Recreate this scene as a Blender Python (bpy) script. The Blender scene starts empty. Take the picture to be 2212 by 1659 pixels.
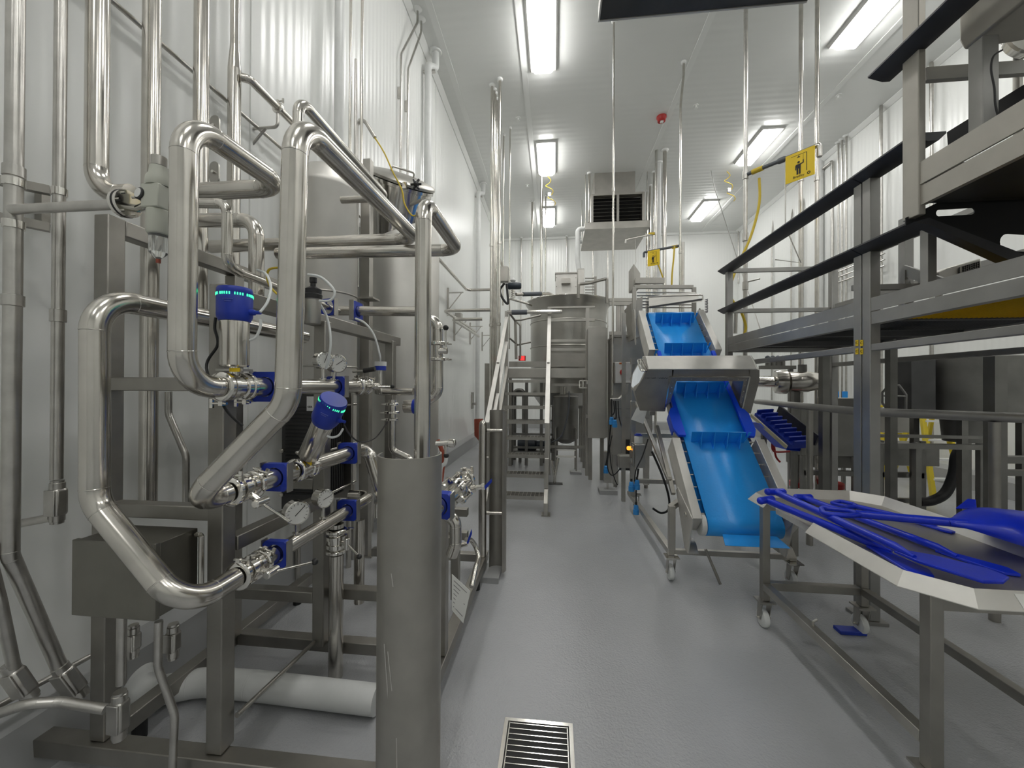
import bpy, bmesh, math, random
from mathutils import Vector, Matrix, Quaternion
PI = math.pi
R = math.radians
rnd = random.Random(7)
SC = bpy.context.scene
COL = SC.collection
V = Vector

# ------------------------------------------------------------------ camera maths (room axes: x right, y along the aisle, z up)
F, CX, CY = 850.0, 1106.0, 829.5
YAW, PIT, ROL = R(6.1), R(.25), R(.25)
EYE = V((0, 0, 1.6))
_f = V((-math.sin(YAW) * math.cos(PIT), math.cos(YAW) * math.cos(PIT), math.sin(PIT)))
_r = V((math.cos(YAW), math.sin(YAW), 0))
_u = _r.cross(_f)
RGT = _r * math.cos(ROL) + _u * math.sin(ROL)
UPV = -_r * math.sin(ROL) + _u * math.cos(ROL)


def at(px, py, x=None, y=None, z=None):
    """the point of the room seen at a pixel of the 2212x1659 photograph, on one known plane of the room"""
    d = _f + RGT * ((px - CX) / F) - UPV * ((py - CY) / F)
    t = x / d.x if x is not None else (y / d.y if y is not None else (z - EYE.z) / d.z)
    return EYE + d * t


cam = bpy.data.cameras.new('camera')
cam.sensor_width = 36
cam.lens = F / 2212 * 36
cam.clip_start = .05
co = bpy.data.objects.new('camera', cam)
COL.objects.link(co)
m3 = Matrix((RGT, UPV, -_f)).transposed()
co.matrix_world = Matrix.Translation(EYE) @ m3.to_4x4()
SC.camera = co

# ------------------------------------------------------------------ materials
MATS = {}


def mat(name, col, rough=.5, metal=0., bump=None, emit=None, trans=0., alpha=1., var=None, coat=0., spec=.5, streak=None):
    """bump=(scale, strength, detail); var=(scale, amount) mottles the colour; streak=(axis, scale) brushes the roughness along an axis"""
    m = bpy.data.materials.new(name)
    m.use_nodes = True
    nt = m.node_tree
    b = nt.nodes['Principled BSDF']
    b.inputs['Base Color'].default_value = (*col, 1)
    b.inputs['Roughness'].default_value = rough
    b.inputs['Metallic'].default_value = metal
    b.inputs['Specular IOR Level'].default_value = spec
    b.inputs['Coat Weight'].default_value = coat
    b.inputs['Transmission Weight'].default_value = trans
    b.inputs['Alpha'].default_value = alpha
    if emit:
        b.inputs['Emission Color'].default_value = (*emit[0], 1)
        b.inputs['Emission Strength'].default_value = emit[1]
    tc = nt.nodes.new('ShaderNodeTexCoord')
    if var:
        n = nt.nodes.new('ShaderNodeTexNoise')
        n.inputs['Scale'].default_value = var[0]
        n.inputs['Detail'].default_value = 5
        nt.links.new(tc.outputs['Object'], n.inputs['Vector'])
        mr = nt.nodes.new('ShaderNodeMapRange')
        mr.inputs['From Min'].default_value = .3
        mr.inputs['From Max'].default_value = .7
        mr.inputs['To Min'].default_value = 1 - var[1]
        mr.inputs['To Max'].default_value = 1 + var[1] * .5
        nt.links.new(n.outputs['Fac'], mr.inputs['Value'])
        mx = nt.nodes.new('ShaderNodeMix')
        mx.data_type = 'RGBA'
        mx.blend_type = 'MULTIPLY'
        mx.inputs[0].default_value = 1
        mx.inputs[6].default_value = (*col, 1)
        nt.links.new(mr.outputs[0], mx.inputs[7])
        nt.links.new(mx.outputs[2], b.inputs['Base Color'])
        rr = nt.nodes.new('ShaderNodeMapRange')
        rr.inputs['To Min'].default_value = rough * .92
        rr.inputs['To Max'].default_value = min(1, rough * 1.1)
        nt.links.new(n.outputs['Fac'], rr.inputs['Value'])
        nt.links.new(rr.outputs[0], b.inputs['Roughness'])
    if streak:
        mp = nt.nodes.new('ShaderNodeMapping')
        s = [streak[1]] * 3
        s['xyz'.index(streak[0])] = streak[1] * .02
        mp.inputs['Scale'].default_value = s
        nt.links.new(tc.outputs['Object'], mp.inputs['Vector'])
        n2 = nt.nodes.new('ShaderNodeTexNoise')
        n2.inputs['Scale'].default_value = 1
        n2.inputs['Detail'].default_value = 3
        nt.links.new(mp.outputs[0], n2.inputs['Vector'])
        bp = nt.nodes.new('ShaderNodeBump')
        bp.inputs['Strength'].default_value = streak[2]
        bp.inputs['Distance'].default_value = .002
        nt.links.new(n2.outputs['Fac'], bp.inputs['Height'])
        nt.links.new(bp.outputs[0], b.inputs['Normal'])
    if bump:
        n3 = nt.nodes.new('ShaderNodeTexNoise')
        n3.inputs['Scale'].default_value = bump[0]
        n3.inputs['Detail'].default_value = bump[2]
        nt.links.new(tc.outputs['Object'], n3.inputs['Vector'])
        bp = nt.nodes.new('ShaderNodeBump')
        bp.inputs['Strength'].default_value = bump[1]
        bp.inputs['Distance'].default_value = .01
        nt.links.new(n3.outputs['Fac'], bp.inputs['Height'])
        nt.links.new(bp.outputs[0], b.inputs['Normal'])
    MATS[name] = m
    return m


STEEL = mat('stainless_pipe', (.62, .595, .55), .20, 1, var=(9, .12))
STEELB = mat('stainless_brushed', (.48, .465, .43), .38, 1, var=(6, .15))
BOXM = mat('box_steel_shaded', (.24, .23, .205), .4, 1, var=(5, .15))  # dark surroundings mirrored in the junction box, put into its base colour
STEELD = mat('stainless_frame', (.37, .355, .325), .42, 1, var=(5, .18))
POLISH = mat('stainless_polished', (.70, .68, .64), .13, 1)
TANKM = mat('stainless_tank_matt', (.70, .685, .65), .5, 1, var=(2.5, .10))
MIRROR = mat('stainless_tank', (.46, .45, .42), .3, 1, var=(3, .12))
CONDUIT = mat('conduit_steel', (.55, .535, .505), .30, 1, var=(14, .15))
SHEET = mat('stainless_sheet', (.48, .465, .43), .45, 1, var=(4, .12))
SHEETW = mat('stainless_sheet_matt', (.70, .685, .65), .55, .85, var=(6, .1))
MEZZ = mat('mezzanine_steel', (.36, .355, .34), .5, .9, var=(4, .15))
DARKST = mat('dark_steel', (.10, .10, .10), .5, .8, var=(4, .2))
BLACK = mat('black_rubber', (.012, .012, .013), .5)
BLACKP = mat('black_plastic', (.02, .02, .021), .35)
BLUE = mat('blue_plastic', (.012, .04, .40), .38, var=(10, .1))
BLUEU = mat('blue_utensil_plastic', (.004, .03, .62), .3, var=(8, .12), bump=(60, .05, 2))
BELT = mat('light_blue_belt', (.02, .345, .93), .32, bump=(55, .14, 3))
BLUEG = mat('blue_guide_plastic', (.004, .07, .75), .35)
LBLUE = mat('light_blue_plug', (.03, .25, .62), .45)
WHITEP = mat('white_plastic', (.72, .73, .72), .4)
PAPER = mat('white_paper', (.78, .78, .75), .7)
TUBEW = mat('milky_tubing', (.75, .77, .76), .35)
BEIGE = mat('beige_housing', (.52, .53, .46), .45)
YELLOW = mat('yellow_sign', (.80, .56, .008), .5)
YELLOWC = mat('yellow_cable', (.62, .45, .03), .5)
YGRATE = mat('yellow_grating', (.60, .47, .02), .45, bump=(80, .4, 2))
_n = YGRATE.node_tree
_t = _n.nodes.new('ShaderNodeBsdfTranslucent')
_t.inputs[0].default_value = (.75, .55, .02, 1)
_x = _n.nodes.new('ShaderNodeMixShader')
_x.inputs[0].default_value = .6
_n.links.new(_n.nodes['Principled BSDF'].outputs[0], _x.inputs[1])
_n.links.new(_t.outputs[0], _x.inputs[2])
_n.links.new(_x.outputs[0], _n.nodes['Material Output'].inputs[0])
RED = mat('red_plastic', (.42, .02, .018), .4)
REDH = mat('red_hose', (.30, .06, .03), .5)
ORANGE = mat('amber_lens', (.9, .3, .02), .3, emit=((1, .35, .03), 1.5))
GREEN = mat('green_led', (.05, .8, .3), .3, emit=((.05, 1, .35), 1.6))
REDLED = mat('red_display', (.8, .03, .03), .3, emit=((1, .04, .04), 1.2))
DIAL = mat('dial_white', (.75, .75, .72), .5)
INK = mat('black_ink', (.01, .01, .01), .6)
INKG = mat('grey_ink', (.25, .25, .25), .6)
LIGHTM = mat('lamp_diffuser', (1, 1, 1), .4, emit=((1, .99, .965), 26))
LAMPB = mat('lamp_body', (.55, .55, .53), .5)
HANDR = mat("dark_handrail", (.10, .10, .105), .45, .9, var=(4, .2))
SHEETU = mat("tan_steel_sheet", (.47, .45, .405), .55, .8, var=(5, .1))
BLACKST = mat("near_black_steel", (.03, .03, .032), .5, .6)  # near-black base colour for the slotted end plate and small belt frame
UNDERM = mat('shaded_stainless', (.24, .235, .22), .42, .95, var=(4, .2))  # stainless with the shade below the walkway and platform put into its colour
GLASSY = mat('clear_bowl', (.9, .92, .92), .06, trans=.9)
SCREEN = mat('display_screen', (.66, .70, .72), .2, emit=((.75, .8, .82), .25))
DARKIN = mat('dark_interior', (.02, .02, .02), .7)
GREYPVC = mat('grey_wrap', (.10, .11, .125), .5)
MOTOR = mat('motor_paint', (.03, .04, .055), .4)
WHITEPIPE = mat('white_pipe_jacket', (.66, .67, .66), .4, var=(8, .06))
GREYGROUT = mat('grey_grout', (.33, .335, .335), .7)


def panel_mat(name, col, axis, pitch, rough, strength):
    """white ribbed sandwich panel: fine ribs along one axis"""
    m = mat(name, col, rough)
    nt = m.node_tree
    b = nt.nodes['Principled BSDF']
    g = nt.nodes.new('ShaderNodeNewGeometry')
    sp = nt.nodes.new('ShaderNodeSeparateXYZ')
    nt.links.new(g.outputs['Position'], sp.inputs[0])
    mu = nt.nodes.new('ShaderNodeMath')
    mu.operation = 'MULTIPLY'
    mu.inputs[1].default_value = 2 * PI / pitch
    nt.links.new(sp.outputs['XYZ'.index(axis.upper())], mu.inputs[0])
    si = nt.nodes.new('ShaderNodeMath')
    si.operation = 'SINE'
    nt.links.new(mu.outputs[0], si.inputs[0])
    bp = nt.nodes.new('ShaderNodeBump')
    bp.inputs['Strength'].default_value = strength
    bp.inputs['Distance'].default_value = .004
    nt.links.new(si.outputs[0], bp.inputs['Height'])
    nt.links.new(bp.outputs[0], b.inputs['Normal'])
    return m


WALLY = panel_mat('wall_panel_ribs_y', (.80, .81, .79), 'y', .10, .28, .32)
WALLX = panel_mat('wall_panel_ribs_x', (.80, .81, .79), 'x', .10, .30, .32)
CEIL = panel_mat('ceiling_panel_ribs', (.72, .73, .71), 'y', .16, .28, .25)
TRIMW = mat('white_trim', (.76, .77, .75), .4)


def floor_mat():
    m = mat('epoxy_floor', (.40, .408, .42), .17, var=(.9, .10))
    nt = m.node_tree
    b = nt.nodes['Principled BSDF']
    tc = nt.nodes.new('ShaderNodeTexCoord')
    n = nt.nodes.new('ShaderNodeTexNoise')
    n.inputs['Scale'].default_value = 95
    n.inputs['Detail'].default_value = 3
    nt.links.new(tc.outputs['Object'], n.inputs['Vector'])
    bp = nt.nodes.new('ShaderNodeBump')
    bp.inputs['Strength'].default_value = .8
    bp.inputs['Distance'].default_value = .004
    nt.links.new(n.outputs['Fac'], bp.inputs['Height'])
    nt.links.new(bp.outputs[0], b.inputs['Normal'])
    return m


FLOORM = floor_mat()


# ------------------------------------------------------------------ mesh builder
class MB:
    def __init__(s):
        s.v, s.f = [], []

    def add(s, vs, fs):
        b = len(s.v)
        s.v += [V(p) for p in vs]
        s.f += [tuple(b + i for i in f) for f in fs]
        return s

    def box(s, c, d, rot=None):
        c, h = V(c), V(d) / 2
        M = rot if rot else Matrix.Identity(3)
        vs = [c + M @ V((sx * h.x, sy * h.y, sz * h.z)) for sx in (-1, 1) for sy in (-1, 1) for sz in (-1, 1)]
        return s.add(vs, [(0, 1, 3, 2), (4, 6, 7, 5), (0, 4, 5, 1), (2, 3, 7, 6), (0, 2, 6, 4), (1, 5, 7, 3)])

    def box2(s, a, b):
        a, b = V(a), V(b)
        return s.box((a + b) / 2, [abs(q) for q in (b - a)])

    def bar(s, p, q, w, h=None, up=(0, 0, 1)):
        """square tube from p to q; w across, h along up"""
        p, q = V(p), V(q)
        h = h or w
        d = q - p
        L = d.length
        d.normalize()
        u = V(up)
        if abs(d.dot(u)) > .98:
            u = V((0, 1, 0))
        x = d.cross(u).normalized()
        u = x.cross(d).normalized()
        return s.box((p + q) / 2, (w, L, h), Matrix((x, d, u)).transposed())

    def prism(s, poly, d):
        """closed polygon (3-D points) pushed along d"""
        d = V(d)
        a = [V(p) for p in poly]
        n = len(a)
        return s.add(a + [p + d for p in a], [tuple(range(n))[::-1], tuple(range(n, 2 * n))] + [(i, (i + 1) % n, n + (i + 1) % n, n + i) for i in range(n)])

    def lathe(s, p, ax, prof, n=24, cap=True):
        """prof = [(distance along ax, radius)...]"""
        p, ax = V(p), V(ax).normalized()
        t = V((1, 0, 0)) if abs(ax.x) < .8 else V((0, 1, 0))
        x = ax.cross(t).normalized()
        y = ax.cross(x)
        vs = []
        for (l, r) in prof:
            r = max(r, 1e-4)
            vs += [p + ax * l + (x * math.cos(2 * PI * k / n) + y * math.sin(2 * PI * k / n)) * r for k in range(n)]
        fs = [(i * n + k, i * n + (k + 1) % n, (i + 1) * n + (k + 1) % n, (i + 1) * n + k) for i in range(len(prof) - 1) for k in range(n)]
        if cap:
            fs += [tuple(range(n))[::-1], tuple((len(prof) - 1) * n + k for k in range(n))]
        return s.add(vs, fs)

    def cyl(s, p, q, r, r2=None, n=20):
        p, q = V(p), V(q)
        return s.lathe(p, q - p, [(0, r), ((q - p).length, r if r2 is None else r2)], n)

    def ball(s, c, r, n=14):
        return s.lathe(V(c) - V((0, 0, r)), (0, 0, 1), [(r - r * math.cos(PI * k / 8), r * math.sin(PI * k / 8)) for k in range(9)], n)

    def path(s, pts, bend=0., k=8):
        """polyline with its corners rounded to radius bend"""
        P = [V(p) for p in pts]
        out = [P[0]]
        for i in range(1, len(P) - 1):
            b = bend[i - 1] if isinstance(bend, (list, tuple)) else bend
            d1, d2 = (P[i - 1] - P[i]), (P[i + 1] - P[i])
            a = d1.angle(d2)
            if b <= 0 or a > PI - .02:
                out.append(P[i])
                continue
            t = min(b / math.tan(a / 2), d1.length * .49 if i > 1 else d1.length * .98, d2.length * .49 if i < len(P) - 2 else d2.length * .98)
            r = t * math.tan(a / 2)
            d1.normalize()
            d2.normalize()
            c = P[i] + (d1 + d2).normalized() * (r / math.sin(a / 2))
            A, B = P[i] + d1 * t - c, P[i] + d2 * t - c
            ang = A.angle(B)
            for j in range(k + 1):
                w = j / k
                out.append(c + (A * math.sin((1 - w) * ang) + B * math.sin(w * ang)) / math.sin(ang))
        out.append(P[-1])
        return out

    def tube(s, pts, r, bend=0., n=20, k=8, cap=True, seam=0.):
        """round tube along a polyline; r may be a list per given point when bend = 0; seam > 0 adds weld beads at the bends"""
        P = s.path(pts, bend, k)
        rs = r if isinstance(r, (list, tuple)) else [r] * len(P)
        T = [(P[min(i + 1, len(P) - 1)] - P[max(i - 1, 0)]).normalized() for i in range(len(P))]
        t = V((0, 0, 1)) if abs(T[0].z) < .9 else V((1, 0, 0))
        x = T[0].cross(t).normalized()
        vs = []
        for i, p in enumerate(P):
            if i:
                q = T[i - 1].rotation_difference(T[i])
                x = q @ x
            x = (x - T[i] * x.dot(T[i])).normalized()
            y = T[i].cross(x)
            vs += [p + (x * math.cos(2 * PI * j / n) + y * math.sin(2 * PI * j / n)) * rs[i] for j in range(n)]
        fs = [(i * n + j, i * n + (j + 1) % n, (i + 1) * n + (j + 1) % n, (i + 1) * n + j) for i in range(len(P) - 1) for j in range(n)]
        if cap:
            fs += [tuple(range(n))[::-1], tuple((len(P) - 1) * n + j for j in range(n))]
        s.add(vs, fs)
        if seam:
            m = k + 1
            i = 1
            while i + k < len(P) - 0 and i + k <= len(P) - 2 + 0:
                for e in (i, i + k):
                    s.lathe(P[e] - T[e] * .0025, T[e], [(0, rs[e] * 1.001), (.0015, rs[e] * (1 + seam)), (.0035, rs[e] * (1 + seam)), (.005, rs[e] * 1.001)], n, False)
                i += m
        return s

    def ring(s, c, ax, R_, r, n=28, m=8):
        c, ax = V(c), V(ax).normalized()
        return s.lathe(c, ax, [(r * math.sin(2 * PI * j / m), R_ + r * math.cos(2 * PI * j / m)) for j in range(m + 1)], n, False)

    def grid(s, o, u, v, nu, nv, r):
        """open grating of flat bars in the parallelogram o,u,v"""
        o, u, v = V(o), V(u), V(v)
        w = u.cross(v).normalized()
        for i in range(nu + 1):
            s.bar(o + u * (i / nu), o + u * (i / nu) + v, r, r * 4, w)
        for i in range(nv + 1):
            s.bar(o + v * (i / nv), o + v * (i / nv) + u, r, r * 2.5, w)
        return s

    def build(s, name, m, parent=None, ang=38, bev=0.):
        me = bpy.data.meshes.new(name)
        if parent is not None:
            off = V((0, 0, 0))
            q = parent
            while q is not None:
                off += q.location
                q = q.parent
        else:
            lo = V([min(p[i] for p in s.v) for i in range(3)])
            hi = V([max(p[i] for p in s.v) for i in range(3)])
            off = V(((lo.x + hi.x) / 2, (lo.y + hi.y) / 2, lo.z))
        me.from_pydata([p - off for p in s.v], [], s.f)
        bm = bmesh.new()
        bm.from_mesh(me)
        bmesh.ops.recalc_face_normals(bm, faces=bm.faces)
        bm.to_mesh(me)
        bm.free()
        me.polygons.foreach_set('use_smooth', [True] * len(me.polygons))
        me.set_sharp_from_angle(angle=R(ang))
        me.materials.append(m)
        o = bpy.data.objects.new(name, me)
        COL.objects.link(o)
        if parent is not None:
            o.parent = parent
        else:
            o.location = off
        if bev:
            bv = o.modifiers.new('edges', 'BEVEL')
            bv.width = bev
            bv.segments = 2
            bv.limit_method = 'ANGLE'
            bv.angle_limit = R(40)
        return o


def tag(o, label=None, cat=None, group=None, kind=None):
    if label: o['label'] = label
    if cat: o['category'] = cat
    if group: o['group'] = group
    if kind: o['kind'] = kind
    return o


def thing(name, label, cat, loc=(0, 0, 0), group=None):
    o = bpy.data.objects.new(name, None)
    COL.objects.link(o)
    o.empty_display_size = .1
    o.location = loc
    return tag(o, label, cat, group)


def struct(o):
    o['kind'] = 'structure'
    return o


def dup(root, loc, label=None, group=None):
    """a copy of a thing with its parts and sub-parts"""
    r = root.copy()
    COL.objects.link(r)
    r.location = loc
    if label: r['label'] = label
    if group: r['group'] = group
    for ch in list(root.children):
        c = ch.copy()
        COL.objects.link(c)
        c.parent = r
        for g in list(ch.children):
            d = g.copy()
            COL.objects.link(d)
            d.parent = c
    return r


def text(s, size, m, parent, loc, rot, name='lettering', ext=.0008, align='CENTER'):
    c = bpy.data.curves.new(name, 'FONT')
    c.body = s
    c.size = size
    c.extrude = ext
    c.align_x = align
    c.align_y = 'CENTER'
    o = bpy.data.objects.new(name, c)
    dg = bpy.context.evaluated_depsgraph_get()
    COL.objects.link(o)
    dg.update()
    me = bpy.data.meshes.new_from_object(o.evaluated_get(dg))
    COL.objects.unlink(o)
    bpy.data.objects.remove(o)
    t = bpy.data.objects.new(name, me)
    me.materials.clear()
    me.materials.append(m)
    COL.objects.link(t)
    t.parent = parent
    off = V((0, 0, 0))
    q = parent
    while q is not None:
        off += q.location
        q = q.parent
    t.location = V(loc) - off
    t.rotation_euler = rot
    return t
# ------------------------------------------------------------------ the setting
XL, XR, YB, YF, ZC = -2.2, 6.6, -7.5, 15.05, 7.25
struct(MB().box2((XL - .1, YB - .1, -.1), (XR + .1, YF + .1, 0)).build('floor', FLOORM))
struct(MB().box2((XL - .1, YB - .1, ZC), (XR + .1, YF + .1, ZC + .1)).build('ceiling', CEIL))
struct(MB().box2((XL - .1, YB, 0), (XL, YF, ZC)).build('wall_left', WALLY))
struct(MB().box2((XR, YB, 0), (XR + .1, YF, ZC)).build('wall_right', WALLY))
struct(MB().box2((XL - .1, YF, 0), (XR + .1, YF + .1, ZC)).build('wall_far', WALLX))
struct(MB().box2((XL - .1, YB - .1, 0), (XR + .1, YB, ZC)).build('wall_near', WALLX))
for nm, a, sx in (('baseboard_left', XL, 1), ('baseboard_right', XR, -1)):
    b = MB().prism([(a, YB, 0), (a + sx * .12, YB, 0), (a + sx * .10, YB, .24), (a + sx * .07, YB, .27), (a, YB, .30)], (0, YF - YB, 0))
    struct(b.build(nm, GREYGROUT))
    b = MB().prism([(a, YB, ZC), (a + sx * .09, YB, ZC), (a + sx * .09, YB, ZC - .015), (a + sx * .015, YB, ZC - .09), (a, YB, ZC - .09)], (0, YF - YB, 0))
    struct(b.build('trim_1' if sx > 0 else 'trim_2', TRIMW))
struct(MB().prism([(XL, YF, 0), (XL, YF - .1, 0), (XL, YF - .08, .26), (XL, YF, .3)], (XR - XL, 0, 0)).build('baseboard_far', GREYGROUT))
struct(MB().box2((XL, YF - .08, ZC - .08), (XR, YF, ZC)).build('trim_3', TRIMW))
# joint covers between the ceiling panels, one strip along each joint
for i, x in enumerate((-1.86, -.55, 2.36, 5.3)):
    struct(MB().box2((x - .05, YB, ZC - .012), (x + .05, YF, ZC)).build('trim_%d' % (i + 4), TRIMW))
# vertical corner covers and a joint cover on the left wall
struct(MB().box2((XL, 2.62, .3), (XL + .012, 2.70, ZC - .1)).build('trim_8', TRIMW))
struct(MB().box2((XL, 7.05, .3), (XL + .012, 7.13, ZC - .1)).build('trim_9', TRIMW))


# ------------------------------------------------------------------ ceiling lights
def make_light(x, y, label, group):
    z = ZC
    t = thing('ceiling_light', label, 'ceiling light', (x, y, z), group)
    h = MB()
    h.prism([(x - .25, y - .68, z), (x + .25, y - .68, z), (x + .22, y - .68, z - .05), (x - .22, y - .68, z - .05)], (0, 1.36, 0))
    h.build('housing', LAMPB, t)
    d = MB()
    d.prism([(x - .165, y - .62, z - .05), (x + .165, y - .62, z - .05), (x + .165, y - .62, z - .10), (x + .14, y - .62, z - .13), (x - .14, y - .62, z - .13), (x - .165, y - .62, z - .10)], (0, 1.24, 0))
    o = d.build('diffuser', LIGHTM, t, 20)
    return t


LROWS = {-.21: 'ceiling light in the row above the aisle', 4.72: 'ceiling light in the row above the mezzanine'}
WORD = {6.33: 'the largest and nearest in view', 9.75: 'middle of the three in view', 13.12: 'farthest, by the end wall', 2.95: 'overhead, out of view', -.45: 'behind the viewer', -3.82: 'farther behind the viewer'}
proto = None
for x, nm in LROWS.items():
    for y, w in WORD.items():
        lab = 'white glowing ' + nm + ', ' + w
        g = 'rectangular ceiling lights'
        if proto is None:
            proto = make_light(x, y, lab, g)
        else:
            dup(proto, (x, y, ZC), lab, g)

W = bpy.data.worlds.new('world')
SC.world = W
W.use_nodes = True
W.node_tree.nodes['Background'].inputs[0].default_value = (.8, .82, .85, 1)
W.node_tree.nodes['Background'].inputs[1].default_value = .05
SC.view_settings.view_transform = 'Standard'
SC.view_settings.look = 'None'
SC.view_settings.exposure = .17
SC.view_settings.gamma = 1
SC.cycles.diffuse_bounces = 6
SC.view_settings.use_curve_mapping = False

# ------------------------------------------------------------------ floor drain
d0, d1 = at(1098, 1559, z=0), at(1229, 1572, z=0)
dx0, dx1, dy1 = d0.x, d1.x + .0, 1.87
t = thing('floor_drain', 'square floor drain with dark slotted grate in the wet aisle floor', 'floor drain', ((dx0 + dx1) / 2, 1.73, 0))
m = MB()
for (a, b) in (((dx0 - .018, 1.59, 0), (dx0, dy1 + .018, .005)), ((dx1, 1.59, 0), (dx1 + .018, dy1 + .018, .005)), ((dx0, dy1, 0), (dx1, dy1 + .018, .005)), ((dx0, 1.57, 0), (dx1, 1.59, .005))):
    m.box2(a, b)
m.build('rim', POLISH, t)
MB().box2((dx0, 1.59, .0005), (dx1, dy1, .0015)).build('sump', DARKIN, t)
m = MB()
for k in range(10):
    y = 1.603 + k * .0285
    m.box((0.5 * (dx0 + dx1), y, .003), (dx1 - dx0 - .016, .004, .004))
for x in (dx0 + .008, dx1 - .008):
    m.box((x, 1.73, .003), (.004, .27, .004))
m.build('grate', POLISH, t)


# ------------------------------------------------------------------ drops from the ceiling
def drop(name, label, cat, px, py, zb, r, group=None, m=STEEL, dz=None, kink=None, cx=None, clampz=(), white=True):
    """straight pipe or conduit from a ceiling collar (pixel of the collar) down to height zb"""
    p = at(px, py, z=ZC) if cx is None else V(cx)
    t = thing(name, label, cat, (p.x, p.y, ZC), group)
    q = p + V(kink) if kink else None
    pts = [p - V((0, 0, .02))]
    if kink:
        pts += [p - V((0, 0, .22)), V((q.x, q.y, ZC - .75)), V((q.x, q.y, zb))]
    else:
        q = p
        pts += [V((p.x, p.y, zb))]
    MB().tube(pts, r, .12, 14, 5).build('pipe', m, t)
    MB().lathe(p - V((0, 0, .04)), (0, 0, 1), [(0, r * 1.4), (.01, r * 1.55 + .01), (.04, r * 1.7 + .012)], 18).build('ceiling_collar', TRIMW, t)
    for cz in clampz:
        MB().lathe((q.x, q.y, cz), (0, 0, 1), [(0, r * 1.02), (.005, r * 1.35), (.055, r * 1.35), (.06, r * 1.02)], 14).build('coupling', m, t)
    return t


drop('conduit_drop', 'thin conduit dropping from the ceiling left of the blue conveyor to the cable cluster', 'conduit', 1326, 44, 1.46, .016, clampz=(4.6,))
drop('conduit_drop', 'thin ceiling conduit with an offset bend near its white collar, right of the air cooler', 'conduit', 1477, 133, 2.75, .02, kink=(-.05, 0, 0), clampz=(3.9,))
g = 'bundle of vertical pipes left of the staircase'
for i, (px, py, r) in enumerate(((1063, 183, .026), (1068, 192, .020), (1070.6, 200, .020), (1073.5, 213, .022), (1080, 171, .028))):
    lab = ['leftmost pipe of the vertical bundle rising to the ceiling left of the kettle', 'second pipe from the left in the bundle rising left of the kettle', 'middle pipe of the five in the bundle rising left of the kettle', 'fourth pipe from the left in the bundle left of the kettle',
           'rightmost and tallest-looking pipe of the bundle left of the kettle'][i]
    drop('process_pipe', lab, 'pipe', px, py, (.9, .6, 1.2, .7, 1.5)[i], r, g, clampz=(2.7, 4.2) if i in (0, 4) else ())
drop('ceiling_conduit', 'thin conduit from a white ceiling collar down to the grey terminal box', 'conduit', 1088, 290, 3.4, .018)
drop('ceiling_conduit', 'thin straight conduit from the ceiling to the right of the terminal box conduit', 'conduit', 1102, 275, 2.4, .015)
drop('process_pipe', 'shiny vertical pipe falling from just behind the second aisle light to the kettle', 'pipe', 1170, 376, 3.0, .035, clampz=(4.0,))
drop('process_pipe', 'slim vertical pipe left of the shiny one behind the kettle', 'pipe', 1150, 434, 2.9, .034)
drop('process_pipe', 'thin dark vertical pipe right of the shiny one behind the kettle', 'pipe', 1179, 422, 3.0, .02)
drop('process_pipe', 'short vertical pipe just left of the air cooler louvres', 'pipe', 1273, 373, 5.94, .03)
drop('process_pipe', 'wide white jacketed pipe rising behind the conveyor right of the air cooler', 'pipe', 1423, 351, 3.2, .055, m=WHITEPIPE)
drop('process_pipe', 'bright steel pipe right of the white jacketed pipe behind the conveyor', 'pipe', 1436, 324, 2.9, .045, clampz=(3.6,))
drop('process_pipe', 'grey pipe just left of the white jacketed pipe behind the conveyor', 'pipe', 1413, 371, 3.0, .03)
drop('process_pipe', 'thin grey pipe at the right edge of the air cooler', 'pipe', 1404, 400, 3.0, .03)
drop('process_pipe', 'thinnest grey pipe right behind the air cooler corner', 'pipe', 1398, 412, 3.0, .03)
# conduits down the end wall
g = 'conduits down the end wall'
for px, zb, lab in ((1126, 3.3, 'dark conduit down the end wall behind the valve motor'), (1224, 4.2, 'dark conduit down the end wall behind the white control box'), (1281, 3.4, 'conduit down the end wall under the air cooler, left one'), (1313, 3.2, 'conduit down the end wall under the air cooler, right one'), (1595, 5.3, 'short dark conduit on the end wall right of the shower pipe')):
    p = at(px, 513, y=YF - .14)
    drop('wall_conduit', lab, 'conduit', 0, 0, zb, .025, g, CONDUIT, cx=(p.x, p.y, ZC), clampz=(zb + .6,))

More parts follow.
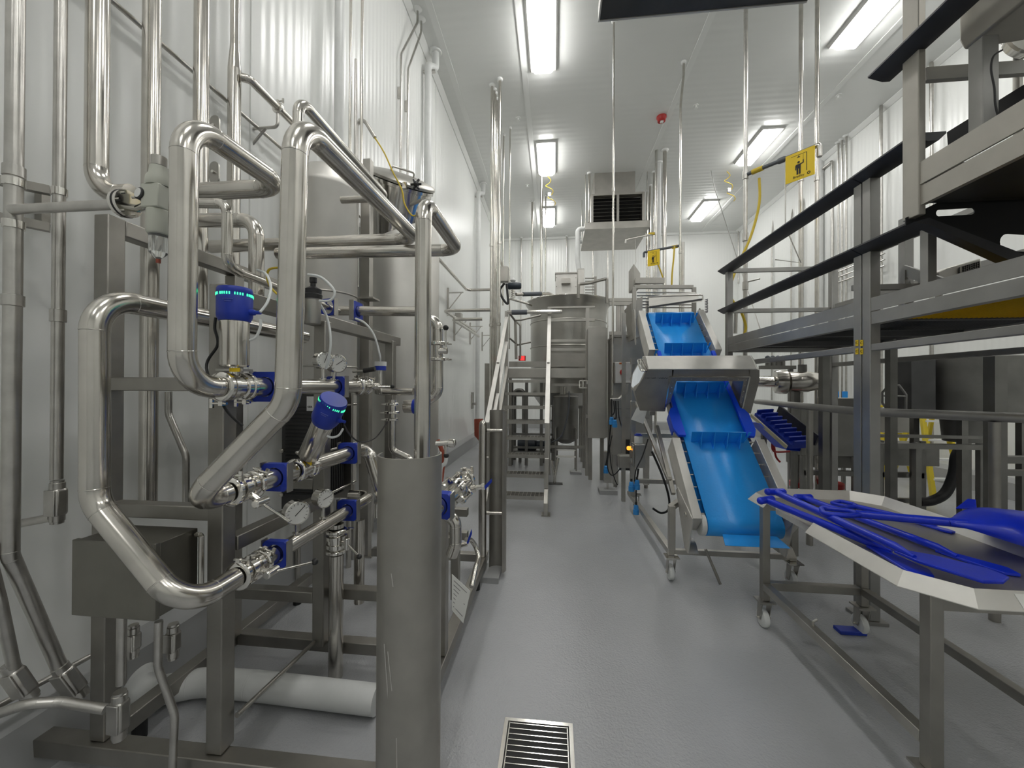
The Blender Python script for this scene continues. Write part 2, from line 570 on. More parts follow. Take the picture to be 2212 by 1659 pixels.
# white roof drain pipes that turn to the left wall
for i, (px, py, lab) in enumerate(((941, 111, 'white jacketed drain pipe turning from the ceiling to run down the left wall, nearer one'), (1044, 396, 'white jacketed drain pipe turning from the ceiling to run down the left wall, far one'))):
    p = at(px, py, z=ZC)
    t = thing('drain_pipe', lab, 'pipe', (p.x, p.y, ZC), 'white drain pipes on the left wall')
    q = V((XL + .10, p.y - .12, ZC - .32))
    MB().tube([p - V((0, 0, .01)), p - V((0, 0, .30)), q, V((q.x, q.y, .35 if i else 2.6))], .06, .07, 20, 6).build('pipe', WHITEPIPE, t)
    MB().lathe(p - V((0, 0, .03)), (0, 0, 1), [(0, .10), (.03, .11)], 18).build('ceiling_collar', TRIMW, t)
    MB().box((XL + .11, q.y + .02, ZC - .42), (.2, .05, .03)).build('bracket', CONDUIT, t)
for px, py, k, lab in ((902, 20, -.40, 'thin wall conduit bending from the ceiling onto the left wall, nearest of two'), (910, 42, -.3, 'thin wall conduit bending from the ceiling onto the left wall, second of two')):
    p = at(px, py, z=ZC)
    t = thing('wall_conduit', lab, 'conduit', (p.x, p.y, ZC))
    x = XL + .05
    MB().tube([p, p - V((0, 0, .2)), V((x, p.y + k, ZC - 1.0)), V((x, p.y + k, 3.2))], .016, .15, 12, 5).build('pipe', CONDUIT, t)
    MB().lathe(p - V((0, 0, .03)), (0, 0, 1), [(0, .03), (.03, .07)], 16).build('ceiling_collar', TRIMW, t)
    MB().box((x - .02, p.y + k, ZC - 1.55), (.05, .02, .16)).build('bracket', CONDUIT, t)

# sprinklers, alarm
for px, py, lab in ((1503, 227, 'small white sprinkler head on the ceiling right of the red alarm'), (1119, 254, 'small white sprinkler head on the ceiling left of the aisle lights'), (1139, 399, 'far small white sprinkler head on the ceiling above the kettle'), (1812, 205, 'small white sprinkler head on the ceiling near the right-hand lights')):
    p = at(px, py, z=ZC)
    t = thing('sprinkler_head', lab, 'sprinkler', (p.x, p.y, ZC), 'ceiling sprinklers')
    MB().lathe(p, (0, 0, -1), [(0, .05), (.012, .045)], 16).build('cover_plate', TRIMW, t)
    MB().lathe(p - V((0, 0, .012)), (0, 0, -1), [(0, .018), (.05, .018), (.055, .04), (.06, .04)], 14).build('nozzle', TRIMW, t)
p = at(1429, 252, z=ZC)
t = thing('fire_alarm', 'round red fire alarm strobe on the grey ceiling', 'fire alarm', (p.x, p.y, ZC))
MB().lathe(p, (0, 0, -1), [(0, .10), (.03, .10), (.06, .08), (.10, .08), (.11, .07)], 24).build('body', RED, t)
MB().box(p - V((0, .02, .125)), (.06, .05, .03)).build('strobe_lens', DIAL, t)

# ------------------------------------------------------------------ air cooler
yc = 10.55
t = thing('air_cooler', 'grey louvred air cooler hanging from the ceiling above a sloping drip pan', 'air cooler', (1.6, 11.2, 5.75))
MB().box2((1.05, yc + .05, 6.65), (2.1, yc + 1.0, ZC - .001)).build('duct', SHEET, t)
m = MB()
m.box2((.98, yc + .25, 5.95), (2.3, yc + 1.3, 6.65))
m.build('casing', DARKIN, t)
for (xa, xb) in ((1.02, 1.62), (1.68, 2.27)):
    l = MB()
    for k in range(7):
        z = 6.02 + k * .095
        l.prism([(xa, yc + .02, z - .035), (xa, yc + .025, z - .028), (xa, yc + .12, z + .032), (xa, yc + .115, z + .025)], (xb - xa, 0, 0))
    l.build('louvre', STEELD, t)
m = MB()
for x in (.985, 1.65, 2.30):
    m.box2((x - .03, yc - .01, 5.93), (x + .03, yc + .24, 6.67))
m.box2((.96, yc, 6.63), (2.33, yc + .2, 6.68))
m.build('louvre_frame', SHEET, t)
m = MB()
m.prism([(.80, yc, 5.93), (2.46, yc, 5.93), (2.46, yc, 5.75), (.80, yc, 5.75)], (0, 1.7, 0))
m.build('drip_pan', SHEET, t)
m = MB()
for x in (.82, 2.42):
    for y in (yc + .1, yc + 1.55):
        m = MB()
        m.cyl((x, y, 5.93), (x, y, ZC - .001), .012, n=10)
        m.build('hanger_rod', CONDUIT, t)
t = thing('condensate_pipe', 'white jacketed pipe bending down from the drip pan of the air cooler', 'pipe', (.62, 10.7, 5.6))
MB().tube([(.79, 10.72, 5.83), (.62, 10.72, 5.83), (.62, 10.72, 5.0), (.66, 10.72, 4.7), (.66, 10.72, 0)], .065, .09, 18, 6).build('pipe', WHITEPIPE, t)
MB().tube([(.75, 10.9, 5.55), (.68, 10.9, 5.55)], .05, 0, 16).build('stub', WHITEPIPE, t)

# guy wire and hanging festoon cables
a, b = at(1536, 368, z=ZC), at(1645, 720, x=2.6)
MB().tube([a, at(1543, 405, y=9.5), b], .007, 0, 6).build('guy_wire', CONDUIT)
tag(bpy.data.objects['guy_wire'], 'thin slanting wire from the ceiling down to the far corner of the mezzanine', 'wire')
for px, py, lab in ((1570, 395, 'coiled yellow cable dangling under the ceiling right of the far lights'), (1183, 405, 'coiled yellow cable dangling under the second aisle light')):
    p = at(px, py, z=ZC - .3)
    t = thing('cable_coil', lab, 'cable', (p.x, p.y, ZC - .5))
    pts = [V((p.x, p.y, ZC))] + [p + V((.09 * math.cos(k * .9) + .03 * k * .3, .05 * math.sin(k * .9), .2 - .045 * k)) for k in range(16)]
    MB().tube(pts, .009, .03, 8, 2).build('coil', YELLOWC, t)
    MB().box(p + V((.05, 0, -.2)), (.07, .07, .09)).build('plug', CONDUIT, t)
# ------------------------------------------------------------------ fittings for sanitary pipework
def run(label, pts, r, bend, m=None, group=None, name='process_pipe', cat='pipe', seam=.022):
    """a pipe welded together from straight pieces and elbows"""
    m = m or STEEL
    P = [V(p) for p in pts]
    t = thing(name, label, cat, P[0], group)
    ends = [P[0]]
    arcs = []
    for i in range(1, len(P) - 1):
        q = MB().path([P[i - 1], P[i], P[i + 1]], bend[i - 1] if isinstance(bend, (list, tuple)) else bend, 10)
        arcs.append(q[1:-1])
    cur = P[0]
    for i, a in enumerate(arcs):
        if (a[0] - cur).length > .004:
            MB().tube([cur, a[0]], r, n=28).build('straight_pipe', m, t)
        if len(a) > 1:
            b = MB().tube(a, r * 1.002, n=28)
            d0, d1 = (a[1] - a[0]).normalized(), (a[-1] - a[-2]).normalized()
            for e, d in ((a[0], d0), (a[-1], d1)):
                b.lathe(e - d * .002, d, [(0, r), (.001, r * (1 + seam)), (.003, r * (1 + seam)), (.004, r)], 28, False)
            b.build('elbow', m, t)
        cur = a[-1]
    MB().tube([cur, P[-1]], r, n=28).build('straight_pipe', m, t)
    return t


def clamp_mb(c, ax, r, side=(0, 0, 1)):
    """a tri-clamp ring with its wing nut"""
    c, ax = V(c), V(ax).normalized()
    s = V(side)
    s = (s - ax * s.dot(ax)).normalized()
    m = MB()
    w = .012
    m.lathe(c - ax * w, ax, [(0, r * 1.02), (.002, r + .012), (.006, r + .016), (2 * w - .006, r + .016), (2 * w - .002, r + .012), (2 * w, r * 1.02)], 26)
    m.box(c + s * (r + .022), (.016, .016, .016), Matrix((ax, s, ax.cross(s))).transposed())
    k = ax.cross(s).normalized()
    m.cyl(c + s * (r + .022) - k * .02, c + s * (r + .022) + k * .045, .005, n=10)
    m.box(c + s * (r + .022) + k * .04, (.008, .034, .012), Matrix((ax, s, k)).transposed())
    return m


def clamp(c, ax, r, parent, side=(0, 0, 1)):
    return clamp_mb(c, ax, r, side).build('pipe_clamp', POLISH, parent)


def bracket(label, c, ax, r, w=.03, s=.052, group='blue pipe holders'):
    """blue plastic pipe holder block with steel cover plates"""
    c, ax = V(c), V(ax).normalized()
    u = V((0, 0, 1))
    x = ax.cross(u).normalized()
    M = Matrix((x, ax, u)).transposed()
    t = thing('pipe_holder', label, 'pipe holder', c, group)
    b = MB()
    # block with a round hole, made as a ring of wedges
    n = 24
    for sgn in (1,):
        vs, fs = [], []
        for k in range(n):
            a = 2 * PI * (k + .5) / n
            d = V((math.cos(a), 0, math.sin(a)))
            q = s / max(abs(d.x), abs(d.z))
            for (rad, yy) in ((r * 1.05 + .002, -w / 2), (q, -w / 2), (q, w / 2), (r * 1.05 + .002, w / 2)):
                vs.append(c + M @ V((d.x * rad, yy, d.z * rad)))
        for k in range(n):
            for j in range(4):
                fs.append((k * 4 + j, k * 4 + (j + 1) % 4, ((k + 1) % n) * 4 + (j + 1) % 4, ((k + 1) % n) * 4 + j))
        b.add(vs, fs)
    b.build('block', BLUE, t)
    for sx in (-1, 1):
        MB().box(c + M @ V((sx * (s + .0035), 0, 0)), (.005, w * 1.15, s * 2.1), M).build('cover_plate', STEELB, t)
    return t


def gauge(label, base, top, face, R_, group='round dial gauges on the heat exchanger pipes', needle=2.3, name='pressure_gauge'):
    """dial gauge: stem from base up to the case, face = direction the dial looks"""
    base, top, face = V(base), V(top), V(face).normalized()
    t = thing(name, label, 'gauge', base, group)
    MB().lathe(base, top - base, [(0, .018), (.008, .018), (.009, .009), ((top - base).length - R_ * .8, .009)], 14).build('stem', POLISH, t)
    c = top - face * .02
    MB().lathe(c - face * .02, face, [(0, R_ * .8), (.006, R_ * .94), (.05, R_ * .94), (.05, R_), (.06, R_), (.062, R_ * .9), (.058, R_ * .88)], 30).build('case', POLISH, t)
    MB().lathe(c + face * .0375, face, [(0, R_ * .9), (.001, R_ * .9)], 30).build('dial', DIAL, t)
    u = V((0, 0, 1))
    x = u.cross(face).normalized()
    m = MB()
    for k in range(13):
        a = R(225 - k * 22.5)
        d = x * math.cos(a) + u * math.sin(a)
        m.bar(c + face * .0392 + d * R_ * .66, c + face * .0392 + d * R_ * (.8 if k % 3 else .84), R_ * .035, .0006, face)
    m.build('scale_marking', INK, t)
    d = x * math.cos(needle) + u * math.sin(needle)
    MB().bar(c + face * .0405 - d * R_ * .3, c + face * .0405 + d * R_ * .72, R_ * .05, .001, face).build('needle', INK, t)
    return t


def handle_valve(label, c, ax, r, lever, ball=True, group='hand operated butterfly valves', L=.12):
    """manual butterfly valve: two clamp rings around a polished body, with a pull handle along lever"""
    c, ax, lv = V(c), V(ax).normalized(), V(lever).normalized()
    t = thing('butterfly_valve', label, 'valve', c, group)
    MB().lathe(c - ax * .045, ax, [(0, r * 1.04), (.012, r * 1.04), (.014, r + .014), (.032, r + .014), (.034, r + .007), (.056, r + .007), (.058, r + .014), (.076, r + .014), (.078, r * 1.04), (.09, r * 1.04)], 28).build('body', POLISH, t)
    k = (lv - ax * lv.dot(ax)).normalized()
    MB().cyl(c + k * (r + .005), c + k * (r + .045), .013, n=14).build('neck', POLISH, t)
    h = c + k * (r + .052)
    MB().lathe(h - ax * .03, ax, [(0, .012), (.004, .016), (.06, .016), (.064, .012)], 16).build('handle_hub', POLISH, t)
    e = h + lv * L
    ro = MB().cyl(h, e, .0055, n=10).build('handle_rod', POLISH, t)
    if ball:
        MB().ball(e, .014).build('handle_knob', BLACKP, ro)
    clamp(c - ax * .055, ax, r, t, (0, 0, 1))
    clamp(c + ax * .055, ax, r, t, (.3, 0, 1))
    return t


def actuator_valve(label, c, ax, r, up, h0, h1, h2, ra, rc, plug):
    """air operated valve: body on the pipe, steel cylinder, blue control head with a ring of green lights"""
    c, ax, up = V(c), V(ax).normalized(), V(up).normalized()
    t = thing('actuated_valve', label, 'valve', c, 'air operated valves with blue control heads')
    MB().lathe(c - ax * .055, ax, [(0, r * 1.04), (.014, r * 1.04), (.016, r + .013), (.034, r + .013), (.037, r + .006), (.073, r + .006), (.076, r + .013), (.094, r + .013), (.096, r * 1.04), (.11, r * 1.04)], 30).build('body', POLISH, t)
    clamp(c - ax * .055, ax, r, t, -up)
    clamp(c + ax * .055, ax, r, t, -up)
    MB().cyl(c + up * (r + .004), c + up * h0, .016, n=14).build('yoke', POLISH, t)
    m = MB()
    side = ax.cross(up).normalized()
    M = Matrix((side, ax, up)).transposed()
    m.box(c + up * (h0 - .012), (ra * 2.3, .05, .008), M)
    m.build('yoke_plate', STEELB, t)
    MB().box(c + up * (h0 - .012) + side * ra * .5 - ax * .026, (.04, .004, .014), M).build('warning_label', YELLOW, t)
    MB().lathe(c, up, [(h0, ra * .9), (h0 + .006, ra), (h1 - .01, ra), (h1, ra * .95)], 32).build('cylinder', STEEL, t)
    hd = MB().lathe(c, up, [(h1 - .004, ra * 1.05), (h1 + .012, ra * 1.2), (h1 + .022, rc), (h2 - .036, rc), (h2 - .034, rc * .985), (h2 - .022, rc * .985), (h2 - .02, rc), (h2 - .006, rc * .985), (h2, rc * .93)], 36)
    head = hd.build('control_head', BLUE, t)
    l = MB()
    for k in range(44):
        if k % 11 in (4, 9):
            continue
        a = 2 * PI * k / 44
        d = side * math.cos(a) + ax * math.sin(a)
        l.box(c + up * (h2 - .028) + d * rc * .992, (.0035, .0035, .009), Matrix((d.cross(up), d, up)).transposed())
    o = l.build('light_ring', GREEN, head)
    o['label'] = 'ring of small green lights'
    pd = V(plug).normalized()
    MB().lathe(c + up * (h1 + .03) + pd * rc * .95, pd, [(0, .012), (.018, .011), (.02, .007), (.04, .007)], 12).build('plug', BLUE, head)
    # a few short lines of raised writing on the head
    f = MB()
    dv = (V((.35, -1, 0)) - up * V((.35, -1, 0)).dot(up)).normalized()
    tx = up.cross(dv).normalized()
    for (yo, wd) in ((.030, .02), (.022, .032)):
        f.box(c + up * (h2 - .028 - yo) + dv * (rc * .998), (wd, .003, .0022), Matrix((tx, dv, up)).transposed())
    f.build('lettering', mat('pale_blue_print', (.12, .16, .5), .5) if 'pale_blue_print' not in MATS else MATS['pale_blue_print'], head)
    return t


def hose(name, label, cat, pts, r, m, n=8):
    """a smooth soft line through points"""
    P = [V(p) for p in pts]
    out = []
    for i in range(len(P) - 1):
        p0, p1, p2, p3 = P[max(i - 1, 0)], P[i], P[i + 1], P[min(i + 2, len(P) - 1)]
        for k in range(8):
            w = k / 8
            out.append(.5 * (2 * p1 + (p2 - p0) * w + (2 * p0 - 5 * p1 + 4 * p2 - p3) * w * w + (3 * p1 - p0 - 3 * p2 + p3) * w ** 3))
    out.append(P[-1])
    o = MB().tube(out, r, 0, n).build(name, m)
    return tag(o, label, cat)


YP = 1.15                                            # the plane of the three tall loops
# ---- loop one: lowest and largest, at the far left
a = at(205, 640, y=YP)
c1, c2 = at(205, 1085, y=YP), at(395, 1317, y=YP)
L1 = (c2.x, c2.z)
run('thick steel pipe looping out at the lower left in front of the dark junction box', [(a.x, 2.25, a.z), a, c1, c2, (c2.x, 1.358, c2.z)], .038, .115, group='tall pipe loops in front of the heat exchanger')
# ---- loop two
b0 = at(393, 836, y=YP)
b1 = at(399, 256, y=YP)
L2 = (b0.x, b0.z)
b2 = at(614, 405, x=b1.x)
run('thick steel pipe rising left of the upright blue valve head and folding back on itself', [(b0.x, 1.290, b0.z), b0, b1, b2, (-1.60, b2.y, b2.z)], .038, .115, group='tall pipe loops in front of the heat exchanger')
# ---- loop three
e0 = at(405, 1093, y=YP)
e1, e2 = at(622, 871, y=YP), at(640, 257, y=YP)
L3 = (e0.x, e0.z)
e3 = at(900, 517, x=e2.x)
run('tallest thick steel pipe between the two blue valve heads, bent back at the top', [(e0.x, 1.300, e0.z), e0, e1, e2, e3, (-2.13, e3.y, e3.z)], .038, .115, group='tall pipe loops in front of the heat exchanger')
# ---- loop four, above the near corner guard
f0 = at(915, 432, y=1.50)
f1 = at(990, 540, x=f0.x)
run('narrower steel pipe rising out of the near corner guard and folding back at the top', [(f0.x, 1.50, .30), f0, f1, at(600, 548, y=f1.y)], .0318, .085, group='tall pipe loops in front of the heat exchanger')
# ---- loop five, behind loop three
g0 = at(645, 212, y=1.75)
run('slim steel pipe arching behind the tallest loop', [(g0.x, 1.75, 1.95), g0, (g0.x, 2.75, g0.z), (g0.x - .35, 2.75, g0.z)], .0255, .075)

# ---- line two (eye level): valve, holders, gauges
x2, z2 = L2
AX = V((0, 1, 0))
yv = at(506, 838, x=x2).y
actuator_valve('upright valve with a blue head ringed in green lights on top of a steel cylinder', (x2, yv, z2), AX, .038, (0, 0, 1), .075, .25, .37, .048, .058, (1, .15, 0))
yb = at(577, 838, x=x2).y
run('straight polished pipe running back at eye level from the upright blue headed valve', [(x2, yv + .07, z2), (x2, 2.28, z2)], .038, .1)
bracket('blue pipe holder just behind the upright blue headed valve', (x2, yb, z2), AX, .038, s=.062)
y = at(727, 835, x=x2).y
bracket('blue pipe holder at eye level below the pair of gauges', (x2, y, z2), AX, .038, s=.056)
yh = at(792, 836, x=x2).y
handle_valve('hand valve at eye level with a rod and black knob, right of the gauge pair', (x2, 2.345, z2), AX, .038, (.75, .3, 0), L=.10)
yg = at(722, 790, x=x2 + .0).y
gauge('left dial gauge of the pair at eye level', (x2, 1.93, z2 + .036), (x2, 1.93, z2 + .135), (.85, -.5, 0), .045, needle=1.2)
gauge('right dial gauge of the pair at eye level, its needle up to the right', (x2, 2.03, z2 + .036), (x2 + .015, 2.03, z2 + .125), (.85, -.5, 0), .05, needle=.6)
m_ = at(848, 848, y=2.95)
t = run('thin steel pipe continuing back from the eye level hand valve to a tee', [(x2, 2.42, z2), (x2, 2.55, z2), at(815, 846, y=2.75), at(893, 846, y=2.75)], .026, .03)
pt = at(848, 855, y=2.75)
t = run('upright pipe with clamps hanging below the eye level tee, curving back at its foot', [pt - V((0, 0, .028)), pt - V((0, 0, .40)), pt - V((-.13, -.02, .46)), pt - V((-.16, -.02, .6))], .026, .06)
for dz in (.06, .12, .17):
    clamp(pt - V((0, 0, dz)), (0, 0, 1), .026 if dz != .12 else .036, t, (-1, 0, 0))
pb = at(880, 878, y=2.9)
t = thing('actuated_valve', 'small valve with blue cap lying on its side left of the near guard pipe', 'valve', pb)
MB().cyl(pb - V((.02, 0, 0)), pb + V((.05, 0, 0)), .05, n=24).build('cylinder', STEEL, t)
MB().cyl(pb + V((.05, 0, 0)), pb + V((.1, 0, 0)), .056, n=24).build('control_head', BLUE, t)
# flow switch with a black grip and a white-blue cap
pq = at(822, 800, y=2.62)
t = thing('level_sensor', 'white and blue capped sensor behind a black lever grip', 'sensor', pq)
MB().cyl(pq - V((0, 0, .10)), pq, .014, n=12).build('stem', POLISH, t)
MB().cyl(pq, pq + V((0, 0, .03)), .038, n=20).build('collar', BLUE, t)
MB().cyl(pq + V((0, 0, .03)), pq + V((0, 0, .06)), .04, n=20).build('cap', WHITEP, t)
a_, b_ = at(762, 803, y=2.45), at(810, 797, y=2.45)
t = thing('shut_off_lever', 'grey lever with a black grip at eye level beside the gauges', 'lever', a_)
MB().tube([a_, at(790, 801, y=2.45)], .008).build('rod', STEELB, t)
MB().tube([at(786, 801, y=2.45), b_], .016).build('grip', BLACKP, t)

# ---- line three (middle): tilted valve
x3, z3 = L3
yv3 = at(655, 1018, x=x3).y
handle_valve('hand valve on the middle pipe, its handle pointing down towards the viewer', (x3, 1.375, z3), AX, .038, (.8, .1, -.55), ball=False, L=.13)
y = at(590, 1043, x=x3).y
bracket('blue pipe holder on the middle pipe beside the hand valve', (x3, y + .02, z3), AX, .038, s=.058)
run('short polished pipe in the middle between the hand valve and the tilted valve', [(x3, 1.445, z3), (x3, yv3 - .075, z3)], .038, .1)
top = at(722, 862, y=yv3 - .11)
vv = top - V((x3, yv3, z3))
Lv = vv.length
actuator_valve('tilted valve leaning right with a blue head ringed in green lights', (x3, yv3, z3), AX, .038, vv, .075, Lv - .13, Lv, .047, .060, (.9, -.1, -.2))
ye = at(772, 975, x=x3).y
run('polished pipe behind the tilted valve that turns down towards the guard', [(x3, yv3 + .075, z3), (x3, ye + .08, z3), at(800, 985, y=ye + .08), at(818, 1045, y=ye + .08), at(835, 1100, y=ye + .08)], .038, .06)
y = at(754, 981, x=x3).y
bracket('blue pipe holder on the middle pipe just before it turns down', (x3, y, z3), AX, .038, s=.058)

# ---- line one (bottom): hand valve, gauges, turn back
x1, z1 = L1
handle_valve('hand valve on the lowest pipe with a rod and black knob, beside the frame post', (x1, 1.432, z1), AX, .038, (.62, .75, -.05), L=.16)
y = at(598, 1190, x=x1).y
bracket('blue pipe holder behind the hand valve on the lowest pipe', (x1, y, z1), AX, .038, s=.055)
yu = at(803, 1082, x=x1).y
u0 = at(803, 1084, x=x1)
run('lowest polished pipe running back and turning left behind the post', [(x1, 1.502, z1), (x1, u0.y, z1), (x1 - .15, u0.y, z1)], .034, .075)
y = at(752, 1112, x=x1).y
bracket('blue pipe holder near the far bend of the lowest pipe', (x1, y, z1), AX, .034, s=.058)
y = at(640, 1175, x=x1).y
gauge('large dial gauge standing on the lowest pipe', (x1, y, z1 + .034), (x1, y, z1 + .135), (.8, -.6, 0), .055, needle=.75)
y = at(698, 1140, x=x1).y
gauge('smaller dial gauge behind the large one on the lowest pipe', (x1, y, z1 + .034), (x1, y, z1 + .14), (.9, -.4, 0), .048, needle=.3)
# drop leg under the lowest pipe
yd = min(at(735, 1130, x=x1).y, 2.05)
pd = V((x1, yd, z1 - .036))
zb = at(725, 1518, y=yd).z
t = run('vertical drain pipe with an open end hanging below the lowest pipe', [(x1, yd, z1 - .205), (x1, yd, zb)], .038, .1)
MB().cyl((x1, yd, z1 - .058), pd, .038, n=28).build('tee_stub', STEEL, t)
handle_valve('hand valve with a black knob at the top of the open drain pipe', (x1, yd, z1 - .13), (0, 0, 1), .039, (.75, -.35, -.35), L=.11)
yq = yd + .2
run('second vertical drain pipe standing behind the open one', [(x1 + .03, yq, z1 - .08), (x1 + .03, yq, .3)], .03, .1)
t = thing('ball_valve', 'blue handled valve under the far bend of the lowest pipe', 'valve', (x1 + .06, u0.y - .05, z1 - .06))
MB().cyl((x1 + .06, u0.y - .05, z1 - .03), (x1 + .06, u0.y - .05, z1 - .12), .02).build('body', POLISH, t)
MB().box((x1 + .1, u0.y - .06, z1 - .05), (.02, .09, .03)).build('handle', BLUE, t)

# ---- pipes near the wall
g = 'tall vertical pipes close to the left wall'
yw = 1.46
w1 = at(209, 300, y=yw)
flz = at(240, 421, y=yw).z
run('tall thick vertical pipe near the wall, first from the left, ending in an elbow', [(w1.x, yw, ZC), (w1.x, yw, flz), (at(285, 421, y=yw).x, yw, flz)], .038, .115, group=g)
w2 = at(327, 200, y=1.80)
run('tall vertical pipe near the wall, second from the left, behind the beige filter', [(w2.x, 1.80, ZC), (w2.x, 1.80, 1.0)], .038, .1, group=g)
w3 = at(435, 150, y=2.06)
run('tall vertical pipe near the wall, third from the left', [(w3.x, 2.06, ZC), (w3.x, 2.06, 2.0)], .038, .1, group=g)
w4 = at(506, 250, y=2.36)
zr = at(505, 150, y=2.36).z
zr2 = at(505, 100, y=2.36).z
t = thing('process_pipe', 'tall vertical pipe near the wall, fourth from the left, narrowing at a reducer', 'pipe', (w4.x, 2.36, 1.9), g)
MB().cyl((w4.x, 2.36, 1.9), (w4.x, 2.36, zr), .038, n=24).build('straight_pipe', STEEL, t)
MB().cyl((w4.x, 2.36, zr), (w4.x, 2.36, zr2), .038, .026, n=24).build('reducer', STEEL, t)
MB().cyl((w4.x, 2.36, zr2), (w4.x, 2.36, ZC), .026, n=24).build('straight_pipe', STEEL, t)
# branch along the wall
k0 = at(535, 193, y=2.46)
t = run('slanting-looking pipe running back along the wall from the fourth vertical pipe', [(w4.x + .05, 2.36, k0.z), (w4.x + .09, 2.38, k0.z), (w4.x + .09, 3.6, k0.z)], .026, .03)
kc = at(600, 255, x=w4.x + .09)
clamp((w4.x + .09, kc.y, k0.z), (0, 1, 0), .026, t)
MB().tube([(w4.x + .09, kc.y, k0.z - .04), (w4.x + .09, kc.y, k0.z - .14), (XL, kc.y, k0.z - .14)], .011, .03, 10, 4).build('hanger', CONDUIT, t)
MB().tube([(w4.x + .0, kc.y, k0.z - .14), (XL, kc.y, k0.z - .26)], .009, 0, 8).build('hanger_brace', CONDUIT, t)
r0 = at(240, 0, x=XL + .05)
MB().tube([(r0.x, r0.y - 1.2, r0.z), (r0.x, 6.5, r0.z)], .013, 0, 12).build('wall_conduit', CONDUIT)
tag(bpy.data.objects['wall_conduit.007'] if 'wall_conduit.007' in bpy.data.objects else bpy.data.objects['wall_conduit'], 'dark conduit running straight back along the left wall behind the tall vertical pipes', 'conduit')
# bracket plate on the wall side pipes
for px, py, lab in ((463, 272, 'upper rounded steel plate with a bolt hole behind the folded back loop'), (462, 372, 'lower rounded steel plate with a bolt hole behind the folded back loop')):
    c = at(px, py, y=2.2)
    t = thing('support_plate', lab, 'bracket', c, 'rounded plates behind the folded loop')
    MB().prism([c + V((.032 * math.cos(q) , 0, .032 * math.sin(q) + (.035 if math.sin(q) > 0 else -.035))) for q in [2 * PI * k / 20 for k in range(20)]], (0, .01, 0)).build('plate', STEELB, t)
    MB().cyl(c - V((0, .014, 0)), c, .009, n=10).build('bolt', POLISH, t)
    MB().bar(c + V((0, .026, 0)), (XL, c.y + .026, c.z), .03).build('wall_mount', STEELB, t)

# ---- flange and filter regulator
fx = at(343, 440, y=1.22)
t = thing('filter_regulator', 'beige air filter regulator with a clear bowl and small black gauge', 'filter regulator', fx)


def zz(py):
    return at(343, py, y=1.22).z


MB().lathe((fx.x, 1.22, zz(360)), (0, 0, 1), [(0, .022), (zz(340) - zz(360), .022)], 20).build('adjusting_knob', STEELB, t)
MB().lathe((fx.x, 1.22, zz(405)), (0, 0, 1), [(0, .036), (.004, .037), (.03, .036), (.045, .028), (zz(362) - zz(405), .026)], 24).build('bonnet', BEIGE, t)
m = MB()
m.lathe((fx.x, 1.22, zz(508)), (0, 0, 1), [(0, .030), (.01, .034), (zz(455) - zz(508), .034)], 24)
m.box((fx.x, 1.22, (zz(455) + zz(405)) / 2), (.066, .066, zz(405) - zz(455)))
m.build('body', BEIGE, t, bev=.004)
MB().lathe((fx.x, 1.22, zz(560)), (0, 0, 1), [(0, .006), (.01, .016), (.022, .026), (zz(508) - zz(560), .027)], 20).build('bowl', GLASSY, t)
MB().cyl((fx.x, 1.22, zz(568)), (fx.x, 1.22, zz(560)), .007, n=10).build('drain_cock', REDH, t)
gd = V((-.2, -1, .1)).normalized()
gp = at(302, 418, y=1.19)
gq = MB().lathe(gp + gd * -.03, gd, [(0, .012), (.01, .020), (.034, .021), (.036, .018)], 20).build('small_gauge', BLACKP, t)
MB().lathe(gp + gd * .0062, gd, [(0, .016), (.001, .016)], 20).build('dial', DIAL, gq)
MB().tube([gp + gd * -.03, (fx.x - .01, 1.22, gp.z)], .009, 0, 10).build('gauge_port', BLACKP, t)
MB().tube([at(296, 452, y=1.23), (fx.x - .033, 1.22, zz(440))], .013, 0, 12).build('inlet_nipple', POLISH, t)

# ---- other pipes in the upper left
q0 = at(385, 476, y=1.96)
run('pipe bending from level to vertical behind the first two loops', [q0, at(554, 476, y=1.96), at(554, 640, y=1.96)], .037, .09)
s0 = at(390, 438, y=1.50)
s1, s2 = at(491, 440, y=1.50), at(490, 572, y=1.50)
s3 = at(516, 588, y=1.58)
run('thin steel pipe stepping down behind the second loop towards the black capped regulator', [s0, s1, s2, s3, at(620, 628, y=2.05), at(730, 672, y=2.6)], .020, .045)
h0 = at(690, 671, y=2.82)
run('level pipe passing behind the tallest loop with a blue holder, in front of the tank', [h0, at(900, 673, y=2.82)], .036, .1)
bracket('blue pipe holder on the level pipe in front of the tank', at(770, 673, y=2.82), (1, 0, 0), .038, s=.07)
bracket('small blue holder on the thin stepped pipe near the black capped regulator', at(711, 664, y=2.51), (.25, 1, 0), .045, s=.056)
r1 = at(676, 700, y=1.72)
t = thing('air_regulator', 'grey cylinder with a black ribbed cap and knob behind the tallest loop', 'regulator', r1)
MB().lathe(r1, (0, 0, 1), [(0, .03), (.01, .034), (.11, .034), (.115, .038)], 24).build('body', STEELB, t)
MB().lathe(r1 + V((0, 0, .115)), (0, 0, 1), [(0, .038), (.02, .04), (.024, .036), (.045, .038), (.05, .03), (.06, .012), (.075, .012), (.078, .016), (.10, .016)], 24).build('cap', BLACKP, t)
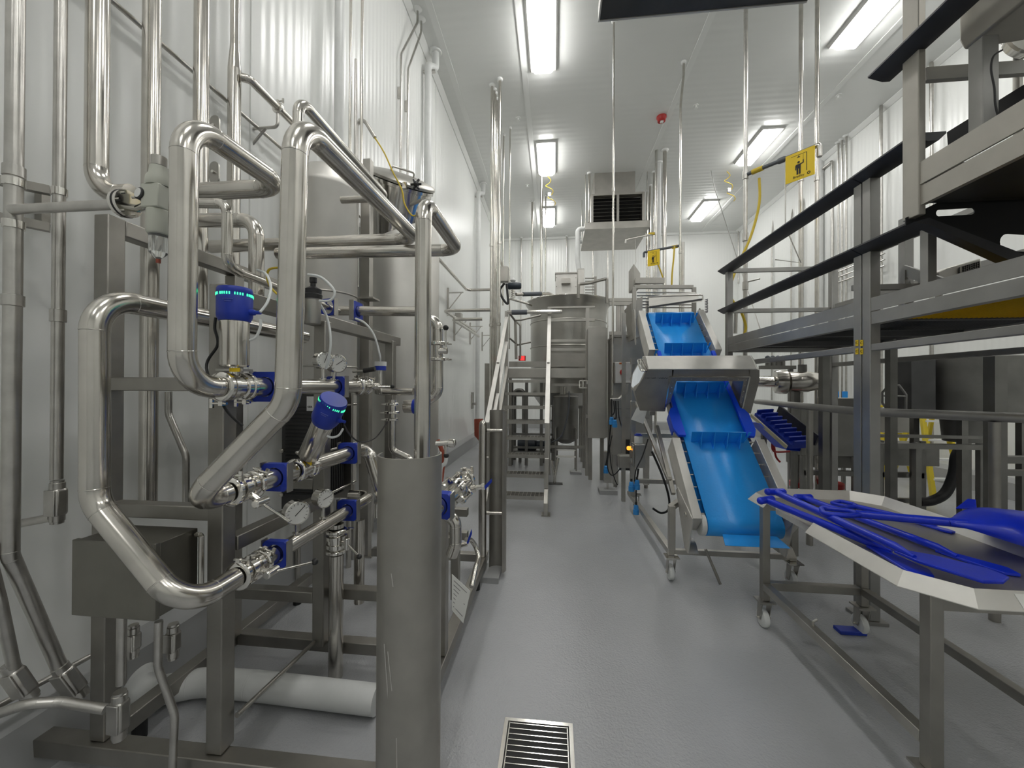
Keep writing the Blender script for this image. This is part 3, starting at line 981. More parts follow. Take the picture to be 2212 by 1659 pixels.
# thin tubes
TY = 1.4
hose('air_tube', 'white air tube looping up from the upright blue valve head', 'tube', [at(562, 674, y=yv), at(578, 652, y=yv + .03), at(585, 620, y=yv + .08), at(575, 592, y=yv + .15), at(556, 583, y=yv + .2)], .005, TUBEW)
hose('air_tube', 'short white air tube hanging below the plug of the upright blue valve head', 'tube', [at(563, 690, y=yv), at(562, 708, y=yv), at(553, 728, y=yv), at(540, 735, y=yv)], .005, TUBEW)
hose('air_tube', 'white air tube curling out right of the black capped regulator', 'tube', [at(665, 593, y=1.7), at(695, 600, y=1.7), at(722, 628, y=1.7), at(715, 648, y=1.7), at(690, 650, y=1.7)], .006, TUBEW)
hose('air_tube', 'white air tube falling from the regulator to the left gauge of the pair', 'tube', [at(688, 652, y=1.8), at(706, 685, y=1.85), at(714, 730, y=1.84), at(711, 770, y=1.84), at(704, 796, y=1.86)], .006, TUBEW)
hose('air_tube', 'white air tube arching from the blue holder down to the white and blue sensor', 'tube', [at(768, 688, y=2.5), at(788, 698, y=2.5), at(808, 724, y=2.5), at(820, 765, y=2.53), at(821, 780, y=2.56)], .007, TUBEW)
hose('air_tube', 'short white air tube below the tilted blue valve head', 'tube', [at(741, 926, y=yv3 - .1), at(732, 940, y=yv3 - .1), at(718, 945, y=yv3 - .1), at(707, 942, y=yv3 - .1)], .005, TUBEW)
hose('sensor_cable', 'black cable sagging right from the tilted blue valve head', 'cable', [at(744, 918, y=yv3 - .1), at(755, 938, y=yv3), at(780, 955, y=yv3 + .3), at(812, 945, y=2.5), at(836, 912, y=2.7)], .004, BLACK)
hose('sensor_cable', 'black cable running down left of the upright valve cylinder', 'cable', [at(466, 686, y=yv + .02), at(464, 710, y=yv + .02), at(470, 745, y=yv + .02), at(446, 795, y=yv + .01), at(485, 880, y=yv - .03), at(524, 920, y=yv + .0)], .005, BLACK)
hose('signal_cable', 'yellow cable curling beside the thin stepped pipe', 'cable', [at(604, 578, y=1.6), at(582, 582, y=1.6), at(577, 600, y=1.6), at(586, 622, y=1.6), at(600, 636, y=1.6)], .005, YELLOWC)

# ------------------------------------------------------------------ skid frame
t = thing('skid_frame', 'rectangular steel tube frame carrying the heat exchanger pipework', 'frame', (-1.3, 2.3, .08))


def rail(p, q, w=.065, nm='rail', h=None):
    return MB().bar(p, q, w, h or w).build(nm, STEELD, t, bev=.004)


rail((-.60, 1.385, .12), (-.60, 3.42, .12), .07, 'base_rail')
rail((-2.19, 1.42, .12), (-.636, 1.42, .12), .07, 'base_rail')
rail((-1.86, 1.456, .12), (-1.86, 2.85, .12), .07, 'base_rail')
rail((-1.824, 2.14, .12), (-.636, 2.14, .12), .065, 'base_rail')
rail((-1.60, 3.36, .12), (-.636, 3.36, .12), .065, 'base_rail')
for (x, y, z) in ((-1.83, 1.44, 2.29), (-1.315, 1.44, 1.995), (-1.29, 2.08, 1.955), (-1.83, 2.08, 2.22), (-1.29, 3.0, 1.95)):
    rail((x, y, .156), (x, y, z), .066, 'post')
rail((-1.83, 1.474, 2.255), (-1.83, 2.84, 2.255), .066, 'top_rail')
rail((-1.315, 1.474, 1.96), (-1.30, 3.15, 1.96), .066, 'top_rail')
rail((-1.796, 1.44, 1.60), (-1.35, 1.44, 1.60), .055)
rail((-1.796, 1.44, 1.09), (-1.35, 1.44, 1.09), .055)
rail((-1.305, 1.475, .955), (-1.295, 2.045, .955), .06)
rail((-1.255, 2.14, .42), (-.64, 2.14, .42), .06)
rail((-1.796, 2.08, .42), (-1.325, 2.08, .42), .06)
rail((-1.796, 2.08, 1.05), (-1.325, 2.08, 1.05), .06)
rail((-1.255, 3.0, .62), (-.66, 3.0, .62), .06)
rail((-1.255, 3.0, .44), (-.66, 3.0, .44), .06)
pp = at(963, 1419, z=.155)
rail((-.60, pp.y + .03, .156), (-.60, pp.y + .03, 1.0), .06, 'post')
MB().cyl(at(512, 1545, y=1.46), at(678, 1388, y=2.04), .010, n=10).build('brace_rod', STEELB, t)
MB().cyl(at(398, 1659, y=1.44), at(440, 1610, y=1.50), .010, n=10).build('brace_rod', STEELB, t)
rail((-.93, 2.62, .156), (-.93, 2.62, .52), .055, 'post')
rail((-.66, 2.62, .156), (-.66, 2.62, .52), .055, 'post')
rail((-.9575, 2.62, .5475), (-.6325, 2.62, .5475), .055)
# foot blocks
for (x, y) in ((-.60, 1.55), (-.60, 3.05), (-1.86, 1.6), (-1.86, 2.7)):
    MB().cyl((x, y, 0), (x, y, .086), .028, n=16).build('foot', BLACK, t)
# round corner post and pads
MB().lathe((-.60, 3.30, .156), (0, 0, 1), [(0, .034), (1.1, .034), (1.13, .030), (1.145, .018), (1.15, .004)], 24).build('corner_post', STEEL, t)
MB().box2((-.64, 3.15, 0), (-.44, 3.42, .045)).build('concrete_pad', GREYGROUT)
tag(bpy.data.objects['concrete_pad'], 'grey floor pad under the far corner guard and frame corner', 'floor pad')

# ------------------------------------------------------------------ curved corner guards


def guard(label, cx, cy, r, a0, a1, z0, z1, th=.006):
    t = thing('corner_guard', label, 'corner guard', (cx, cy, z0), 'curved sheet guards on the frame corners')
    n = 26
    vs, fs = [], []
    A = [R(a0 + (a1 - a0) * k / n) for k in range(n + 1)]
    for a in A:
        for rr in (r, r - th):
            for z in (z0, z1):
                vs.append((cx + rr * math.cos(a), cy + rr * math.sin(a), z))
    for k in range(n):
        i, j = k * 4, k * 4 + 4
        fs += [(i, j, j + 1, i + 1), (i + 2, i + 3, j + 3, j + 2), (i + 1, j + 1, j + 3, i + 3), (i, i + 2, j + 2, j)]
    fs += [(0, 1, 3, 2), (n * 4, n * 4 + 2, n * 4 + 3, n * 4 + 1)]
    MB().add(vs, fs).build('curved_sheet', SHEETG, t, 50)
    return t


SHEETG = mat('guard_sheet', (.42, .405, .37), .5, 1, var=(7, .12), bump=(3, .05, 2))
p0, p1 = at(816, 984, y=1.25), at(948, 984, y=1.25)
gx, gr = (p0.x + p1.x) / 2, (p1.x - p0.x) / 2
g1 = guard('near curved steel corner guard, tall and scratched, in the foreground', gx, 1.25 + .02, gr, 175, 392, .02, 1.372)
mm = MB()
for k, (dx, z0, z1) in enumerate(((-.035, .62, .80), (-.022, .66, .78), (.0, .30, .52), (-.02, .98, 1.02))):
    ax_ = math.asin(max(-1, min(1, dx / gr)))
    yy = 1.27 - gr * math.cos(ax_) - .0006
    mm.bar((gx + dx - .008 * (k < 2), yy, z1), (gx + dx + .006, yy - .0002, z0), .0022, .0006, (0, 1, 0))
mm.build('scratch', mat('scratch_mark', (.7, .69, .66), .5, 1), g1)
for z in (.25, 1.1):
    MB().cyl((gx, 1.27 - gr + .01, z), (gx, 1.384, z), .02, n=14).build('stub', STEEL, g1)
g2 = guard('far curved steel corner guard standing at the end of the pipe frame before the stairs', -.478, 3.30, .082, -48, 150, .046, 1.39)
for z in (.52, 1.22):
    MB().cyl((-.564, 3.30, z), (-.404, 3.31, z), .016, n=14).build('stub', STEEL, g2)

# ------------------------------------------------------------------ plate heat exchanger
t = thing('plate_heat_exchanger', 'black plate pack heat exchanger between the pipe lines inside the frame', 'heat exchanger', (-1.46, 2.7, .80))
m = MB()
for k in range(10):
    y = 2.40 + k * .022
    m.box2((-1.70, y, .86), (-1.46, y + .012, 1.52))
m.build('plate_pack', DARKIN, t)
MB().box2((-1.74, 2.36, .80), (-1.42, 2.385, 1.56)).build('frame_plate', DARKST, t, bev=.004)
m = MB()
for k in range(24):
    z = .90 + k * .024
    m.box2((-1.71, 2.352, z), (-1.45, 2.36, z + .010))
m.build('plate_rib', BLACKP, t)
MB().box2((-1.74, 2.645, .80), (-1.42, 2.67, 1.56)).build('pressure_plate', STEELD, t, bev=.004)
m = MB()
for x in (-1.725, -1.435):
    for z in (.9, 1.18, 1.46):
        m = MB()
        m.cyl((x, 2.33, z), (x, 2.73, z), .009, n=10)
        m.lathe((x, 2.335, z), (0, 1, 0), [(0, .016), (.02, .016)], 6)
        m.build('tie_bolt', POLISH, t)
MB().box2((-1.62, 2.33, 1.56), (-1.54, 2.72, 1.60)).build('carrying_bar', STEELB, t)
tb = at(670, 872, y=2.31)
p = MB().box(tb, (.045, .003, .09)).build('name_tag', WHITEP, t)
text('GEA', .016, INK, p, tb - V((0, .003, .02)), (PI / 2, 0, 0))

# ------------------------------------------------------------------ junction box and conduits on the left
bx0, bx1 = at(168, 1165, y=1.25), at(341, 1335, y=1.25)
t = thing('junction_box', 'dark-looking steel junction box behind the lower left pipe loop', 'junction box', (bx0.x, 1.25, bx1.z))
MB().box2((bx0.x, 1.255, bx1.z), (bx1.x, 1.405, bx0.z)).build('enclosure', BOXM, t, bev=.003)
MB().box2((bx0.x - .004, 1.235, bx1.z - .004), (bx1.x + .004, 1.254, bx0.z + .004)).build('cover', BOXM, t, bev=.003)
m = MB()
MB().tube([(bx1.x + .006, 1.39, bx0.z - .02), (bx1.x + .03, 1.39, bx0.z - .02), (bx1.x + .03, 1.39, bx1.z)], .009, .01, 8).build('hinge_rod', STEEL, t)


def conduit_body(label, c, ax, L, w, out=(0, -1, 0)):
    c, ax, o = V(c), V(ax).normalized(), V(out)
    o = (o - ax * o.dot(ax)).normalized()
    s = ax.cross(o)
    t = thing('conduit_fitting', label, 'conduit fitting', c)
    M = Matrix((s, ax, o)).transposed()
    MB().box(c, (w, L, w * .9), M).build('housing', CONDUIT, t, bev=w * .22)
    MB().box(c + o * w * .5, (w * .95, L * .92, w * .12), M).build('cover', CONDUIT, t, bev=.003)
    for e in (-1, 1):
        MB().lathe(c + ax * e * L * .5, ax * e, [(-.004, w * .46), (.02, w * .46), (.022, w * .4), (.03, w * .4)], 18).build('mounting_hub', CONDUIT, t)
    return t


# conduit A (far left) and its branch
ya = 1.22
A0, A1 = at(33, 100, y=ya), at(18, 1200, y=ya)
Ab = at(12, 1265, y=ya)
Ae = at(128, 1440, y=1.41)
t = run('leftmost tall wall conduit that kinks outward near the floor', [(A0.x, ya, 4.2), (A0.x, ya, A1.z), Ae], .024, .08, CONDUIT, name='wall_conduit', cat='conduit')
for py in (372, 650):
    z = at(27, py, y=ya).z
    MB().lathe((A0.x, ya, z - .02), (0, 0, 1), [(0, .024), (.002, .029), (.04, .029), (.042, .024)], 20).build('coupling', CONDUIT, t)
zb_ = at(100, 446, y=ya - .03).z
run('level steel pipe from the leftmost conduit across to the flange', [(A0.x + .026, ya - .02, zb_), (at(252, 446, y=ya - .02).x, ya - .02, zb_)], .017, .05, CONDUIT)
fq = V((at(262, 442, y=ya - .02).x, ya - .02, zb_))
t = thing('pipe_flange', 'dark edged bolted flange left of the beige filter regulator', 'flange', fq)
MB().lathe(fq, (1, .0, 0), [(0, .045), (.012, .045), (.012, .02), (.018, .02), (.018, .045), (.03, .045)], 26).build('disc', POLISH, t)
MB().lathe(fq + V((.012, 0, 0)), (1, 0, 0), [(0, .046), (.006, .046)], 26).build('gasket', BLACK, t)
for k in range(6):
    d = V((0, math.cos(k * PI / 3), math.sin(k * PI / 3))) * .035
    MB().cyl(fq + d - V((.008, 0, 0)), fq + d + V((.038, 0, 0)), .005, n=6).build('bolt', POLISH, t)
conduit_body('slanting conduit body at the foot of the leftmost wall conduit', at(152, 1470, y=1.432), at(168, 1492, y=1.45) - at(128, 1440, y=1.41), .12, .06)
# conduit B
yb_ = 1.36
B0, B1 = at(129, 300, y=yb_), at(127, 1035, y=yb_)
t = run('second tall wall conduit from the left, ending in a conduit body at knee height', [(B0.x, yb_, 4.2), (B0.x, yb_, B1.z)], .019, .08, CONDUIT, name='wall_conduit', cat='conduit')
z = at(126, 680, y=yb_).z
MB().lathe((B0.x, yb_, z - .03), (0, 0, 1), [(0, .019), (.002, .024), (.05, .024), (.052, .019)], 20).build('coupling', CONDUIT, t)
conduit_body('conduit body with a rounded cover at the end of the second wall conduit', (B0.x + .004, yb_, B1.z - .09), (0, 0, 1), .11, .05)
run('level conduit leaving left from the rounded conduit body', [at(112, 1118, y=yb_), at(-60, 1150, y=yb_ - .05)], .016, .05, CONDUIT, name='wall_conduit', cat='conduit')
# strut bracket
t = thing('strut_bracket', 'steel strut bracket with clamps holding the two leftmost conduits', 'bracket', at(60, 420, y=1.42))
for py in (398, 478):
    a_, b_ = at(-40, py - 16, y=1.27), at(108, py + 14, y=1.40)
    MB().bar(a_, b_, .03, .034).build('arm', STEELD, t)
MB().bar(at(92, 408, y=1.45), at(92, 480, y=1.45), .035, .03).build('upright', STEELD, t)
for px, py, yy, rr in ((27, 395, ya, .024), (129, 415, yb_, .019), (24, 486, ya, .024)):
    c = at(px, py, y=yy)
    MB().lathe((A0.x if px < 100 else B0.x, yy, c.z - .015), (0, 0, 1), [(0, rr + .001), (.001, rr + .005), (.029, rr + .005), (.03, rr + .001)], 18).build('pipe_strap', POLISH, t)
# third conduit at the far lower left
run('slanting conduit at the lower left edge beside the wall', [at(-30, 1180, y=1.18), at(0, 1300, y=1.20), at(30, 1440, y=1.27)], .018, .1, CONDUIT, name='wall_conduit', cat='conduit')
conduit_body('conduit body at the lower left edge', at(44, 1472, y=1.285), V((.06, .05, -.2)), .11, .055)
run('level conduit along the curb at the lower left', [at(-60, 1555, y=1.22), at(205, 1412, y=1.60)], .012, .1, CONDUIT, name='wall_conduit', cat='conduit')
# conduits under the junction box
yc_ = 1.30
t1 = at(263, 1345, y=yc_)
run('short vertical conduit below the junction box', [(t1.x, yc_, bx1.z - .006), (t1.x, yc_, at(263, 1478, y=yc_).z)], .015, .05, CONDUIT, name='conduit_drop', cat='conduit')
conduit_body('long conduit body with bright cover edge standing in front of the frame post', at(258, 1545, y=yc_), (0, 0, 1), .115, .05)
run('bent conduit arriving level from the left edge at the long conduit body', [at(-60, 1560, y=1.18), at(60, 1520, y=1.22), at(130, 1516, y=1.26), at(228, 1532, y=1.292)], .017, .1, CONDUIT, name='conduit_drop', cat='conduit')
conduit_body('small conduit body hanging below the junction box, left one', at(288, 1385, y=1.35), (0, 0, 1), .065, .04)
conduit_body('small conduit body hanging below the junction box, right one', at(374, 1385, y=1.37), (0, 0, 1), .075, .042)
run('wavy thin conduit from the junction box down to the base rail', [at(343, 1342, y=1.32), at(341, 1440, y=1.32), at(378, 1545, y=1.345), at(371, 1700, y=1.345)], .013, .14, CONDUIT, name='conduit_drop', cat='conduit')
run('thin S-bent conduit behind the first loop, against the wall', [at(364, 846, y=2.0), at(364, 895, y=2.0), at(402, 985, y=2.0), at(402, 1100, y=2.0)], .017, .1, CONDUIT, name='conduit_drop', cat='conduit')

# white floor pipe
zp = .075
run('white jacketed pipe lying on the floor behind the frame, bent at its left end', [at(300, 1400, y=1.98), at(304, 1500, z=zp + .005), at(440, 1472, z=zp), at(545, 1480, z=zp), at(815, 1512, z=zp)], .065, [.10, .25, .3], WHITEPIPE, name='floor_pipe', cat='pipe', seam=.01)

# ------------------------------------------------------------------ valves right of the near guard
c = at(990, 1055, y=1.75)
t = thing('process_pipe', 'polished pipe with a bolted six-lobed flange poking out right of the near guard', 'pipe', c)
ax = V((.12, 1, .12)).normalized()
p0 = at(926, 1115, y=1.57)
p1 = at(975, 1067, y=1.76)
ax = (p1 - p0).normalized()
MB().cyl(p0, p1, .038, n=26).build('straight_pipe', POLISH, t)
m = MB()
q = p1
u = V((0, 0, 1))
u = (u - ax * u.dot(ax)).normalized()
s = ax.cross(u)
pts = []
for k in range(60):
    a = 2 * PI * k / 60
    rr = .058 + .018 * math.cos(6 * a)
    pts.append(q + (u * math.cos(a) + s * math.sin(a)) * rr)
m.prism(pts, ax * .012)
m.build('lobed_flange', POLISH, t)
for k in range(6):
    a = 2 * PI * k / 6
    d = (u * math.cos(a) + s * math.sin(a)) * .066
    MB().cyl(q + d - ax * .012, q + d + ax * .085, .007, n=8).build('bolt', POLISH, t)
MB().lathe(q + ax * .012, ax, [(0, .052), (.02, .06), (.045, .06), (.06, .05)], 24).build('valve_body', POLISH, t)
MB().prism([p + ax * .07 for p in pts], ax * .012).build('lobed_flange', POLISH, t)
MB().cyl(q + ax * .082, q + ax * .17, .034, n=22).build('straight_pipe', POLISH, t)
clamp(q + ax * .15, ax, .034, t)
bracket('blue pipe holder right at the edge of the near guard', p0 + (p1 - p0) * .50, ax, .038, s=.054)
hv = at(1030, 1047, y=1.9)
t = thing('ball_valve', 'small ball valve with a blue lever beside the six-lobed flange', 'valve', hv, 'small ball valves with blue levers')
MB().lathe(at(1018, 1055, y=1.9), (1, .1, .15), [(0, .022), (.02, .022), (.022, .012), (.05, .012), (.052, .016), (.066, .016)], 14).build('body', POLISH, t)
MB().prism([at(1046, 1050, y=1.88), at(1062, 1034, y=1.88), at(1062, 1042, y=1.88), at(1048, 1058, y=1.88)], (0, .012, 0)).build('lever', BLUE, t)
c = at(990, 1172, y=1.95)
t = thing('ball_valve', 'small ball valve with a blue lever low down beside the thin bent pipe', 'valve', c, 'small ball valves with blue levers')
MB().lathe(at(978, 1182, y=1.95), (1, .1, .25), [(0, .018), (.02, .02), (.04, .02), (.042, .012), (.075, .012)], 14).build('body', POLISH, t)
MB().prism([at(1008, 1172, y=1.93), at(1018, 1144, y=1.93), at(1019, 1154, y=1.93), at(1011, 1176, y=1.93)], (0, .012, 0)).build('lever', BLUE, t)
run('thin pipe bending round above the base rail near the far guard', [at(1008, 1166, y=2.2), at(1046, 1170, y=2.5), at(1028, 1225, y=2.15), at(1019, 1268, y=2.05)], .014, .06)
t = run('curved pipe between the near guard and the right frame post', [at(955, 1105, y=1.9), at(984, 1125, y=1.9), at(984, 1175, y=1.9), at(975, 1200, y=1.9)], .03, .05)
# placard hanging on the post
o = [at(976, 1240, y=1.90), at(1016, 1277, y=1.93), at(1001, 1347, y=1.93), at(976, 1318, y=1.90)]
t = thing('instruction_placard', 'white printed instruction card hanging crooked on the frame post', 'placard', o[0])
pl = MB().prism(o, (0, .002, 0)).build('card', PAPER, t)
m = MB()
for k in range(7):
    w = .12 + k * .12
    a_ = o[0].lerp(o[3], w).lerp(o[1].lerp(o[2], w), .12)
    b_ = o[0].lerp(o[3], w).lerp(o[1].lerp(o[2], w), .5 if k % 3 else .85)
    m.bar(a_ - V((0, .0015, 0)), b_ - V((0, .0015, 0)), .0008, .003)
for k in range(3):
    c = o[0].lerp(o[2], .3 + .2 * k) - V((0, .002, 0))
    m.prism([c + V((-.006, 0, -.005)), c + V((.006, .0006, -.005)), c + V((0, 0, .006))], (0, .0008, 0))
m.build('print', INKG, pl)
# hose station at the wall, chrome fitting
c = at(965, 957, y=1.95)
t = thing('hose_nozzle', 'chrome Y-shaped spray fitting with black trigger above the near guard', 'hose nozzle', c)
MB().tube([at(942, 958, y=1.95), at(984, 956, y=1.95)], .014, 0, 14).build('barrel', POLISH, t)
MB().lathe(at(968, 957, y=1.95), (1, 0, 0), [(0, .014), (.004, .022), (.03, .022), (.034, .018)], 16).build('collar', POLISH, t)
MB().tube([at(963, 957, y=1.95), at(964, 985, y=1.95)], .010, 0, 12).build('stem', POLISH, t)
MB().ball(at(964, 984, y=1.95), .014).build('trigger_knob', BLACKP, t)
hose('wash_hose', 'red wash hose hanging behind the near guard', 'hose', [at(945, 950, y=2.05), at(955, 975, y=2.05), at(957, 1000, y=2.05), at(950, 1060, y=2.05)], .012, REDH)
hose('wash_hose', 'white hose end right of the near guard', 'hose', [at(964, 985, y=1.95), at(962, 1000, y=1.95), at(953, 1010, y=1.95), at(951, 1040, y=1.97)], .010, WHITEP)
# pipe loop right of loop four
t = run('polished U-shaped pipe with clamps right behind the near guard pipe', [at(925, 690, y=2.2), at(946, 692, y=2.2), at(946, 850, y=2.2), at(915, 870, y=2.2)], .03, .06)
for py in (742, 776):
    clamp(at(946, py, y=2.2), (0, 0, 1), .03, t, (1, 0, 0))
t = thing('lever_valve', 'valve lever with a black ball knob right of the near guard pipe', 'valve', at(960, 755, y=2.2))
MB().cyl(at(949, 758, y=2.16), at(966, 758, y=2.16), .018, n=14).build('hub', POLISH, t)
MB().cyl(at(963, 758, y=2.16), at(963, 712, y=2.16), .006, n=10).build('rod', POLISH, t)
MB().ball(at(963, 708, y=2.16), .016).build('knob', BLACKP, t)

p = at(733, 120, x=XL + .12)
drop('drain_pipe', 'white jacketed pipe straight down the left wall behind the tallest loop', 'pipe', 0, 0, .3, .045, cx=(p.x, p.y, ZC), m=WHITEPIPE)
# ------------------------------------------------------------------ stairs to the kettle platform
ZD = 1.915                                            # platform deck height
sx0, sx1, ys, yp = -.87, -.115, 4.87, 7.12
t = thing('staircase', 'open steel staircase with grated treads climbing to the kettle platform', 'staircase', (-.49, 4.9, 0))
for x in (sx0, sx1):
    s_ = MB().prism([(x - .006, ys - .03, 0), (x - .006, ys + .20, 0), (x - .006, yp, ZD - .16), (x - .006, yp, ZD + .04), (x - .006, ys - .03, .16)], (.05, 0, 0))
    s_.build('stringer', SHEET, t, bev=.003)
NT = 8
for k in range(NT):
    z = .205 + k * .2135
    y = ys + .10 + k * (yp - ys - .10) / NT
    m = MB()
    m.box2((sx0 + .046, y, z - .045), (sx1 - .008, y + .012, z))
    m.box2((sx0 + .046, y + .20, z - .03), (sx1 - .008, y + .21, z))
    for j in range(4):
        m.box2((sx0 + .046, y + .04 + j * .045, z - .028), (sx1 - .008, y + .045 + j * .045, z))
    for j in range(14):
        x = sx0 + .06 + j * (sx1 - sx0 - .08) / 13
        m.box2((x - .003, y + .012, z - .02), (x + .003, y + .20, z - .001))
    m.build('tread', STEELB, t)
for x, dx in ((sx0 + .02, -.04), (sx1 + .02, .04)):
    base = V((x, ys + .12, .06))
    h0 = V((x + dx * .2, ys + .13, 1.12))
    h1 = V((x + dx * .2, yp - .02, ZD + .93))
    MB().bar((x, ys + .16, .3), (h0.x, ys + .16, 1.13), .05).build('handrail_post', SHEET, t)
    MB().bar(h0, h1, .06, .022).build('handrail', SHEETW, t)
    MB().bar(h0 - V((0, 0, .45)), h1 - V((0, 0, .45)), .05, .02).build('mid_rail', SHEETW, t)
    ymid = (ys + yp) / 2
    MB().bar((h0.x, ymid, ZD * .5 + .0), (h0.x, ymid, (h0.z + h1.z) / 2 - .02), .04).build('handrail_post', SHEET, t)
    MB().box((x, ys + .04, .006), (.11, .14, .012)).build('foot_plate', STEELD, t)

# ------------------------------------------------------------------ kettle platform
t = thing('work_platform', 'steel work platform with railings in front of the big round kettle', 'platform', (-.1, 7.5, 0))
xa, xb = -.90, .62
MB().box2((xa, yp + .004, ZD - .17), (xb, yp + .05, ZD)).build('front_beam', SHEET, t, bev=.003)
m = MB().grid((xa + .01, yp + .055, ZD - .02), (xb - xa - .02, 0, 0), (0, .62, 0), 26, 6, .006)
m.build('deck_grating', UNDERM, t)
MB().box2((xa, yp + .68, ZD - .17), (xb, yp + .72, ZD)).build('rear_beam', SHEET, t)
MB().box2((xa, yp + .70, ZD + .06), (sx1, yp + .71, ZD + .17)).build('toe_board', SHEET, t)
MB().box2((sx1 + .05, yp + .60, ZD + .06), (xb, yp + .61, ZD + .32)).build('toe_board', SHEET, t)
for x in (xa + .03, -.09, xb - .03):
    MB().bar((x, yp + .03, 0), (x, yp + .03, ZD + (1.08 if x > -.5 else 1.05)), .06).build('post', SHEET, t, bev=.003)
for z in (ZD + 1.10, ZD + .87, ZD + .5, ZD + .34):
    MB().bar((-.12, yp + .03, z), (xb + .1, yp + .03, z), .05, .05 if z < 3 else .03).build('guard_rail', SHEET, t)
for x in (xa + .03, xb - .03):
    MB().bar((x, yp + .70, 0), (x, yp + .70, ZD), .06).build('post', STEELD, t)
for z in (.5, 1.62):
    MB().bar((sx1 + .05, yp + .05, z), (xb, yp + .05, z), .045).build('brace_rail', STEELD, t)
# left railing, angled
pts = [at(1099, 688, y=7.15), at(1114, 692, y=7.5), at(1182, 676, y=8.1)]
MB().tube([at(1100, 676, y=7.2), at(1112, 692, y=7.45), at(1126, 691, y=7.6), at(1168, 681, y=7.76)], .02, .03, 10).build('bent_rail', STEELD, t)
MB().bar(at(1113, 690, y=7.5), at(1115, 776, y=7.5), .05).build('post', STEELD, t)
MB().tube([at(1116, 696, y=7.55), at(1124, 703, y=7.55), at(1124, 775, y=7.55)], .018, .05, 10).build('bent_rail', STEELD, t)
MB().tube([at(1100, 730, y=7.3), at(1118, 745, y=7.55), at(1146, 739, y=7.7)], .018, .02, 10).build('bent_rail', STEELD, t)
# upper right rail behind the kettle hood
MB().tube([at(1249, 645, y=7.45), at(1250, 614, y=7.45), at(1270, 612, y=7.5), at(1306, 603, y=7.6), at(1311, 603, y=7.6), at(1311, 655, y=7.6)], .028, .03, 10).build('bent_rail', STEELD, t)

# ------------------------------------------------------------------ kettle
kc = V((.30, 8.72, 0))
t = thing('cooking_kettle', 'big round stainless kettle with a flared rim behind the platform', 'kettle', kc + V((0, 0, 1.0)))
MB().lathe(kc, (0, 0, 1), [(1.12, .3), (1.2, .62), (1.45, .80), (1.46, .815), (3.05, .815), (3.25, .84), (3.36, .92), (3.40, .935), (3.41, .93), (3.36, .90), (3.2, .82), (2.9, .79)], 56, False).build('shell', MIRROR, t)
MB().ring(kc + V((0, 0, 3.40)), (0, 0, 1), .93, .012, 56).build('rim', POLISH, t)
for z in (2.05, 2.42, 2.95):
    MB().ring(kc + V((0, 0, z)), (0, 0, 1), .817, .014, 56).build('band', STEELB, t)
MB().lathe(kc, (0, 0, 1), [(3.05, .79), (3.051, .3), (3.052, .01)], 40, False).build('contents_cover', STEELB, t)
for a in (40, 140, 220, 320):
    d = V((math.cos(R(a)), math.sin(R(a)), 0)) * .40
    MB().bar(kc + d, kc + d + V((0, 0, 1.35)), .09).build('leg', STEELD, t)

# control hood with a small box
p0, p1 = at(1200, 592, y=8.9), at(1246, 645, y=8.9)
t = thing('drive_housing', 'upright white-grey box with a vented lip standing over the kettle', 'housing', (p0.x, 8.9, p1.z))
MB().box2((p0.x, 8.9, 3.415), (p1.x, 9.5, p0.z)).build('casing', SHEETW, t, bev=.006)
MB().box2((p0.x - .01, 8.88, p0.z + .001), (p1.x + .01, 9.52, p0.z + .03)).build('lid', STEELD, t)
q0, q1 = at(1213, 606, y=8.85), at(1232, 613, y=8.85)
MB().prism([(q0.x, 8.899, q0.z + .06), (q0.x, 8.78, q0.z), (q0.x, 8.78, q1.z), (q0.x, 8.899, q1.z)], (q1.x - q0.x, 0, 0)).build('vent_hood', SHEET, t)
m = MB()
for px in (1202, 1244):
    for py in (600, 619, 636):
        c = at(px, py, y=8.897)
        m.cyl(c - V((0, .008, 0)), c, .012, n=8)
m.build('bolt', STEELD, t)
p0, p1 = at(1248, 580, y=9.3), at(1262, 645, y=9.3)
t = thing('control_cabinet', 'narrow tan-grey box right beside the upright hood over the kettle', 'cabinet', (p0.x, 9.3, 3.3))
MB().box2((p0.x, 9.3, 3.415), (p1.x, 9.7, p0.z)).build('enclosure', SHEET, t, bev=.006)
MB().box2((p0.x + .01, 9.285, 3.45), (p1.x - .01, 9.299, p0.z - .03)).build('door', SHEETW, t)
t = thing('ladder_rail', 'rack of thin horizontal bars on an upright behind the kettle', 'rack', at(1285, 650, y=9.9))
MB().bar(at(1286, 598, y=9.9), at(1286, 655, y=9.9), .06).build('upright', STEELD, t)
for k in range(7):
    MB().cyl(at(1264, 601 + k * 6.3, y=9.9), at(1286, 601 + k * 6.3, y=9.9), .012, n=8).build('bar', STEELD, t)

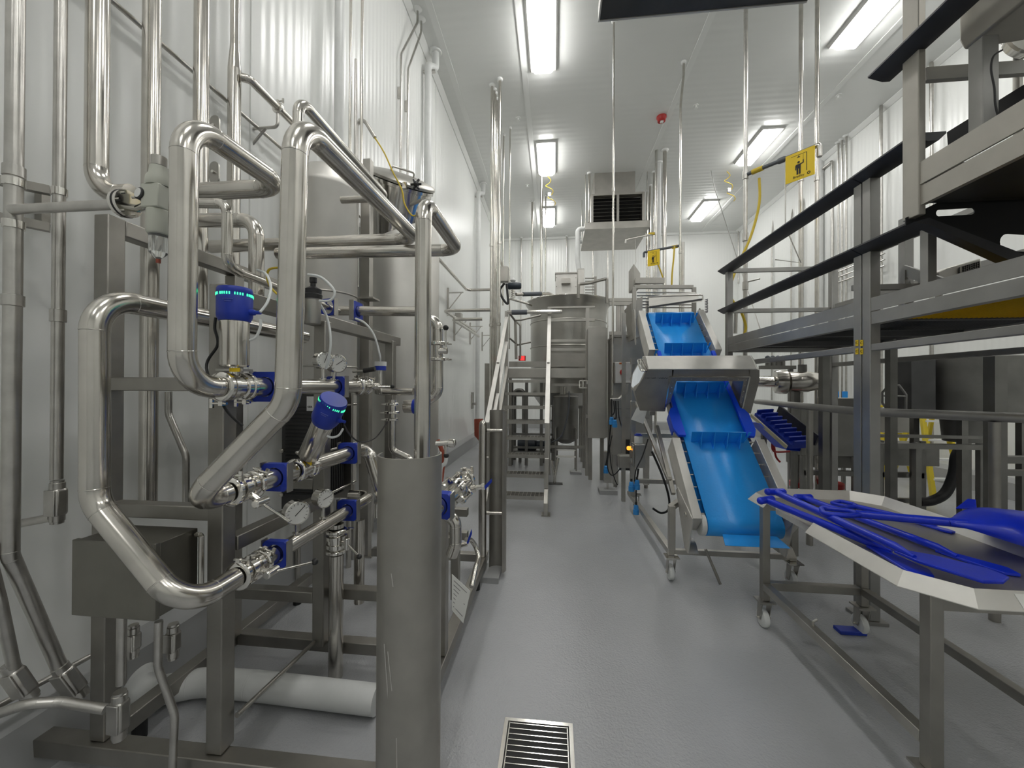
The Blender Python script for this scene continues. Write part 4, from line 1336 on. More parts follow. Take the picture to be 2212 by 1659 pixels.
# valve cluster left of the kettle
p = at(1088, 590, y=7.5)
t = thing('valve_box', 'small grey terminal box fixed to the pipe bundle left of the kettle', 'junction box', p)
a_, b_ = at(1079, 575, y=7.42), at(1097, 607, y=7.42)
MB().box2((a_.x, 7.42, b_.z), (b_.x, 7.58, a_.z)).build('enclosure', SHEET, t, bev=.006)
MB().tube([at(1085, 575, y=7.6), at(1080, 560, y=7.5), at(1075, 556, y=7.45)], .018, .03, 10).build('conduit', STEEL, t)
t = thing('valve_motor', 'dark blue-grey motor actuator on the valve left of the kettle', 'motor', at(1110, 630, y=7.7))
a_, b_ = at(1097, 618, y=7.7), at(1126, 618, y=7.7)
MB().lathe(a_, (1, 0, 0), [(0, .055), (.02, .07), ((b_ - a_).length - .03, .07), ((b_ - a_).length, .05)], 20).build('motor_body', MOTOR, t)
MB().lathe(at(1108, 608, y=7.7), (0, 0, 1), [(0, .05), (.02, .06), (.05, .045), (.075, .02)], 14).build('indicator_cap', WHITEP, t)
m = MB()
c = at(1108, 635, y=7.7)
for dz in (-.06, -.02, .02, .06):
    m.lathe(c + V((0, 0, dz - .008)), (0, 0, 1), [(0, .05), (.016, .05)], 16)
m.cyl(c - V((0, 0, .07)), c + V((0, 0, .1)), .02, n=12)
m.build('valve_body', POLISH, t)
run('pipe with a dark grey wrapped middle from the motor valve to the kettle rim', [at(1115, 636, y=7.72), at(1185, 634, y=8.3), at(1203, 643, y=8.5)], .032, .06)
qa, qb = at(1115, 636, y=7.72), at(1185, 634, y=8.3)
c0, c1 = qa.lerp(qb, .2), qa.lerp(qb, .75)
t = thing('pipe_wrap', 'dark grey rubber sleeve around the upper pipe to the kettle', 'sleeve', c0, 'grey sleeves on the kettle pipes')
MB().lathe(c0, c1 - c0, [(0, .034), (0, .043), ((c1 - c0).length, .043), ((c1 - c0).length, .034)], 18, False).build('sleeve', GREYPVC, t)
run('pale pipe crossing in front of the kettle just above the stairs', [at(1095, 675, y=7.05), at(1214, 673, y=7.05)], .035, .1, POLISH)
qa, qb = at(1095, 675, y=7.05), at(1214, 673, y=7.05)
c0, c1 = qa.lerp(qb, .09), qa.lerp(qb, .37)
t = thing('pipe_wrap', 'dark grey rubber sleeve around the lower pipe in front of the kettle', 'sleeve', c0, 'grey sleeves on the kettle pipes')
MB().lathe(c0, c1 - c0, [(0, .037), (0, .044), ((c1 - c0).length, .044), ((c1 - c0).length, .037)], 18, False).build('sleeve', GREYPVC, t)
run('thin pipe slanting from the motor valve down to the kettle rim', [at(1100, 645, y=7.7), at(1140, 656, y=7.8), at(1148, 660, y=7.9)], .022, .03)
hose('black_hose', 'thick black hose hanging below the grey terminal box', 'hose', [at(1090, 612, y=7.5), at(1080, 627, y=7.5), at(1086, 645, y=7.5), at(1097, 656, y=7.5), at(1096, 632, y=7.5), at(1094, 613, y=7.5)], .022, BLACK)
# pipes running along the left wall on brackets
xw = XL + .24
zA = at(948, 560, x=xw).z
yA = at(948, 560, x=xw).y
yB = 8.7
run('pipe running along the left wall, then turning right to the pipe bundle, upper one', [(xw, 4.85, zA), (xw, yB, zA), (-1.32, yB, zA)], .032, .1, group='pipes along the left wall')
zB = at(985, 688, x=xw).z
yC = at(1005, 680, x=xw).y
run('pipe coming from the far wall brackets and turning right to the bundle, lower one', [(xw, 9.6, zB + .0), (xw, 6.9, zB), (-1.12, 6.9, zB)], .03, .08, group='pipes along the left wall')
run('lower pipe of the pair running along the left wall to the far end', [(xw + .06, 9.8, zB - .10), (xw + .06, 7.25, zB - .10), (-1.34, 7.25, zB - .1)], .03, .08, group='pipes along the left wall')
p = at(992, 685, x=XL + .08)
t = thing('junction_box', 'small square junction box on the left wall at the start of the lower pipes', 'junction box', (XL + .08, p.y, p.z))
MB().box((XL + .075, p.y, p.z), (.13, .16, .17)).build('enclosure', SHEET, t, bev=.006)
MB().box((XL + .005, p.y, p.z), (.008, .2, .05)).build('wall_mount', STEELB, t)
for px, py, lab in ((968, 645, 'nearest'), (982, 702, 'second'), (1016, 715, 'third'), (1042, 733, 'farthest')):
    y = at(px, py, x=XL + .02).y
    z = at(px, py, x=XL + .02).z
    t = thing('wall_bracket', 'triangular pipe bracket on the left wall, ' + lab + ' of the four', 'bracket', (XL, y, z), 'triangular brackets on the left wall')
    MB().box2((XL + .001, y - .02, z - .35), (XL + .035, y + .02, z + .22)).build('wall_plate', STEELB, t)
    MB().bar((XL + .036, y, z + .12), (XL + .34, y, z + .12), .022).build('arm', STEELB, t)
    MB().bar((XL + .036, y, z - .22), (XL + .30, y, z + .11), .018).build('strut', STEELB, t)
# hose reels and fittings on the far left wall
y = at(1030, 900, x=XL + .1).y
for k, (px, lab) in enumerate(((1027, 'bundle of red hose hanging on the left wall'), (1034, 'second loop of red hose on the left wall'))):
    t = thing('hose_bundle', lab, 'hose', at(px, 960, x=XL + .14), 'red hoses on the left wall')
    for j in range(5):
        m = MB()
        cx = at(px, 905, x=XL + .22 + j * .02)
        pts = [cx + V((.02 * j, (a_ - .5) * .10 + j * .02 - .04, -.42 * (1 - (2 * a_ - 1) ** 2) * (1 + .06 * j))) for a_ in [q / 12 for q in range(13)]]
        MB().tube(pts, .014, 0, 8).build('hanging_loop', REDH, t)
p = at(1021, 865, x=XL + .02)
t = thing('hose_rack', 'small steel hose hanger plate on the left wall above the red hose', 'rack', p)
MB().box2((XL + .001, p.y - .12, p.z - .22), (XL + .03, p.y + .12, p.z + .22)).build('plate', STEELB, t)
MB().box2((XL + .031, p.y - .05, p.z - .12), (XL + .12, p.y + .05, p.z - .06)).build('hanging_hook', STEELB, t)
t = thing('vertical_stand', 'grey upright steel panel behind the foot of the stair rail by the left wall', 'panel', at(1052, 870, y=7.6))
a_, b_ = at(1047, 785, y=7.6), at(1056, 940, y=7.6)
MB().box2((a_.x, 7.6, 0), (b_.x, 7.66, a_.z)).build('panel', STEELD, t)
MB().box2((a_.x - .04, 7.58, 0), (b_.x + .04, 7.72, .012)).build('base', STEELD, t)

# stuff under the platform: small vat and its frame, pipe tangle
vc = at(1222, 900, y=7.5)
vc.z = 0
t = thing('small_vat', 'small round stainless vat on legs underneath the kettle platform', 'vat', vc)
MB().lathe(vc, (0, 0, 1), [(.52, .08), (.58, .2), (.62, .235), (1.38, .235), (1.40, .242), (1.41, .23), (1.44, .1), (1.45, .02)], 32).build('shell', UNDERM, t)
MB().cyl(vc + V((-.06, -.05, 1.44)), vc + V((-.06, -.05, 1.58)), .05, n=16).build('nozzle', STEELB, t)
for sx in (-.19, .19):
    MB().tube([vc + V((sx, -.18, .0)), vc + V((sx, -.18, .80)), vc + V((sx * .95, -.2, .84))], .014, .02, 10).build('leg', STEELB, t)
    MB().cyl(vc + V((sx, .18, 0)), vc + V((sx, .18, .62)), .016, n=10).build('leg', STEELB, t)
MB().box(vc + V((0, -.18, .30)), (.38, .02, .035)).build('cross_rail', POLISH, t)
MB().box(vc + V((0, -.18, .42)), (.38, .02, .02)).build('cross_rail', POLISH, t)
MB().box(vc + V((.18, -.2, .02)), (.2, .2, .04)).build('floor_block', GREYGROUT, t)
hose('grey_hose', 'grey hose curving over the front of the small vat', 'hose', [vc + V((.05, -.26, 1.5)), vc + V((.05, -.29, 1.25)), vc + V((.0, -.30, .95)), vc + V((-.10, -.30, .68)), vc + V((-.30, -.26, .55))], .012, GREYPVC)
t = thing('floor_valve', 'Y-shaped pipe stub rising from a floor grate in front of the small vat', 'pipe', at(1198, 1045, z=0))
c = at(1198, 1045, z=0)
MB().cyl(c, c + V((0, 0, .12)), .026, n=14).build('stub', STEEL, t)
MB().cyl(c + V((0, 0, .1)), c + V((-.06, 0, .38)), .022, n=14).build('branch', STEEL, t)
MB().cyl(c + V((0, 0, .1)), c + V((.06, .02, .42)), .022, n=14).build('branch', STEEL, t)
MB().box(c + V((-.02, 0, .004)), (.30, .14, .006)).build('grate', DARKST, t)
t = thing('pump_skid', 'dark pump and pipe assembly under the platform behind the stairs', 'pump', (-.55, 8.1, 0))
MB().lathe((-.75, 8.2, .38), (1, 0, 0), [(0, .1), (.02, .16), (.36, .16), (.4, .08), (.55, .08), (.56, .13), (.7, .13)], 22).build('motor', MOTOR, t)
for x in (-.7, -.2):
    MB().bar((x, 8.2, 0), (x, 8.2, .25), .06).build('stand', UNDERM, t)
MB().box2((-.85, 8.02, .245), (.0, 8.38, .27)).build('base_plate', UNDERM, t)
MB().tube([(-.08, 8.2, .38), (.02, 8.2, .38), (.02, 8.2, 1.0)], .04, .08, 14).build('riser_pipe', UNDERM, t)
MB().tube([(-.86, 8.5, .0), (-.86, 8.5, 1.5), (-.64, 8.5, 1.5), (-.64, 8.5, .3)], .05, .12, 14).build('loop_pipe', UNDERM, t)
for k in range(4):
    MB().bar((-.85 + k * .3, 7.93, 0), (-.85 + k * .3, 7.93, 1.7 if k < 3 else 1.0), .06).build('support', UNDERM, t)
for z in (.35, .62, .9, 1.15, 1.4):
    MB().bar((-.9, 7.985, z), (.45 if z < 1 else -.15, 7.985, z), .04).build('rail', UNDERM, t)
p = at(1128, 774, y=7.9)
t = thing('exit_display', 'small red lit display box on the platform left of the kettle', 'display', p)
MB().box(p, (.14, .08, .1)).build('case', RED, t)
MB().box(p - V((-.01, .042, 0)), (.08, .004, .085)).build('lit_panel', REDLED, t)

# ------------------------------------------------------------------ tall cabinet and boxes right of the stairs
a_, b_ = at(1270, 945, y=6.6), at(1313, 707, y=6.6)
t = thing('tall_cabinet', 'tall narrow grey steel cabinet hanging right of the stairs', 'cabinet', ((a_.x + b_.x) / 2, 6.7, a_.z))
MB().box2((a_.x, 6.62, a_.z), (b_.x, 6.95, b_.z)).build('enclosure', SHEET, t, bev=.004)
MB().box2((a_.x - .005, 6.595, a_.z - .01), (b_.x - .03, 6.617, b_.z + .01)).build('door', SHEET, t, bev=.003)
for z in (1.66, 1.1):
    MB().box2((a_.x - .03, 6.6, z - .03), (a_.x - .006, 6.64, z + .03)).build('hinge', STEELB, t)
for x in (a_.x + .06, b_.x - .06):
    MB().bar((x, 6.85, 0), (x, 6.85, a_.z - .001), .06).build('leg', STEELD, t)
c = at(1245, 790 + 38, y=6.9)
t = thing('clamp_bracket', 'open square bracket joining the platform brace to the tall cabinet', 'bracket', at(1262, 830, y=6.7))
c = at(1262, 830, y=6.7)
for z in (.06, -.06):
    MB().bar(c + V((-.08, 0, z)), c + V((.05, 0, z)), .014).build('arm', POLISH, t)
for x in (-.08, -.02):
    MB().bar(c + V((x, 0, -.06)), c + V((x, 0, .06)), .014).build('side', POLISH, t)
a_, b_ = at(1323, 1010, y=6.3), at(1374, 728, y=6.3)
t = thing('machine_cabinet', 'wide grey steel machine housing behind the red stop button box', 'cabinet', (a_.x, 6.4, 0))
MB().box2((a_.x, 6.3, .52), (b_.x + .25, 6.9, b_.z)).build('enclosure', SHEET, t, bev=.006)
MB().box2((a_.x - .006, 6.27, b_.z + .001), (b_.x + .02, 6.9, b_.z + .03)).build('lid', STEELB, t)
for z in (1.24, 1.1):
    MB().box2((a_.x + .01, 6.292, z), (b_.x + .2, 6.299, z + .015)).build('seam', STEELD, t)
for x in (a_.x + .06, b_.x + .18):
    MB().bar((x, 6.4, .05), (x, 6.4, .519), .08).build('leg', STEELB, t)
    MB().cyl((x, 6.4, 0), (x, 6.4, .05), .03, n=12).build('foot', STEELD, t)
for px, py, s in ((1362, 965, .26), (1352, 1004, .2)):
    q = at(px, py, y=6.28)
    MB().box(q, (s, .03, s * .85)).build('opening', DARKIN, t)
p0, p1 = at(1329, 782, y=6.05), at(1365, 828, y=6.05)
t = thing('stop_button_box', 'grey control box with a red mushroom stop button and an orange tag', 'control box', (p0.x, 6.05, p1.z))
MB().box2((p0.x, 6.06, p1.z), (p1.x, 6.262, p0.z)).build('enclosure', SHEET, t, bev=.005)
MB().box2((p0.x + .004, 6.045, p1.z + .004), (p1.x - .004, 6.059, p0.z - .004)).build('door', SHEETW, t, bev=.003)
c = at(1345, 804, y=6.04)
MB().lathe(c + V((0, .004, 0)), (0, -1, 0), [(0, .022), (.015, .022), (.017, .044), (.032, .044), (.04, .036)], 20).build('stop_button', RED, t)
c = at(1345, 785, y=6.043)
MB().box(c, (.10, .003, .026)).build('orange_tag', mat('orange_tag', (.45, .12, .02), .5), t)
c = at(1356, 824, y=6.043)
MB().box(c, (.075, .003, .024)).build('white_tag', PAPER, t)
run('curved grey conduit from the stop button box down to the hanging cables', [at(1354, 829, y=6.15), at(1352, 848, y=6.15), at(1338, 862, y=6.15), at(1318, 864, y=6.15)], .026, .06, CONDUIT, name='conduit_drop', cat='conduit')
# hanging cables with light blue plugs
CB = [([(1321, 862), (1321, 900), (1316, 950), (1312, 985), (1309, 1005)], (1309, 1013), 'lower left light blue plug dangling below the cables'),
      ([(1326, 866), (1327, 890), (1322, 897)], (1321, 908), 'upper light blue plug among the cables beside the tall cabinet'),
      ([(1330, 866), (1331, 900), (1329, 905)], (1328, 914), 'second light blue plug just right of the upper plug')]
for i, (pts, pl, lab) in enumerate(CB):
    hose('hanging_cable', ['black cable falling straight to the lowest plug beside the tall cabinet', 'short black cable holding the upper blue plug', 'short black cable behind the second blue plug'][i], 'cable', [at(x, y, y=5.88 - .05 * i) for x, y in pts], .010, BLACK)
    c = at(*pl, y=5.88 - .05 * i)
    t = thing('power_plug', lab, 'plug', c, 'light blue industrial plugs')
    MB().lathe(c + V((0, 0, .05)), (0, 0, -1), [(0, .016), (.012, .028), (.05, .03), (.052, .036), (.11, .036)], 16).build('shell', LBLUE, t)
    MB().cyl(c + V((0, 0, .052)), c + V((0, 0, .075)), .014, n=10).build('cord_gland', BLACKP, t)
hose('hanging_cable', 'long black cable swinging to the right below the grey conduit', 'cable', [at(1335, 866, y=6.0), at(1337, 900, y=6.0), at(1345, 930, y=6.0), at(1346, 948, y=6.0)], .008, BLACK)
hose('hanging_cable', 'black cable looping near the floor under the machine housing', 'cable', [at(1322, 940, y=5.7), at(1312, 1000, y=5.7), at(1320, 1026, y=5.7), at(1335, 1018, y=5.7), at(1350, 990, y=5.7)], .008, BLACK)
hose('hanging_cable', 'black cable trailing to the floor beside the grey floor block', 'cable', [at(1316, 960, y=5.62), at(1320, 1005, y=5.62), at(1328, 1035, y=5.62), at(1334, 1048, y=5.62)], .007, BLACK)
c = at(1313, 1066, z=0)
t = thing('levelling_foot', 'grey floor block with a levelling foot under the machine housing', 'foot', c)
MB().box2((c.x - .13, c.y - .08, 0), (c.x + .13, c.y + .16, .06)).build('block', GREYGROUT, t)
MB().cyl((c.x + .0, c.y + .04, .06), (c.x + .0, c.y + .04, .16), .016, n=10).build('stem', POLISH, t)
MB().bar((c.x, c.y + .04, .16), (c.x, c.y + .04, .62), .11).build('post', STEELB, t)

# ------------------------------------------------------------------ tanks behind the pipe frame
tc_ = V((-1.74, 4.35, 0))
t = thing('holding_tank', 'tall stainless tank with a tilted clamped manway lid behind the pipe loops', 'tank', tc_ + V((0, 0, .35)))
rt = .42
MB().lathe(tc_, (0, 0, 1), [(.40, .06), (.50, .3), (.62, rt - .01), (.64, rt), (3.30, rt), (3.42, rt - .03), (3.52, rt - .12), (3.58, .2), (3.60, .02)], 48).build('shell', TANKM, t)
mo = V((.36, -.42, .83)).normalized()
mc = at(868, 384, y=4.0) - mo * .28
MB().lathe(mc, mo, [(-.30, .34), (.20, .335), (.205, .35), (.235, .35), (.24, .33)], 40).build('manway_neck', POLISH, t)
lid = MB().lathe(mc, mo, [(.243, .33), (.246, .358), (.27, .358), (.285, .34), (.31, .2), (.318, .01)], 40).build('manway_lid', STEELB, t)
xx = mo.cross(V((0, 0, 1))).normalized()
yy_ = mo.cross(xx)
MB().tube([mc + mo * .30 + xx * .12, mc + mo * .36 + xx * .12, mc + mo * .36 - xx * .12, mc + mo * .30 - xx * .12], .010, .02, 10).build('handle', STEEL, lid)
for a in (250, 310, 20, 80):
    d = xx * math.cos(R(a)) + yy_ * math.sin(R(a))
    MB().box(mc + mo * .25 + d * .365, (.04, .04, .06)).build('lid_clamp', POLISH, lid)
kn = at(899, 398, y=mc.y - .40)
m = MB()
m.ball(kn, .03)
for k in range(6):
    d = V((math.cos(k * PI / 3), 0, math.sin(k * PI / 3)))
    m.cyl(kn + d * .01, kn + d * .055, .014, .011, 8)
m.build('clamp_knob', BLACKP, t)
b0_ = at(885, 440, y=4.0)
MB().cyl(b0_ + V((.0, .12, .02)), b0_ - V((.02, .06, .02)), .05, n=20).build('side_nozzle', POLISH, t)
MB().cyl(at(878, 445, y=3.9), at(912, 432, y=3.9), .018, n=12).build('probe', STEELB, t)
for a in (45, 135, 225, 315):
    d = V((math.cos(R(a)), math.sin(R(a)), 0)) * .34
    MB().cyl(tc_ + d, tc_ + d + V((0, 0, .66)), .03, n=14).build('leg', STEEL, t)
hose('signal_cable', 'thin yellow cable looping from the hooked pipe down over the tank lid', 'cable', [at(810, 298, y=3.58), at(830, 330, y=3.52), at(848, 370, y=3.5), at(868, 410, y=3.5), at(874, 440, y=3.5), at(890, 465, y=3.5), at(905, 462, y=3.5)], .007, YELLOWC)
run('hook shaped conduit arching over the tank lid with a yellow cable coming out', [at(771, 620, y=3.58), at(771, 262, y=3.58), at(786, 258, y=3.58), at(810, 297, y=3.58)], .017, .07, CONDUIT, name='conduit_drop', cat='conduit')
t = thing('steel_column', 'square steel column standing between the two tanks', 'column post', at(788, 700, y=3.75))
a_, b_ = at(777, 340, y=3.48), at(798, 340, y=3.48)
MB().box2((a_.x, 3.50, 0), (b_.x, 3.57, a_.z)).build('post', STEELB, t, bev=.004)
q = at(795, 643, y=3.4)
MB().box2((a_.x + .05, 3.36, q.z - .015), (b_.x + .10, 3.499, q.z)).build('shelf_bracket', STEELB, t)
MB().box2((a_.x - .02, 3.48, 0), (b_.x + .04, 3.62, .012)).build('base', STEELB, t)
tc2 = V((-1.93, 3.15, 0))
t = thing('holding_tank', 'slimmer tank with a domed top left of the square column, behind the tallest loop', 'tank', tc2 + V((0, 0, .66)))
MB().lathe(tc2, (0, 0, 1), [(.68, .02), (.70, .15), (.76, .25), (3.22, .25), (3.23, .256), (3.26, .256), (3.27, .25), (3.33, .24), (3.40, .18), (3.43, .02)], 44).build('shell', TANKM, t)
for z in (.95, 1.75, 2.35):
    MB().ring(tc2 + V((0, 0, z)), (0, 0, 1), .251, .008, 44).build('band', STEELB, t)
for a in (45, 135, 225, 315):
    d = V((math.cos(R(a)), math.sin(R(a)), 0)) * .2
    MB().cyl(tc2 + d, tc2 + d + V((0, 0, .78)), .022, n=12).build('leg', STEEL, t)
q0 = at(766, 640, y=3.44)
t = run('slim vertical pipe in front of the square column between the tanks', [(q0.x, 3.44, 4.6), (q0.x, 3.44, 0)], .014, .1, CONDUIT)
for px, lab in ((757, 'thin conduit rising to the ceiling behind the pipe loops, left of the hooked one'), (782, 'thin conduit rising to the ceiling beside the hooked conduit')):
    c = at(px, 100, y=3.3)
    drop('ceiling_conduit', lab, 'conduit', 0, 0, 3.47, .013, cx=(c.x, 3.3, ZC))
# ------------------------------------------------------------------ inclined blue belt conveyor
bl, br = 1.155, 1.695                                   # belt edges
yb0, zb0, yb1, zb1 = 3.12, .60, 5.02, 2.50
bd = V((0, yb1 - yb0, zb1 - zb0))
BL = bd.length
bd.normalize()
bn = V((0, -bd.z, bd.y))                                # out of the belt, towards the viewer


def bp(s, x, h=0.):
    return V((x, yb0, zb0)) + bd * s + bn * h


t = thing('incline_conveyor', 'steep bright blue belt conveyor rolling on casters beside the mezzanine', 'conveyor', (1.425, 3.9, 0))
rr = .085
prof = []
for k in range(13):
    a = PI * k / 12
    prof.append(bp(-rr * math.sin(a), 0, -rr + rr * math.cos(a)))
prof = prof[::-1]
prof = prof + []
topc = [bp(BL + rr * math.sin(PI * k / 12), 0, -rr + rr * math.cos(PI * k / 12)) for k in range(13)]
loop = [p for p in prof] + topc
m = MB()
n = len(loop)
vs = [V((bl, p.y, p.z)) for p in loop] + [V((br, p.y, p.z)) for p in loop]
m.add(vs, [(i, (i + 1) % n, n + (i + 1) % n, n + i) for i in range(n)])
belt = m.build('belt', BELT, t, 50)
so = belt.modifiers.new('thick', 'SOLIDIFY')
so.thickness = .005
for s in (.719, 1.324, 1.93, 2.483):
    f = MB()
    x0, x1 = bl + .05, br - .05
    f.prism([bp(s, x0, .003), bp(s + .005, x0 - .022, .14), bp(s + .010, x0 - .022, .14), bp(s + .008, x0, .003)], (x1 - x0, 0, 0))
    f.prism([bp(s, x1 - .001, .003), bp(s + .005, x1 - .001, .14), bp(s + .005, x1 + .02, .14)], bd * .005)
    for j in range(4):
        x = x0 + .06 + j * (x1 - x0 - .12) / 3
        f.prism([bp(s + .002, x, .003), bp(s + .004, x, .132), bp(s - .006, x, .12), bp(s - .075, x, .003)], (.007, 0, 0))
    f.build('flight', BELT, t)
# last flight hanging at the tail
f = MB()
q = bp(-.075, bl, -.055)
f.prism([q + V((.10, -.012, -.01)), q + V((br - bl - .06, -.012, -.01)), q + V((br - bl - .02, -.11, -.055)), q + V((.08, -.11, -.055))], (0, .004, -.004))
f.build('flight', BELT, t)
# side frames
for x, sg, inner in ((bl - .115, 1, bl), (br + .045, 1, br)):
    w = .07
    for (s0, s1) in ((-.02, .74), (1.95, BL + .02)):
        m = MB()
        m.prism([bp(s0, x, .035), bp(s0, x + w, .035), bp(s0, x + w, -.16), bp(s0, x, -.16)], bd * (s1 - s0))
        m.build('side_frame', SHEETW, t, bev=.004)
    m = MB()
    xi = inner - .036 if x < bl else inner + .008
    m.prism([bp(.741, xi, -.02), bp(.741, xi + .028, -.02), bp(.741, xi + .028, -.12), bp(.741, xi, -.12)], bd * 1.208)
    m.build('side_frame', STEELB, t)
    m = MB()
    for k in range(22):
        s = .05 + k * .115
        a_, b_ = (x + w, inner) if x < bl else (inner, x)
        m.bar(bp(s, min(a_, b_), -.012), bp(s, max(a_, b_), -.012), .008)
    m.build('carry_rod_pattern', POLISH, t)
# tail bearing plates
for x in (bl - .12, br + .05):
    m = MB()
    m.prism([bp(-.02, x, .03), bp(.34, x, -.12), bp(.34, x, -.17), bp(-.10, x, -.30), bp(-.16, x, -.26)], (.012, 0, 0))
    m.build('tail_plate', SHEETW, t, bev=.002)
    m = MB()
    m.prism([bp(-.16, x + .013, -.26), bp(-.10, x + .013, -.30), bp(-.10, x + .085, -.30), bp(-.16, x + .085, -.26)], bd * .08)
    m.build('tail_flange', STEELB, t)
    MB().lathe(bp(.06, x - .006, -.06), (-1, 0, 0), [(0, .02), (.01, .02), (.012, .012)], 14).build('shaft_end', POLISH, t)
MB().cyl(bp(-.0, bl - .04, -.085), bp(-.0, bl - .004, -.085), .082, n=28).build('end_disc', WHITEP, t)
# deep blue guides beside the belt at the detector
for x0, sg in ((bl, -1), (br, 1)):
    a_ = x0 - .0 * sg
    m = MB()
    pr = [bp(.77, x0 - sg * .012, .008), bp(.77, x0 + sg * .05, .008), bp(.84, x0 + sg * .080, .008), bp(1.03, x0 + sg * .085, .008), bp(1.085, x0 + sg * .06, .008), bp(1.10, x0 + sg * .032, .008), bp(1.93, x0 + sg * .03, .008), bp(1.93, x0 - sg * .004, .008), bp(1.20, x0 - sg * .004, .008)]
    m.prism(pr, bn * .028)
    m.build('belt_guide', BLUEG, t)
    m = MB()
    m.prism([bp(.84, x0 + sg * .07, .007), bp(.84, x0 + sg * .08, .007), bp(1.03, x0 + sg * .085, .007), bp(1.03, x0 + sg * .075, .007)], -bn * .07)
    m.build('guide_flange', BLUEG, t)
# lower frame on casters
XA, XBc, Y0, Y1 = .965, 1.90, 3.36, 5.22
fr = []


def fbar(p, q, w=.05, nm='frame_tube', h=None, mt=None):
    return MB().bar(p, q, w, h or w).build(nm, mt or STEELB, t, bev=.003)


for x in (XA, XBc):
    fbar((x, Y0, .235), (x, Y1 - .03, .235), .05)
    fbar((x, Y0, .26), (x, Y0, .62), .05, 'frame_post')
    fbar((x, Y0 + .02, .60), (x + (.12 if x < 1.4 else -.12), Y0 + .16, .62), .045)
    fbar((x, Y1 - .25, .26), (x, Y1 - .25, 1.42 if x < 1.4 else 1.9), .06, 'frame_post')
    fbar((x + (.07 if x < 1.4 else -.07), Y1 + .1, .2), (x + (.07 if x < 1.4 else -.07), Y1 + .1, 1.9), .05, 'frame_post')
fbar((XA + .025, Y0 + .02, .24), (XBc - .025, Y0 + .02, .24), .04)
fbar((XA + .03, Y1 - .25, .44), (XBc - .03, Y1 - .25, .44), .05)
fbar((XA + .03, Y1 - .25, 1.0), (XBc - .03, Y1 - .25, 1.0), .05)
fbar(bp(.42, bl - .16, -.16), (XA + .04, Y1 - .27, 1.40), .035, 'brace')
fbar(bp(.30, bl - .15, -.17), bp(1.05, bl - .15, -.19), .035, 'brace')
fbar(bp(.30, br + .16, -.16), (XBc - .05, Y0 + .04, .27), .04, 'brace')
for k, (x, y) in enumerate(((XA, Y0), (XBc, Y0), (XA + .1, Y1), (XBc - .1, Y1))):
    zt = .21
    MB().box((x, y, zt - .006), (.105, .10, .01)).build('caster_plate', POLISH, t)
    yo = .03
    m = MB()
    for sx in (-1, 1):
        m.prism([(x + sx * .026, y - .03, zt - .012), (x + sx * .026, y + .035, zt - .012), (x + sx * .026, y + yo + .02, .055), (x + sx * .026, y + yo - .02, .055)], (.004 * sx, 0, 0))
    m.box((x, y, zt - .018), (.056, .07, .012))
    m.build('caster_fork', STEELB, t)
    MB().lathe((x - .021, y + yo, .0635), (1, 0, 0), [(0, .05), (.004, .060), (.012, .0635), (.03, .0635), (.038, .060), (.042, .05)], 28).build('caster_wheel', WHITEP, t)
    MB().cyl((x - .04, y + yo, .0635), (x + .04, y + yo, .0635), .008, n=10).build('caster_axle', POLISH, t)
# thin rods lying under the conveyor, threaded tie rod
MB().cyl(at(1524, 1186, y=3.3), at(1556, 1262, y=3.25), .011, n=10).build('tie_rod', STEELD, t)
# head end of the conveyor
hx0, hx1 = bl - .16, br + .09
for hx in (hx0, hx1):
    MB().prism([bp(BL + .03, hx, .0), bp(BL + .10, hx, .0), bp(BL + .10, hx, -.25), bp(BL - .3, hx, -.25)], (.012, 0, 0)).build('head_plate', SHEET, t)
MB().box2((XA, Y1 - .12, 1.88), (XBc, Y1 - .06, 1.96)).build('frame_tube', STEELB, t)

# ------------------------------------------------------------------ metal detector head around the belt
t = thing('metal_detector', 'angular grey metal detector head straddling the blue belt', 'metal detector', (1.36, 4.0, 1.37))
DO = V((0, 3.91, 1.39))
DH, DD = V((0, -math.sin(R(27)), math.cos(R(27)))), V((0, math.cos(R(27)), math.sin(R(27))))


def dp(x, h, d=0.):
    return V((x, 0, 0)) + DO + DH * h + DD * d


def dat(px, py):
    """x and h of a pixel on the detector's sloping front plane"""
    r_ = _f + RGT * ((px - CX) / F) - UPV * ((py - CY) / F)
    k = DD.dot(DO - EYE) / DD.dot(r_)
    p = EYE + r_ * k
    return p.x, DH.dot(p - DO)


dep = .28
L_o = [dat(*q) for q in ((1400, 799), (1452, 799), (1452, 817), (1437, 889), (1382, 887), (1371, 846))]
R_o = [dat(*q) for q in ((1617, 799), (1641, 799), (1641, 822), (1622, 894), (1600, 889), (1616, 817))]
htop = dat(1400, 799)[1]
hop = dat(1452, 821)[1]
apx0, apx1 = dat(1452, 821)[0], dat(1616, 821)[0]
MB().prism([dp(x, h) for x, h in L_o], DD * dep).build('pillar', STEELD, t, bev=.003)
MB().prism([dp(x, h) for x, h in R_o], DD * dep).build('pillar', STEELD, t, bev=.003)
MB().prism([dp(apx0 + .001, hop), dp(apx1 - .001, hop), dp(apx1 - .001, htop - .002), dp(apx0 + .001, htop - .002)], DD * dep).build('bridge', STEELD, t)
mx0, mx1 = L_o[0][0], R_o[1][0]
m = MB()
m.prism([dp(mx0, htop + .002, -.004), dp(mx0, htop + .012, -.004), dp(mx0, htop + .062, .11), dp(mx0, htop + .072, .16), dp(mx0, htop + .022, dep - .01), dp(mx0, htop + .012, dep), dp(mx0, htop + .002, dep)], (mx1 - mx0 - .03, 0, 0))
